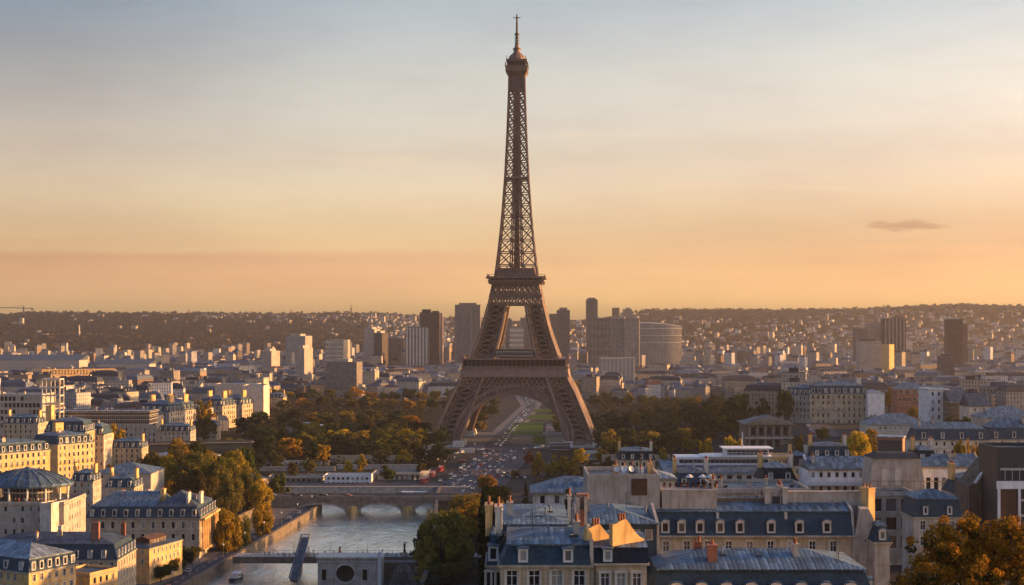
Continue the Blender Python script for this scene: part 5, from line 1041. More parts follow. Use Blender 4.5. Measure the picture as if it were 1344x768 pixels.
# ------------------------------------------------------------------ tower blocks of the far plain
def block(name, label, u0, u1, vt, Y, d=24, rot=0, mat='fac', col=(.2, .17, .15), parts=(), zb=0):
    x0 = PX(u0, Y); w = PX(u1, Y)-x0; h = PZ(vt, Y)-zb; r = thing(name, (x0, Y, zb), label, 'tower block', R(rot)); b = MB(); b.box(0, w, 0, d, 0, h); o = b.obj('wall', M[mat], r); o.color = (*col, 1)
    for p in parts:
        b = MB(); c = (.5, .5, .5)
        if p[0] == 'fins':
            n, fw_ = p[1], p[2]; c = p[3]
            for i in range(n): x = (i+.5)*w/n; b.box(x-fw_/2, x+fw_/2, -1.2, -.02, 0, h+.5)
            nm = 'facade_fins'
        elif p[0] == 'top': f0, f1, hh = p[1:4]; c = p[4]; b.box(w*f0, w*f1, d*.15, d*.85, h, h+hh); nm = 'roof_plant'
        elif p[0] == 'wing': f0, f1, hf, dd = p[1:5]; c = p[5]; b.box(w*f0, w*f1, -dd, -.02, 0, h*hf); nm = 'wing'
        elif p[0] == 'bands':
            n = p[1]; c = p[2]
            for i in range(n): b.box(-.4, w+.4, -.9, -.02, h*(i+.2)/n, h*(i+.62)/n)
            nm = 'balcony_bands'
        o = b.obj(nm, M['roof_o'], r, uv=False); o.color = (*c, 1)
    return r
G = (.22, .19, .17); DK = (.075, .06, .055); LT = (.42, .37, .32)
block('striped_tower_block', 'pale office slab with vertical white stripes left of the dark tower', 532, 562, 431, 2700, 30, 0, 'glazing', parts=(('fins', 7, 3.0, (.55, .53, .5)), ('top', .1, .9, 3, G)))
block('dark_tower_block', 'very dark slim tower block with stepped top and lit side', 551, 577, 410, 2850, 26, 0, col=DK, parts=(('top', .1, .55, 6, DK), ('top', .62, .95, 3, DK), ('fins', 8, 1.0, (.05, .04, .04))))
block('tower_block', 'brown tower block attached behind the dark stepped tower', 574, 581, 411, 2900, 20, 0, col=(.4, .3, .24))
block('wide_tower_block', 'widest and tallest grey tower block just left of the iron tower', 597, 630.5, 400, 2700, 34, 0, col=(.26, .23, .21), parts=(('top', .15, .85, 3.5, G), ('fins', 14, .9, (.30, .27, .24)), ('wing', .58, .72, 1.0, 2.5, (.2, .18, .17))))
block('tower_block', 'slim grey block seen through the tower between its legs, left one', 664, 672, 419, 3000, 20, 0, col=G)
block('banded_office_block', 'low block with pale horizontal bands seen between the tower legs', 669, 687, 430, 2900, 20, 0, col=LT, parts=(('bands', 9, (.6, .55, .48)),))
block('tower_block', 'grey block seen through the tower between its legs, right one', 683, 700, 417, 2950, 22, 0, col=G)
block('tower_block', 'lower grey tower block right of the tower, left of a stepped pair', 721, 733, 412, 3000, 24, 0, col=G, parts=(('fins', 5, 1, G),))
block('tower_block', 'taller stepped grey tower block of the pair right of the iron tower', 731, 748, 407, 2900, 24, 0, col=(.19, .16, .15), parts=(('top', .2, .8, 5, G), ('fins', 6, 1.0, (.15, .13, .12))))
block('tower_block', 'slender grey tower block standing alone against the sky right of the tower', 769.5, 784.5, 393, 3300, 20, 0, col=(.2, .17, .15), parts=(('top', .15, .8, 4, G), ('fins', 5, 1.2, (.16, .14, .13))))
block('lattice_office_block', 'large grey office block with framed grid front and gold-lit right edge', 775, 800, 418, 2600, 30, 0, col=(.17, .15, .14), parts=(('fins', 5, 1.3, (.24, .2, .18)), ('bands', 7, (.2, .18, .16))))
block('lattice_office_block', 'plain right half of the large grey office block with bright edge', 800, 839, 418, 2600, 28, -6, col=(.25, .22, .2), parts=(('top', .05, .5, 2.5, LT), ('wing', .5, .98, .98, 3, (.28, .25, .22))))
block('tower_block', 'small dark block on the skyline above the grid-fronted office block', 804, 813, 404, 4200, 25, 0, col=DK)
block('tower_block', 'small grey block on the skyline beside trees above the office block', 818, 830, 406, 4400, 25, 0, col=G, parts=(('top', .3, .8, 5, G),))
r = thing('curved_arena', (PX(840, 2900), 2900, 0), 'long grey curved arena building right of the grid-fronted office block', 'arena')
b = MB(); n = 14; L = PX(895, 2900)-PX(840, 2900); ht = PZ(426, 2900)
for i in range(n):
    f0, f1 = i/n, (i+1)/n; y0, y1 = -8*math.sin(math.pi*f0), -8*math.sin(math.pi*f1); z0, z1 = ht+3-7*f0**2*1.0, ht+3-7*f1**2
    b.quad((L*f0, y0, 0), (L*f1, y1, 0), (L*f1, y1, z1), (L*f0, y0, z0)); b.quad((L*f0, y0, z0), (L*f1, y1, z1), (L*f1, 40, z1+2), (L*f0, 40, z0+2), 1)
b.quad((L, 0, 0), (L, 40, 0), (L, 40, ht), (L, 0, ht-4))
o = b.obj('wall', [M['fac'], M['roof_o']], r); o.color = (.33, .30, .27, 1)
for k in range(3): b = MB(); [b.beam((L*i/n, -8*math.sin(math.pi*i/n)-.8, ht-8-k*14), (L*(i+1)/n, -8*math.sin(math.pi*(i+1)/n)-.8, ht-8-k*14), 1.6) for i in range(n)]; b.obj('roof_band', M['stone_pale'], r, uv=False)
block('office_block', 'pale office block with white roof slab just right of the tower base', 788, 834, 470, 2050, 30, 0, 'render_tan', parts=(('fins', 9, 1.6, (.55, .52, .48)),))
block('tower_block', 'tan slab left of the striped brown tower in the far right city', 1123, 1139, 431, 3000, 24, 0, col=(.17, .13, .11))
block('tower_block', 'pale slab beside the striped brown tower in the far right city', 1138, 1161, 424, 3050, 24, 0, col=(.38, .32, .27))
block('striped_tower_block', 'brown tower with vertical light stripes in the far right city', 1160, 1189, 418, 3000, 26, 0, col=DK, parts=(('fins', 6, 2.2, (.36, .3, .25)), ('top', .55, .95, 6, (.25, .15, .1))))
block('dark_tower_block', 'dark brown tower block with pale roof, rightmost high-rise', 1244, 1264, 419, 2800, 24, 0, col=(.09, .055, .045), parts=(('top', .1, .85, 3, (.5, .5, .5)), ('fins', 7, .9, (.07, .045, .04))))
block('tower_block', 'lower brown block attached to the rightmost dark tower', 1264, 1270, 425, 2820, 22, 0, col=(.13, .09, .07))
block('office_block', 'squat office block with dark roof left of the twin lit cylinders', 1129, 1157, 448, 2500, 30, 0, col=LT, parts=(('top', .1, .75, 4, DK),))
block('office_block', 'pale block with two gold-lit faces below the striped brown tower', 1157, 1169, 452, 2450, 14, -50, 'stone_warm')
block('office_block', 'brown block with lit right side in the middle of the right city', 1231, 1252, 468, 2100, 30, -14, col=(.14, .11, .095), parts=(('top', .2, .8, 4, DK),))
for (u0, u1, vt, Y, c, lb) in ((375, 402, 441, 2900, LT, 'pale block with gold-lit right side under the wooded ridge'), (427, 452, 446, 2700, (.45, .38, .3), 'terraced block with glowing bands in the left plain'), (491, 502, 437, 2800, DK, 'dark narrow block left of the white-striped slab'), (503, 531, 444, 2850, G, 'low grey block touching the white-striped slab'), (388, 400, 457, 2300, LT, 'small bright block in front of the pale lit block'), (428, 470, 475, 1900, G, 'wide grey block with white rooftop left of the tower'), (344, 357, 461, 2500, LT, 'small lit block at the left of the pale lit block'), (478, 492, 432, 3000, (.5, .42, .33), 'cream stepped block under the ridge left of the dark narrow block')):
    block('office_block', lb, u0, u1, vt, Y, 40 if u1-u0 < 30 else 24, -12, col=c, parts=(('bands', 8, (.55, .48, .38)),) if 'bands' in lb else (('top', .2, .7, 4, LT),))
b = MB(); r = thing('construction_crane', (PX(31, 6400), 6400, ridge_z(31)-8), 'tower crane with long jib on the wooded ridge at the far left', 'crane'); b.beam((0, 0, 0), (0, 0, 46), 5); b.obj('mast', M['metal_dark'], r)
b = MB(); b.beam((-110, 0, 41), (40, 0, 37), 3.4); b.beam((0, 0, 52), (-60, 0, 41), 1.2); b.obj('jib', M['metal_dark'], r); b = MB(); b.box(34, 42, -3, 3, 29, 39); b.obj('counterweight', M['metal_dark'], r)
for u, hh, ww_, lb in ((382, 34, 9, 'thin dark chimney standing on the left ridge'), (461, 52, 8, 'tall slim spire on the ridge left of the dark tower'), (248, 28, 16, 'blunt water tower on the left wooded ridge'), (1160, 30, 8, 'small mast on the right ridge')):
    r = thing('ridge_tower', (PX(u, 6450), 6450, ridge_z(u)-6), lb, 'tower'); b = MB(); b.ring(0, 0, [(ww_/2, 0), (ww_/2*.8, hh*.6), (ww_*.62, hh*.62), (ww_*.6, hh*.72), (ww_*.2, hh*.78), (ww_*.12, hh+6)], 8); b.obj('shaft', M['render_brown'], r)
b = MB(); b.ring(0, 0, [(3.4, 0), (2.6, 22), (2.2, 40)], 8); r = thing('monument_column', (PX(104, 5200), 5200, hill_z(PX(104, 5200), 5200)), 'pale slender column on the slope of the left wooded hill', 'column'); b.obj('shaft', M['stone_pale'], r)

B('riverside_boathouse', 'dark brown flat-roofed boathouse under the bridge between gatehouse and olive trees', 'boathouse', u0=503, u1=668, vc=741, Y=584, d=11, h=9, roof='flat', wall='render_brown', top='paving', cornice=False, fw=12, rows=1, bay=3.4, ww=1.6, wh=2.2, wst='plain')
def statue(u, Y, z, hh, label, mat):
    r = thing('statue', (PX(u, Y), Y, z), label, 'statue', R(40)); b = MB(); b.box(-.7, .7, -.7, .7, 0, 1.5); b.box(-.9, .9, -.9, .9, 1.5, 1.75); b.obj('pedestal', M['stone_grey'], r)
    b = MB(); k = hh/3.6; b.ring(0, 0, [(.62, 1.75), (.5, 1.75+.9*k), (.34, 1.75+1.7*k), (.52, 1.75+2.4*k), (.46, 1.75+2.75*k), (.15, 1.75+2.95*k), (.26, 1.75+3.15*k), (.24, 1.75+3.4*k), (.05, 1.75+3.6*k)], 10, sy=.8)
    b.beam((.4, 0, 1.75+2.5*k), (1.0, -.2, 1.75+3.5*k), .2); b.beam((-.4, 0, 1.75+2.5*k), (-.7, -.35, 1.75+1.6*k), .2); b.obj('figure', M[mat], r, smooth=True)
statue(531, 599, WZ+7.6, 4.6, 'tall dark statue on its pedestal near the right end of the flat bridge', 'metal_dark')
statue(446, 599, WZ+7.6, 2.6, 'bronze statue with raised arm above the round-windowed gatehouse', 'brick')
statue(405, 599, WZ+7.6, 2.8, 'pale statue with raised arm beside the stair canopy', 'stone_pale')
# ------------------------------------------------------------------ city fabric
FOOT = []
for o in list(COL.objects):
    if o.parent is None and o.get('category') and o.name.split('.')[0] not in ('construction_crane', 'ridge_tower'):
        xs_, ys_ = [], []
        for c in ([o] if o.data else [])+[k for k in o.children if k.type == 'MESH']:
            mw = o.matrix_basis if c is o else o.matrix_basis @ c.matrix_basis
            for q in c.bound_box: p = mw @ Vector(q); xs_.append(p.x); ys_.append(p.y)
        if xs_: FOOT.append((min(xs_), max(xs_), min(ys_), max(ys_)))
FN = np.array(FOOT)
def free(x, y, r):
    return not bool(((FN[:, 0]-r < x) & (FN[:, 1]+r > x) & (FN[:, 2]-r < y) & (FN[:, 3]+r > y)).any())
ROOFS = [((0.090, 0.114, 0.150), 'blue-grey', 6), ((0.033, 0.039, 0.051), 'dark slate', 5), ((0.180, 0.198, 0.216), 'pale', 3), ((0.132, 0.060, 0.036), 'red-brown', 1)]
WALLS = [((.50, .42, .31), 'cream', 5), ((.36, .32, .27), 'grey', 4), ((.30, .23, .16), 'tan', 2), ((.62, .60, .56), 'white', 2), ((.24, .15, .10), 'brown', 1)]
def pick(L): return random.choices(L, [q[2] for q in L])[0]
def proto(w, d, h, kind):
    b = MB(); b.box(0, w, 0, d, 0, h, noz=True); r = MB()
    if kind == 'mansard': r.frus((-.4, w+.4, -.4, d+.4), h+.01, (2, w-2, 2, d-2), h+4.5); r.frus((1.7, w-1.7, 1.7, d-1.7), h+4.55, (w*.3, w*.7, d/2-.2, d/2+.2), h+6.5)
    elif kind == 'hip': k = min(w, d)/2; r.box(-.5, w+.5, -.5, d+.5, h+.01, h+.4); r.frus((-.5, w+.5, -.5, d+.5), h+.41, (k, w-k+.01, d/2-.2, d/2+.2) if w > d else (w/2-.2, w/2+.2, k, d-k+.01), h+4.5)
    elif kind == 'gable': r.side([(-.4, h+.01), (d+.4, h+.01), (d/2, h+6)], -.3, w+.3, 0, 'y')
    else: r.box(.5, w-.5, .5, d-.5, h+.01, h+.5); r.box(w*.2, w*.55, d*.3, d*.7, h+.51, h+3.5); r.box(w*.7, w*.78, d*.4, d*.5, h+.51, h+4.5)
    c = MB(); c.box(-1.2, 1.2, -.5, .5, 0, 4.2, 0); c.box(-1.35, 1.35, -.6, .6, 4.2, 4.5)
    for i in range(4): c.box(-1.1+i*.6, -.8+i*.6, -.15, .15, 4.5, 5.3)
    return b.mesh('wall', M['fac']), r.mesh('roof', M['roof_o']), c.mesh('chimney', M['stone_pale'], uv=False), w, d, h, kind
PROT = [proto(*a) for a in ((44, 16, 21, 'mansard'), (34, 18, 19, 'mansard'), (26, 15, 22, 'mansard'), (52, 15, 18, 'mansard'), (36, 16, 15, 'hip'), (24, 14, 13, 'hip'), (48, 18, 12, 'hip'), (30, 20, 25, 'flat'), (44, 17, 20, 'flat'), (22, 20, 29, 'flat'), (28, 12, 12, 'gable'), (18, 14, 17, 'gable'))]
HOUSES = []
SHAPE = {'mansard': 'mansard', 'hip': 'hipped', 'flat': 'flat', 'gable': 'gabled'}
def city_house(x, y, rz, zone):
    P = random.choice(PROT); wc, wn_, _ = pick(WALLS); rc, rn_, _ = pick(ROOFS)
    if P[6] == 'mansard' and rn_ in ('red-brown', 'pale'): rc, rn_, _ = ROOFS[1]
    z = terr(x, y)-1; r = mk('city_house', None, None, (x, y, z), rz)
    jit = random.uniform(.7, 1.2); wo = mk('wall', P[0], r); wo.color = (*[c*jit for c in wc], 1); ro = mk('roof', P[1], r); ro.color = (*rc, 1)
    sc = random.uniform(.85, 1.2); r.scale = (random.uniform(.8, 1.05), 1, sc)
    for k in range(random.randint(1, 3) if P[6] != 'flat' else 0):
        mk('chimney', P[2], r, (P[3]*random.uniform(.06, .94), P[4]*random.uniform(.3, .7), P[5]+(2.5 if P[6] == 'mansard' else .4)), random.choice((0, R(90))))
    tag(r, None, 'house', 'houses of the city beyond the river and park'); HOUSES.append((r, wn_, rn_, SHAPE[P[6]], zone)); return r
def u_of(x, y): return 672+x*F/y
cand = []
y = 1120.
while y < 2700:
    x = -980.
    stx = 50+ (y-1100)*.006
    while x < 1000:
        jx, jy = x+random.uniform(-9, 9), y+random.uniform(-9, 9); u = u_of(jx+18, jy)
        ok = -40 < u < 1384
        if u < 300: ok = ok and jy > (1230 if u > 130 else 1130)
        elif u < 345: ok = ok and jy > 1560
        elif u < 610: ok = ok and jy > 1830+(random.random()*60)
        elif u < 775: ok = ok and jy > 2330
        elif u < 1000: ok = ok and jy > 1830
        else: ok = ok and jy > 1060
        if ok and u > 655 and u < 725 and jy < 2500: ok = False
        if ok and free(jx+20, jy+8, 22): cand.append((jx, jy, u))
        x += stx
    y += 38 if y < 1700 else 46
cand.sort(key=lambda c: c[1])
NEARC = cand[:292]
def zone_of(u, y):
    if u < 300: return 'on the left city edge' if y < 1700 else 'in the left plain'
    if u < 600: return 'between park and office blocks'
    if u < 780: return 'behind the iron tower'
    if u < 1000: return 'behind the right park'
    return 'on the right plateau' if y < 1500 else 'in the right city'
for (x, y, u) in NEARC: city_house(x, y, R(random.choice((-12, -12, 4, 8, 78, -20))+random.uniform(-3, 3)), zone_of(u, y))
# the far city as one mass
b = MB(); cols = []
def mass_house(x, y, z, w, d, h, rz, wc, rc, kind):
    c, s_ = math.cos(rz), math.sin(rz); T = lambda px, py, pz: (x+px*c-py*s_, y+px*s_+py*c, z+pz)
    v = [T(px, py, 0) for px, py in ((-w/2, -d/2), (w/2, -d/2), (w/2, d/2), (-w/2, d/2))]+[T(px, py, h) for px, py in ((-w/2, -d/2), (w/2, -d/2), (w/2, d/2), (-w/2, d/2))]
    b.add(v, [(0,1,5,4),(1,2,6,5),(2,3,7,6),(3,0,4,7)], 0); cols.extend([wc]*4)
    if kind == 0: b.add(v[4:], [(0,1,2,3)], 1); cols.append(rc)
    else:
        hh = random.uniform(2.5, 5); q = v[4:]+[T(-w/2+d*.3, 0, h+hh), T(w/2-d*.3, 0, h+hh)]; b.add(q, [(0,1,5,4),(1,2,5),(2,3,4,5),(3,0,4)], 1); cols.extend([rc]*4)
far = cand[292:]
for (x, y, u) in far:
    wc, rc = pick(WALLS)[0], pick(ROOFS)[0]; mass_house(x, y, -1, random.uniform(20, 44), random.uniform(13, 19), random.uniform(12, 26), random.uniform(-.4, .4), wc, rc, random.choice((0, 1, 1)))
for yy_ in np.arange(430, 2700, 44):
    for (ua, ub) in ((-620, -70), (1400, 1900)):
        if ua > 0 and yy_ < 760: continue
        x = PX(ua, yy_)
        while x < PX(ub, yy_):
            if free(x+15, yy_, 20): mass_house(x, yy_+random.uniform(-6, 6), terr(x, yy_)-1, random.uniform(24, 40), random.uniform(13, 18), random.uniform(12, 20) if ua < 0 else random.uniform(8, 11), random.uniform(-.3, .3), pick(WALLS)[0], pick(ROOFS)[0], random.choice((0, 1, 1)))
            x += random.uniform(44, 60)
y = 1180.     # small houses, sheds and back buildings packed between the larger blocks
HB = np.array([(r.location.x, r.location.y) for r, *_ in HOUSES])
while y < 2750:
    x = -.40*y
    while x < .40*y:
        jx, jy = x+random.uniform(-7, 7), y+random.uniform(-8, 8); u = u_of(jx, jy); x += 24
        ok = (u < 130 and jy > 1150) or (130 <= u < 300 and jy > 1260) or (300 <= u < 345 and jy > 1580) or (345 <= u < 610 and jy > 1860) or (775 < u < 1000 and jy > 1850) or (u >= 1000 and jy > 1090) or (jy > 2330 and (u < 655 or u > 725))
        if not ok or not -30 < u < 1374 or random.random() > .85 or not free(jx, jy, 10): continue
        wc, rc = pick(WALLS)[0], pick(ROOFS)[0]; j = random.uniform(.65, 1.2)
        mass_house(jx, jy, terr(jx, jy)-1, random.uniform(10, 22), random.uniform(8, 12), random.uniform(8, 19), random.uniform(-1.0, .3), tuple(c*j for c in wc), rc, random.choice((0, 1, 1)))
    y += 25
y = 2000.
while y < 6450:
    st = 17+(y-2000)*.003; x = -.50*y
    while x < .50*y:
        jx, jy = x+random.uniform(-11, 11), y+random.uniform(-12, 12); u = u_of(jx, jy); x += st
        if not -280 < u < 1624: continue
        z = 0
        if jy < 2720 and (u < 610 or u > 775) : continue
        if jy < 2400: continue
        dens = .96
        nn = math.sin(jx*.0031+jy*.0017)+math.sin(jx*.0013-jy*.0029+2)
        if jy > 4250:
            z = hill_z(jx, jy)-1.5
            if u < 480: dens = .03+.17*(nn > .8)+.3*max(0, (4600-jy)/350)
            elif u < 620: dens = .45
            elif 860 < u < 1000: dens = .36*(jy < 5900)
            else: dens = (.42 if jy < 5400 else .26) if jy < 6000 else .04
            dens *= .55 if nn < -.4 else 1
        elif nn < -1.1: dens = .6
        if random.random() > dens or not free(jx, jy, 12): continue
        wc, rc = pick(WALLS)[0], pick(ROOFS)[0]; s_ = random.random(); h = random.uniform(7, 16) if s_ < .94 else random.uniform(22, 44)
        if jy > 4300: h = random.uniform(6, 13) if s_ < .97 else random.uniform(16, 30)
        mass_house(jx, jy, z-1, random.uniform(10, 26) if s_ < .94 else random.uniform(12, 20), random.uniform(8, 13), h, random.uniform(-1.0, .25), (lambda j: tuple(c*j for c in wc))(random.uniform(.7, 1.25)), rc, random.choice((0, 1, 1)))
    y += 18+(y-2000)*.0055
o = b.obj('distant_city', [M['fac_v'], M['roof_v']], cols=cols); tag(o, 'countless small houses of the far plain and hillsides', 'city', None, 'stuff')
# ------------------------------------------------------------------ trees
def leafmesh(name, clumps, per, size, seed, flat=1.0):
    """clumps: array (n,4) centre + radius; leaf-sized faces scattered on and inside every clump"""
    rg = np.random.default_rng(seed); n = len(clumps)*per; C = np.repeat(clumps, per, 0)
    d = rg.normal(size=(n, 3)); d /= np.linalg.norm(d, axis=1)[:, None]; rad = C[:, 3:4]*rg.uniform(.45, 1.08, (n, 1))**.6; p = C[:, :3]+d*rad*np.array([1, 1, .8])
    nrm = d+rg.normal(size=(n, 3))*.75; nrm /= np.linalg.norm(nrm, axis=1)[:, None]
    t = np.cross(nrm, rg.normal(size=(n, 3))); t /= np.linalg.norm(t, axis=1)[:, None]; bt = np.cross(nrm, t); s = size*rg.uniform(.55, 1.3, (n, 1))
    v = np.stack([p-t*s*.5, p+bt*s*.42, p+t*s*.5, p-bt*s*.42], 1).reshape(-1, 3); me = bpy.data.meshes.new(name)
    me.vertices.add(n*4); me.vertices.foreach_set('co', v.ravel().astype(np.float32)); me.loops.add(n*4); me.loops.foreach_set('vertex_index', np.arange(n*4, dtype=np.int32))
    me.polygons.add(n); me.polygons.foreach_set('loop_start', np.arange(0, n*4, 4, dtype=np.int32)); me.update(calc_edges=True); me.materials.append(M['leaf']); return me
def crown_clumps(rx, rz, zc, n, seed, shape='round'):
    rg = np.random.default_rng(seed); out = []
    lob = [(rg.uniform(-.5, .5)*rx, rg.uniform(-.5, .5)*rx, zc+rg.uniform(-.35, .45)*rz, rg.uniform(.5, .72)) for _ in range(7)]+[(0, 0, zc, .85)]
    while len(out) < n:
        L = lob[rg.integers(len(lob))]; d = rg.normal(size=3); d /= np.linalg.norm(d); f = rg.uniform(.5, 1.0)
        if shape == 'cone': h = rg.uniform(0, 1); a = rg.uniform(0, 6.28); q = (1-h)**.75*rx*rg.uniform(.5, 1); x, y, z = q*math.cos(a), q*math.sin(a), zc-rz+2*rz*h; r = rx*.32*(1.1-h)
        elif shape == 'weep': x, y, z = L[0]+d[0]*f*L[3]*rx, L[1]+d[1]*f*L[3]*rx, L[2]+d[2]*f*L[3]*rz; z -= .35*max(0, math.hypot(x, y)/rx-.5)*rz*2; r = rx*rg.uniform(.13, .24)
        else: x, y, z = L[0]+d[0]*f*L[3]*rx, L[1]+d[1]*f*L[3]*rx, L[2]+d[2]*f*L[3]*rz; r = rx*rg.uniform(.15, .27)
        out.append((x, y, z, r))
    return np.array(out)
def trunkmesh(h, r, seed, limbs=6, spread=3.0):
    rg = random.Random(seed); b = MB(); b.ring(0, 0, [(r*1.5, -.6), (r*1.05, h*.1), (r*.8, h*.45), (r*.35, h*.85)], 8)
    for i in range(limbs):
        a = 6.28*i/limbs+rg.uniform(-.4, .4); z0 = h*rg.uniform(.35, .6); m = (math.cos(a)*spread*.5, math.sin(a)*spread*.5, z0+h*.18); e = (math.cos(a)*spread, math.sin(a)*spread, z0+h*rg.uniform(.3, .42))
        b.beam((0, 0, z0), m, r*.7); b.beam(m, e, r*.4)
    return b.mesh('trunk', M['wood'], uv=False)
TP = []      # unit trees: 10 m wide, 12 m high
for k in range(7):
    zc, rz = (6.6, 5.3) if k != 5 else (7.0, 5.4); TP.append((leafmesh('crown', crown_clumps(5, rz, zc, 70, 50+k), 60, .74, 90+k), trunkmesh(8, .35, k, 6, 3)))
TPN = [(leafmesh('crown', crown_clumps(5, 5.0, 6.9, 110, 70+k), 120, .42, 40+k), trunkmesh(8, .32, k, 7, 3)) for k in range(3)]
TPC = (leafmesh('crown', crown_clumps(2.0, 5.6, 6.2, 60, 7, 'cone'), 60, .5, 5), trunkmesh(9, .25, 3, 3, .5))
TPW = (leafmesh('crown', crown_clumps(5, 5.0, 6.6, 150, 17, 'weep'), 120, .36, 15), trunkmesh(8, .4, 5, 8, 3))
LC = {'willow': ((.20, .185, .032), 'olive green'), 'dark': ((.026, .036, .012), 'dark green'), 'green': ((.062, .080, .016), 'green'), 'olive': ((.145, .130, .022), 'olive'), 'brown': ((.105, .082, .020), 'russet brown'), 'ochre': ((.33, .215, .018), 'ochre'), 'gold': ((.52, .35, .018), 'golden yellow'), 'orange': ((.46, .22, .014), 'orange'), 'red': ((.28, .05, .015), 'red')}
TREES = []
def tree(x, y, wd, ht, ck, zone, kind='m', z=None, label=None, name='tree', rz=None):
    crown, trunk = {'m': random.choice(TP), 'n': random.choice(TPN), 'c': TPC, 'w': TPW}[kind]
    z = terr(x, y) if z is None else z; r = mk(name, None, None, (x, y, z-.1), random.uniform(0, 6.28)); base = 4.0 if kind == 'c' else 10.5
    r.scale = (wd/base, wd/base, ht/12); c = mk('crown', crown, r); j = random.uniform(.8, 1.2); c.color = (*[q*j*random.uniform(.93, 1.07) for q in LC[ck][0]], 1); mk('trunk', trunk, r)
    tag(r, label, 'tree'); 
    if not label: r['group'] = 'trees '+zone; TREES.append((r, LC[ck][1], kind, zone, ht))
    return r
def ptree(u, vt, vb, hw, ck, zone, kind='m', Y=None, z=None, label=None, name='tree'):
    Y = Y or GY(vb, z or 0); x = PX(u, Y); zb = terr(x, Y) if z is None else z; ht = PZ(vt, Y)-zb; return tree(x, Y, hw*2*Y/F, ht, ck, zone, kind, zb, label, name)
zq = 'along the left quay'
for a in ((300,652,712,20,'ochre',zq,'n'),(318,664,706,17,'olive',zq,'n'),(344,658,692,17,'ochre',zq,'n'),(285,640,700,22,'brown',zq,'n')): ptree(*a)
zg = 'behind the riverside palace'
for a in ((284,606,668,24,'brown'),(258,592,660,26,'olive'),(236,588,655,24,'brown'),(306,612,680,20,'olive'),(226,616,662,22,'ochre'),(196,622,662,18,'ochre'),(160,624,668,14,'olive'),(246,606,668,24,'brown'),(212,606,655,14,'green'),(298,590,640,16,'ochre'),(322,640,672,14,'brown'),(272,612,672,22,'brown')): ptree(*a, zg, 'n')
zl = 'among the left apartment blocks'
for a in ((152,560,614,19,'ochre'),(176,583,616,12,'ochre'),(107,612,660,14,'dark'),(20,617,650,22,'green'),(125,632,664,9,'olive'),(267,521,572,14,'ochre'),(268,546,582,18,'olive'),(96,622,655,12,'green'),(300,572,600,20,'olive'),(322,545,580,18,'dark'),(345,560,590,18,'green')): ptree(*a, zl)
for i, (u, y) in enumerate(((205, 563), (217, 573), (229, 583), (240, 593), (248, 603))): tree(bankL(y)-12.2, y, 8.0, 8.2, ['green', 'olive', 'green', 'dark', 'olive'][i], 'in the clipped row on the quay', 'n', QZ)
for a in ((150,600,655,20,'ochre'),(170,610,660,20,'olive'),(206,588,650,24,'olive'),(222,596,660,22,'ochre'),(270,588,650,24,'ochre'),(288,596,668,24,'olive'),(310,590,655,22,'ochre'),(262,578,636,22,'green'),(236,574,630,20,'ochre'),(330,606,664,20,'olive'),(342,628,676,18,'gold'),(322,582,640,18,'green')): ptree(*a, 'in the grove behind the palace', 'n')
for a in ((470,562,590,18,'ochre'),(505,556,588,18,'olive'),(540,560,592,18,'gold'),(445,560,590,16,'gold'),(400,565,596,18,'olive'),(415,552,586,18,'ochre'),(560,560,590,16,'olive'),(380,572,604,16,'ochre'),(530,590,612,12,'gold'),(488,582,604,12,'gold')): ptree(*a, 'at the front edge of the left park')
for a in ((800,566,600,18,'ochre'),(830,560,598,20,'olive'),(858,566,600,18,'gold'),(895,560,596,18,'ochre'),(930,556,592,20,'olive'),(820,588,610,12,'gold'),(955,560,592,16,'ochre'),(790,556,590,14,'brown')): ptree(*a, 'at the front edge of the right park')
zm = 'on the terraces behind the arched bridge'
for a in ((425,580,612,12,'gold'),(457,603,623,8,'gold'),(475,598,623,9,'ochre'),(510,611,634,11,'green'),(530,573,603,19,'ochre'),(365,617,650,17,'green'),(385,606,628,10,'brown'),(404,600,622,12,'olive'),(440,585,606,16,'dark'),(498,590,612,14,'brown'),(552,585,608,9,'dark'),(340,592,622,16,'dark'),(360,590,615,14,'olive'),(470,572,600,16,'dark'),(500,566,598,20,'olive'),(552,606,626,8,'brown')): ptree(*a, zm)
zr = 'on the right river bank'
for a in ((580,652,746,42,'willow','w'),(612,640,704,32,'ochre','w'),(630,648,712,20,'ochre','w'),(640,622,652,14,'orange','n'),(660,630,668,12,'dark','n'),(655,655,676,8,'ochre','n'),(641,668,720,12,'dark','n'),(560,672,730,22,'green','w')): ptree(*a[:5], zr, a[5])
ptree(590, 738, 800, 27, 'olive', zr, 'n', 545, 0, 'round olive tree at the bottom edge right of the iron arch')
ptree(551, 757, 800, 12, 'ochre', zr, 'n', 548, 0, 'small ochre tree at the bottom edge beside the iron arch')
ptree(690, 632, 676, 6, 'dark', zr, 'c', 700, None, 'tall narrow dark cypress left of the pale low villa', 'cypress')
ptree(701, 650, 676, 6, 'dark', zr, 'c', 690, None, 'short dark cypress squeezed against the pale low villa', 'cypress')
ptree(746, 642, 668, 5.5, 'dark', zr, 'm', 410, None, 'small round dark tree in front of the pale low villa')
ze = 'right of the esplanade'
for a in ((695,588,612,7,'red'),(706,596,630,10,'ochre'),(738,596,625,19,'ochre'),(762,590,614,14,'gold'),(775,602,624,14,'brown'),(800,597,622,14,'brown'),(722,606,626,10,'ochre'),(676,616,628,8,'green'),(750,604,630,14,'ochre'),(790,585,606,10,'gold'),(815,582,606,10,'ochre'),(870,588,610,8,'gold'),(906,596,622,10,'gold'),(845,600,622,14,'brown'),(888,600,620,12,'olive'),(935,586,606,12,'ochre')): ptree(*a, ze)
zp = 'beside the portico palace'
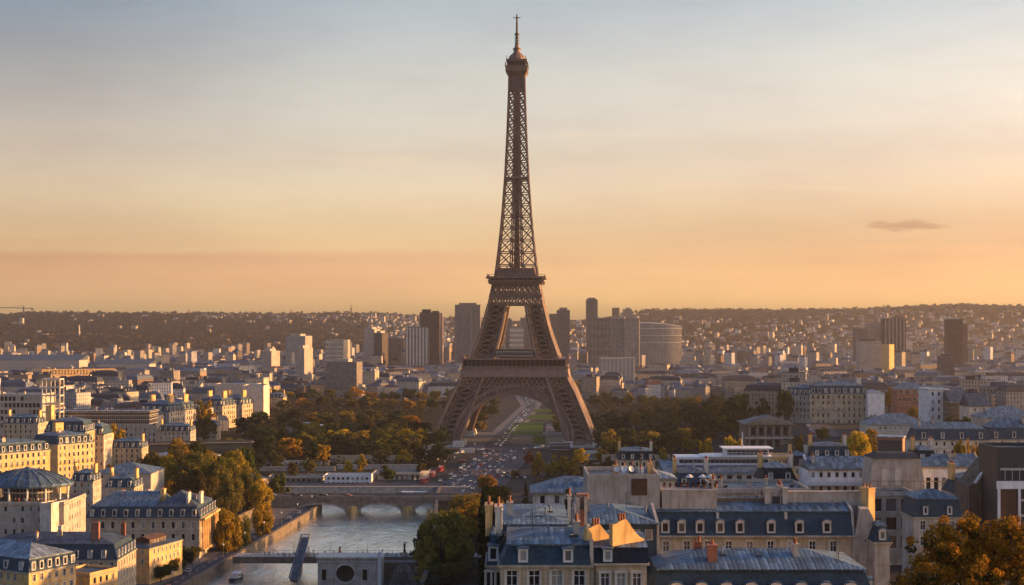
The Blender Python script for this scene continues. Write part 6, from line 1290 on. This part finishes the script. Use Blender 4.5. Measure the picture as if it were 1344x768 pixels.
for a in ((962,565,597,13,'gold'),(926,568,600,12,'ochre'),(1048,566,604,8,'olive'),(970,513,570,21,'green'),(1030,508,556,14,'green'),(905,572,600,12,'ochre'),(885,565,597,14,'brown'),(1000,520,560,12,'green'),(1064,576,604,7,'green')): ptree(*a, zp, 'm', 800 if a[0] in (1048, 1064, 962, 926) else 1010, 6 if a[0] < 970 else None)
zs = 'among the right roofs'
for a in ((1122,565,27,'gold',700),(1165,543,30,'green',900),(1140,562,20,'ochre',720),(1290,570,26,'orange',540),(1326,568,22,'orange',545),(1262,573,10,'ochre',560),(1168,508,9,'ochre',1150),(1205,530,14,'ochre',1040),(1264,545,20,'green',840),(1100,580,14,'olive',720),(1185,548,16,'green',880),(1310,560,12,'ochre',700),(1080,560,10,'olive',860)): ptree(a[0], a[1], 600, a[2], a[3], zs, 'n', a[4])
# park woods: rows of individual trees
def wood(x0f, x1f, ys_, zone, pal):
    for y in ys_:
        x = x0f(y)+random.uniform(0, 9)
        while x < x1f(y):
            w_ = random.uniform(15, 24); yy = y+random.uniform(-20, 20); xx = x+random.uniform(-3, 3)
            if free(xx, yy, w_*.45): tree(xx, yy, w_, random.uniform(11, 18), random.choices(*zip(*pal))[0], zone)
            x += w_*random.uniform(.72, .95)
PAL = [('dark', 5), ('green', 5), ('olive', 5), ('brown', 5), ('ochre', 2), ('gold', .7), ('orange', .5)]
wood(lambda y: PX(345-(y-1000)*.1, y), lambda y: PX(582, y) if y < 1180 else PX(556, y), (1010, 1085, 1160, 1250, 1370), 'in the park left of the tower', PAL)
wood(lambda y: PX(320, y), lambda y: PX(600, y), (1620, 1800), 'at the far side of the left park', [('olive', 3), ('ochre', 3), ('brown', 3), ('orange', 1), ('green', 2)])
wood(lambda y: PX(800, y) if y < 1080 else PX(786, y) if y < 1300 else PX(772, y), lambda y: PX(985, y), (1035, 1110, 1190, 1280, 1400), 'in the park right of the tower', [('dark', 6), ('green', 4), ('brown', 4), ('olive', 3), ('ochre', 1)])
wood(lambda y: PX(775, y), lambda y: PX(1000, y), (1680,), 'at the far side of the right park', [('olive', 3), ('ochre', 3), ('brown', 3), ('green', 2)])
for y in np.linspace(1300, 2300, 11):
    for u, c in ((602, 'gold'), (616, 'olive'), (630, 'ochre'), (644, 'green'), (734, 'ochre'), (745, 'gold')):
        if u == 644 and y < 1500: continue
        if free(PX(u, y), y, 5) and u+(y-1330)*.012 < 800: tree(PX(u+(y-1330)*.012, y), y, random.uniform(11, 17), random.uniform(8, 12), random.choice([c, c, 'brown', 'olive']), 'inside the tower arch')
# low growth filling the park floor, and the far woods on the ridges: masses
def mass_leaves(name, pts, per, size, color, label, cat, seed):
    me = leafmesh(name, np.array(pts), per, size, seed); o = mk(name, me, None, None, None, color); return tag(o, label, cat, None, 'stuff')
def scat(n, x0, x1, y0, y1, r0, r1, zf=0.8):
    out = []
    for _ in range(n):
        y = random.uniform(y0, y1); x = random.uniform(x0(y), x1(y)); r = random.uniform(r0, r1)
        if free(x, y, 2): out.append((x, y, terr(x, y)+r*zf*.6, r))
    return out
random.seed(77)
mass_leaves('undergrowth', scat(1900, lambda y: PX(335, y), lambda y: PX(584, y) if y < 1190 else PX(560, y), 960, 1800, 2.0, 5.2), 26, 1.3, (.04, .034, .013), 'low dark shrubs filling the park left of the tower', 'shrubs', 3)
mass_leaves('undergrowth', scat(1300, lambda y: PX(786, y), lambda y: PX(985, y), 1010, 1750, 2.0, 5.2), 26, 1.3, (.035, .03, .012), 'low dark shrubs filling the park right of the tower', 'shrubs', 4)
mass_leaves('undergrowth', scat(260, lambda y: bankR(y)+3, lambda y: -2, 560, 850, .8, 2.6), 60, .5, (.045, .05, .016), 'low shrubs and ivy on the right river bank', 'shrubs', 5)
mass_leaves('undergrowth', scat(260, lambda y: PX(696, y), lambda y: PX(860, y), 860, 1010, 1.0, 2.6), 40, .7, (.07, .055, .02), 'low autumn shrubs right of the esplanade', 'shrubs', 6)
pts = []
for _ in range(10500):
    u = random.uniform(-300, 1644); y = random.uniform(4350, 6700); x = (u-672)*y/F; nn = math.sin(x*.0031+y*.0017)+math.sin(x*.0013-y*.0029+2)
    if 620 < u < 840 or (u > 860 and y < 5700 and nn > .4) or (480 < u <= 620 and nn > 0 and y < 6200): continue
    if u < 480 and y < 4550: continue
    if u > 860 and y > 5800: pts.append((x+random.uniform(-30, 30), y+20, hill_z(x, y)+4, random.uniform(6, 12)))
    pts.append((x, y, hill_z(x, y)+3, random.uniform(6, 13)))
for _ in range(1200):
    u = random.uniform(-300, 1644)
    if not 640 < u < 815: y = random.uniform(6400, 6560); x = (u-672)*y/F; pts.append((x, y, hill_z(x, y)+random.uniform(2, 13), random.uniform(4, 12)))
mass_leaves('distant_forest', pts, 30, 6.5, (.010, .009, .006), 'dark woods covering the ridges on the horizon', 'forest', 8)
pts = []
for _ in range(900):
    u = random.uniform(-20, 1364); y = random.uniform(2000, 5300); x = (u-672)*y/F
    if free(x, y, 6) and not 600 < u < 760: 
        for q in range(3): pts.append((x+random.uniform(-14, 14), y+random.uniform(-6, 6), hill_z(x, y)*(y > 4250)+8, random.uniform(4, 8)))
mass_leaves('distant_forest', pts, 22, 4, (.15, .085, .025), 'scattered autumn trees between the far houses', 'trees', 9)
# hedges: a tall clipped one beside the hill houses
def hedge(x0, x1, y0, y1, z0, z1, label, color, size=.28, n=5200):
    b = MB(); b.box(x0+.3, x1-.3, y0+.3, y1-.3, z0, z1-.3); o = mk('hedge', b.mesh('core', M['leaf'], uv=False)); o.color = (*color, 1); tag(o, label, 'hedge')
    rg = np.random.default_rng(5); pt = []
    for _ in range(1500): 
        f = rg.integers(0, 5); f = 1 if f == 4 else f; a, c = rg.uniform(0, 1, 2); x = x0+(x1-x0)*(a if f < 2 else (0 if f == 2 else 1)); y = y0+(y1-y0)*(a if f >= 2 else 0); z = z0+(z1-z0)*c if f != 1 else z1; y = y if f != 1 else y0+(y1-y0)*c
        pt.append((x, y, z, .7))
    f = mk('foliage', leafmesh('foliage', np.array(pt), n//160, size, 6), o); f.color = (*color, 1); return o
hedge(PX(632, 290), PX(652, 290), 285, 330, 0, PZ(672, 290), 'very tall dark clipped hedge left of the hill houses', (.022, .030, .010), .5, 9000)
hedge(PX(640, 560), PX(700, 560), 560, 566, 0, PZ(690, 560), 'low clipped green hedge below the cypresses', (.05, .07, .015), .5, 5000)
# the big orange tree at the lower right corner: built closer, with many small leaves
def hero_tree():
    Y = 150; x = PX(1266, Y); zb = terr(x, Y); r = thing('plane_tree', (x, Y, zb), 'large orange autumn tree filling the bottom right corner', 'tree')
    rg = np.random.default_rng(21); cl = []
    lob = [(-5.2, 0, 27.0, 3.4), (-3.2, -1, 31.2, 3.3), (-.5, 0, 33.2, 2.8), (2.2, 1, 31.4, 3.0), (5.2, 0, 33.3, 3.0), (7.2, 0, 30.5, 3.6), (0, -2, 28, 5), (4.5, -2, 27.5, 5), (-2, 0, 24, 5.5), (4, 0, 23, 6), (-6.4, 0, 23.5, 2.6), (8.5, 1, 26, 4)]
    dz = PZ(676, Y)-zb-36.0
    while len(cl) < 640:
        L = lob[rg.integers(len(lob))]; d = rg.normal(size=3); d /= np.linalg.norm(d); f = rg.uniform(.45, 1.05); cl.append((L[0]+d[0]*L[3]*f, L[1]+d[1]*L[3]*f, L[2]+dz+d[2]*L[3]*f*.9, rg.uniform(.45, 1.0)))
    cl = np.array(cl)
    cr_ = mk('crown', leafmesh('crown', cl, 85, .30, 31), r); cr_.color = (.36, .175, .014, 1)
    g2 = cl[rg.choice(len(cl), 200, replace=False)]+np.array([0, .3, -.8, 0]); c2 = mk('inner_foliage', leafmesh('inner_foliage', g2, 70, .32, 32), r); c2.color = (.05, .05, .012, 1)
    b = MB(); b.ring(0, 0, [(.9, -.5), (.6, 6), (.5, 18), (.25, 26+dz*.5)], 10)
    for L in lob: b.beam((0, 0, 16+dz*.4), (L[0]*.5, L[1]*.5, (L[2]+dz+16)/2), .3); b.beam((L[0]*.5, L[1]*.5, (L[2]+dz+16)/2), (L[0], L[1], L[2]+dz+L[3]*.6), .16)
    b.obj('trunk', M['wood'], r, uv=False)
hero_tree()
# ------------------------------------------------------------------ vehicles
def car_mesh(L=4.4, W_=1.8, H=1.45, van=False):
    b = MB(); h0 = .28
    pr_ = [(-L/2, h0), (L/2, h0), (L/2, .75), (L*.30, .88), (L*.16, H) if not van else (L*.34, H), (-L*.26, H) if not van else (-L*.48, H), (-L*.42, .92) if not van else (-L*.5, .92), (-L/2, .85)]
    b.side(pr_, -W_/2, W_/2, 0)
    for s in (-1, 1):
        y0, y1 = sorted((s*W_/2, s*(W_/2+.012)))
        b.side([(-L*.36, .9), (L*.24, .9), (L*.13, H-.1), (-L*.24, H-.1)], y0, y1, 1)
        for x in (-L*.31, L*.31):
            n = 10; b.side([(x+.33*math.cos(2*math.pi*i/n), .33+.33*math.sin(2*math.pi*i/n)) for i in range(n)], s*(W_/2-.1)-.11, s*(W_/2-.1)+.12, 2)
    for xs_, zs_ in (((L*.29, L*.175), (.93, H-.06)), ((-L*.40, -L*.275), (.98, H-.06))):
        o = .015*(1 if xs_[0] > 0 else -1); b.quad((xs_[0]+o, -W_*.42, zs_[0]), (xs_[0]+o, W_*.42, zs_[0]), (xs_[1]+o, W_*.38, zs_[1]), (xs_[1]+o, -W_*.38, zs_[1]), 1)
    for s in (-.6, .6): b.box(L/2, L/2+.02, s-.16, s+.16, .58, .74, 3); b.box(-L/2-.02, -L/2, s-.14, s+.14, .66, .8, 4)
    return b
MT = [M['paint_o'], M['glass'], M['metal_dark'], M['lamp'], M['rust']]
CM = [car_mesh().mesh('car', MT, uv=False), car_mesh(4.1, 1.75, 1.5).mesh('car', MT, uv=False), car_mesh(4.9, 1.95, 2.05, True).mesh('van', MT, uv=False)]
CC = [((.5, .5, .5), 'white', 2.2), ((.30, .31, .33), 'silver', 4), ((.02, .02, .025), 'black', 4), ((.10, .11, .13), 'grey', 3), ((.35, .02, .02), 'red', 1.3), ((.03, .06, .16), 'blue', 1)]
CARS = []; used = []
def car(x, y, rz, zone, col=None, z=None):
    if any(math.hypot(x-a, y-c) < 4.7 for a, c in used): return
    used.append((x, y)); k = random.choices((0, 1, 2), (5, 4, 1.4))[0]; c = next(q for q in CC if q[1] == col) if col else random.choices(CC, [q[2] for q in CC])[0]
    o = mk('van' if k == 2 else 'car', CM[k], None, (x, y, (terr(x, y) if z is None else z)+.17), rz, c[0]); CARS.append((o, c[1], 'van' if k == 2 else 'car', zone))
    tag(o, None, 'van' if k == 2 else 'car', 'cars '+zone)
def lane(uv0, uv1, n, zone, jit=.4, off=0., col=None):
    A, C = pxs([uv0, uv1]); dx_, dy_ = C[0]-A[0], C[1]-A[1]; L = math.hypot(dx_, dy_); rz = math.atan2(dy_, dx_)
    for i in range(n):
        f = (i+random.uniform(-jit, jit))/n; car(A[0]+dx_*f-dy_/L*off, A[1]+dy_*f+dx_/L*off, rz+random.choice((0, math.pi))+random.uniform(-.05, .05), zone, col)
random.seed(31)
lane((574, 641), (650, 592), 15, 'in the left lanes of the avenue'); lane((586, 643), (660, 592), 15, 'in the left lanes of the avenue'); lane((566, 640), (645, 590), 14, 'in the left lanes of the avenue')
lane((600, 645), (676, 590), 10, 'in the right lanes of the avenue'); lane((618, 644), (684, 596), 7, 'in the right lanes of the avenue')
lane((650, 585), (692, 536), 22, 'under the tower on the avenue'); lane((658, 585), (698, 536), 22, 'under the tower on the avenue'); lane((694, 533), (688, 519), 9, 'on the far end of the avenue'); lane((699, 533), (697, 519), 9, 'on the far end of the avenue')
lane((650, 621), (676, 623), 6, 'parked by the esplanade trees', .1); lane((655, 626), (690, 628), 7, 'parked by the esplanade trees', .1); lane((638, 640), (656, 636), 4, 'parked behind the orange tree', .1)
lane((596, 645), (616, 648), 3, 'at the bridge end', .1, 0, 'white'); lane((565, 646.5), (590, 646.5), 4, 'at the bridge end', .1)
lane((690, 590), (730, 586), 8, 'at the right foot of the tower', .2); lane((600, 596), (640, 590), 7, 'at the left foot of the tower', .2)
for y in (520, 548, 584, 650, 668, 701, 742, 763): car(bankL(y)-random.choice((4.4, 7.8)), y, R(90)+.08, 'on the left quay road', None, QZ+.05)
for i in range(6): car(PX(1070+i*5, 900), 900+i*16, R(75), 'on the side street by the portico palace')
for i in range(5): car(-90-i*14, 798.5+(i % 2)*3.2-1.5, 0, 'on the arched bridge', None, WZ+8.55)
def coach(x, y, rz, colr, label, L=12):
    r = thing('coach', (x, y, .12), label, 'coach', rz); b = MB(); b.box(-L/2, L/2, -1.25, 1.25, .35, 1.5); b.box(-L/2, L/2, -1.25, 1.25, 2.5, 3.1); b.box(-L/2+.05, L/2-.05, -1.2, 1.2, 1.5, 2.5); o = b.obj('body', M['paint_o'], r, uv=False); o.color = (*colr, 1)
    b = MB(); b.box(-L/2+.1, L/2+.02, -1.27, 1.27, 1.55, 2.45); b.obj('window', M['glass'], r, uv=False)
    for x_ in (-L*.3, L*.32):
        for s in (-1.1, 1.1): b = MB(); n = 10; b.side([(.5*math.cos(2*math.pi*i/n), .5+.5*math.sin(2*math.pi*i/n)) for i in range(n)], -.15, .15); w_ = b.obj('wheel', M['metal_dark'], r, uv=False); w_.location = (x_, s, -.1)
A = pxs([(570, 634), (580, 626), (590, 619), (598, 612)])
rzc = math.atan2(A[2][1]-A[0][1], A[2][0]-A[0][0])
for i, ((x, y), c, lb) in enumerate(zip(A[:3], ((.38, .03, .03), (.42, .05, .05), (.30, .03, .03)), ('red coach at the near end of the queue beside the avenue mouth', 'red coach in the middle of the queue beside the avenue mouth', 'dark red coach at the far end of the queue beside the avenue'))): coach(x-6, y, rzc, c, lb, 14)
# ------------------------------------------------------------------ people: one continuous skinned body per pose
def person_mesh(pose):
    legs = {'stand': ((.10, .02), (-.10, -.02)), 'walk': ((.11, .26), (-.11, -.24)), 'lean': ((.10, .0), (-.10, .12))}[pose]
    ln = -.16 if pose == 'lean' else 0
    V = [(0, 0, .95), (0, ln*.5, 1.2), (0, ln, 1.42), (0, ln-.01, 1.52), (0, ln-.02, 1.66), (0, ln-.02, 1.74)]; E = [(0, 1), (1, 2), (2, 3), (3, 4), (4, 5)]; Rr = [.16, .145, .17, .06, .105, .07]
    for s, (lx, fy) in zip((1, -1), legs):
        i = len(V); V += [(s*.1, 0, .86), (lx, fy*.45-.02, .47), (lx, fy, .08), (lx, fy-.14, .05)]; E += [(0, i), (i, i+1), (i+1, i+2), (i+2, i+3)]; Rr += [.095, .065, .045, .04]
        i = len(V); sw = -s*.16 if pose == 'walk' else .02; V += [(s*.2, ln, 1.40), (s*.25, ln+sw*.4, 1.13), (s*.26, ln+sw-.06-(.25 if pose == 'lean' else 0), .90+(.22 if pose == 'lean' else 0)), (s*.26, ln+sw-.1-(.3 if pose == 'lean' else 0), .83+(.25 if pose == 'lean' else 0))]; E += [(2, i), (i, i+1), (i+1, i+2), (i+2, i+3)]; Rr += [.06, .05, .036, .03]
    me = bpy.data.meshes.new('person'); me.from_pydata(V, E, []); o = bpy.data.objects.new('person_rig', me); COL.objects.link(o)
    md = o.modifiers.new('skin', 'SKIN'); sv = me.skin_vertices[0].data
    for k, r_ in enumerate(Rr): sv[k].radius = (r_, r_*.82)
    sv[0].use_root = True; sub = o.modifiers.new('sub', 'SUBSURF'); sub.levels = sub.render_levels = 1
    dg = bpy.context.evaluated_depsgraph_get(); out = bpy.data.meshes.new_from_object(o.evaluated_get(dg)); bpy.data.objects.remove(o)
    out.materials.clear()
    for m in (M['cloth'], M['trouser'], M['skin'], M['hair']): out.materials.append(m)
    for p in out.polygons:
        c = p.center; p.material_index = 3 if c.z > 1.66 or (c.z > 1.55 and c.y > ln+.04) else 2 if c.z > 1.5 or (abs(c.x) > .2 and c.z < .9+(.2 if pose == 'lean' else 0) and c.z > .7) else 0 if c.z > .92 or abs(c.x) > .2 else 1
        p.use_smooth = True
    return out
M['trouser'] = plain('dark_trousers', (.03, .035, .05), .9); M['hair'] = plain('dark_hair', (.03, .02, .015), .8)
PM = {k: person_mesh(k) for k in ('stand', 'walk', 'lean')}
PC = [((.02, .02, .025), 'black'), ((.02, .02, .025), 'black'), ((.30, .04, .03), 'red'), ((.04, .07, .18), 'blue'), ((.5, .48, .42), 'cream'), ((.10, .10, .10), 'grey'), ((.28, .16, .06), 'tan'), ((.05, .09, .05), 'green')]
PEOPLE = []
def person(x, y, z, zone, rz=None):
    k = random.choice(('stand', 'walk', 'lean')); c = random.choice(PC); s = random.uniform(1.08, 1.22)
    o = mk('person', PM[k], None, (x, y, z), random.uniform(0, 6.28) if rz is None else rz, c[0], s); tag(o, None, 'person', 'people '+zone); PEOPLE.append((o, c[1], {'stand': 'standing', 'walk': 'walking', 'lean': 'leaning forward'}[k], zone))
random.seed(5)
for i in range(56): person(PX(372, 600)+i*1.5+random.uniform(-1, 1), 597.7+random.choice((0, 0, .8, 4, 9)), WZ+7.6, 'on the flat bridge')
for i in range(6): person(PX(322, 600)+i*2.4+random.uniform(-1, 1), 599+random.uniform(0, 8), WZ+7.6, 'on the flat bridge')
for i in range(16): person(PX(10+i*4.6, 514), 514+random.uniform(0, 3), PZ(662, 514)+.17, 'on the terrace under the dome')
for i in range(22): u, v = random.uniform(628, 690), random.uniform(585, 622); q = pxs([(u, v)])[0]; person(q[0], q[1], .17, 'on the esplanade')
for i in range(14): u, v = random.uniform(700, 728), random.uniform(560, 585); q = pxs([(u, v)])[0]; person(q[0], q[1], .35, 'near the lawn under the tower')
# plants, pots and chairs along the roof terrace of the mansard palace
pal = bpy.data.objects['mansard_palace'].location; zt_ = None
tb = next(c for c in bpy.data.objects['mansard_palace'].children if c.name.startswith('terrace_block')); ztb = pal.z+max(v.co.z for v in tb.data.vertices)
random.seed(8)
PLM = leafmesh('foliage', np.array([(0, 0, .55, .34), (.1, .1, .8, .25), (-.12, 0, .75, .22)]), 60, .16, 3)
pb = MB(); pb.ring(0, 0, [(.2, 0), (.27, .45), (.3, .5), (.24, .5)], 10); POTM = pb.mesh('pot', M['terracotta'], uv=False)
seq = ['leftmost', 'second', 'third', 'fourth', 'fifth', 'sixth', 'seventh', 'eighth', 'ninth', 'rightmost']
for i in range(10):
    x = PX(868, 241)+.5+i*.95; r = thing('potted_plant', (x, 241, ztb+.0), f'{seq[i]} potted bush on the parapet of the roof terrace block', 'potted plant', 0, 'potted bushes on the roof terrace')
    s_ = random.uniform(.7, 1.25); r.scale = (s_,)*3; mk('pot', POTM, r); f = mk('foliage', PLM, r); f.color = (*random.choice(((.02, .025, .01), (.05, .04, .015), (.12, .05, .02))), 1)
for i, u in enumerate((905, 922, 932)):
    r = thing('parasol', (PX(u, 243), 243, ztb), ['white', 'pale folded', 'cream'][i]+' terrace parasol among the potted bushes, '+['left', 'middle', 'right'][i]+' one', 'parasol', 0, 'parasols on the roof terrace')
    b = MB(); b.ring(0, 0, [(.04, 0), (.04, 2)], 6); b.obj('pole', M['metal_dark'], r); b = MB(); b.ring(0, 0, [(.75, 1.5), (.4, 1.8), (.05, 2.0)], 8, cap=False); b.obj('canopy', M['trim'], r)
# street lamps on the quay and the avenue
def lamp_mesh():
    b = MB(); b.ring(0, 0, [(.2, 0), (.1, .8), (.07, 6.5)], 6); b.ring(0, 0, [(.12, 6.5), (.3, 6.9), (.34, 7.3), (.1, 7.6)], 8, 1); return b.mesh('street_lamp', [M['metal_dark'], M['trim']], uv=False)
LM = lamp_mesh(); LAMPS = []
for i, y in enumerate(range(510, 790, 34)): LAMPS.append((mk('street_lamp', LM, None, (bankL(y)-1.7, y, QZ)), 'along the left quay'))
for i in range(9): q = pxs([(556+i*9.5+(3 if i % 2 else 0), 645-i*6.2)])[0]; LAMPS.append((mk('street_lamp', LM, None, (q[0]-5, q[1], .1)), 'along the avenue'))
# ------------------------------------------------------------------ labels that single things out
_o = 'first second third fourth fifth sixth seventh eighth ninth tenth eleventh twelfth thirteenth fourteenth fifteenth sixteenth seventeenth eighteenth nineteenth'.split()
ORD = _o+[t if k == 0 else t[:-4].rstrip('i')+'y-'+_o[k-1] for t in ('twentieth', 'thirtieth', 'fortieth', 'fiftieth') for k in range(10)]
def number(items):      # items: (object, phrase, zone)
    g_ = {}
    for o, ph, zn in items: g_.setdefault((ph, zn), []).append(o)
    for (ph, zn), L in g_.items():
        L.sort(key=lambda o: proj(o.location)[0]); n = len(L)
        for i, o in enumerate(L):
            o['label'] = f'{ph} {zn}' if n == 1 else f'{ph} {zn}, '+('leftmost of them' if i == 0 else 'rightmost of them' if i == n-1 else f'{ORD[i]} from the left')
hp = []
for r, wn_, rn_, sh, zn in HOUSES: hp.append((r, f'{wn_} house with {rn_} {sh} roof', zn))
print('COUNTS', len(HOUSES), len(TREES), len(CARS), len(PEOPLE)); number(hp)
tp = []
for r, cn, kd, zn, ht in TREES:
    tp.append((r, f'{cn} '+({'c': 'narrow cypress', 'w': 'spreading tree'}.get(kd) or ('tall tree' if ht > 16.5 else 'low tree' if ht < 13.5 else 'round tree')), zn))
number(tp)
number([(o, f'{c} {k}', z) for o, c, k, z in CARS]); number([(o, f'person in {c} clothes {p}', z) for o, c, p, z in PEOPLE])
for o, z in LAMPS: tag(o, None, 'street lamp', 'street lamps '+z)
number([(o, 'black street lamp with white lantern', z) for o, z in LAMPS])
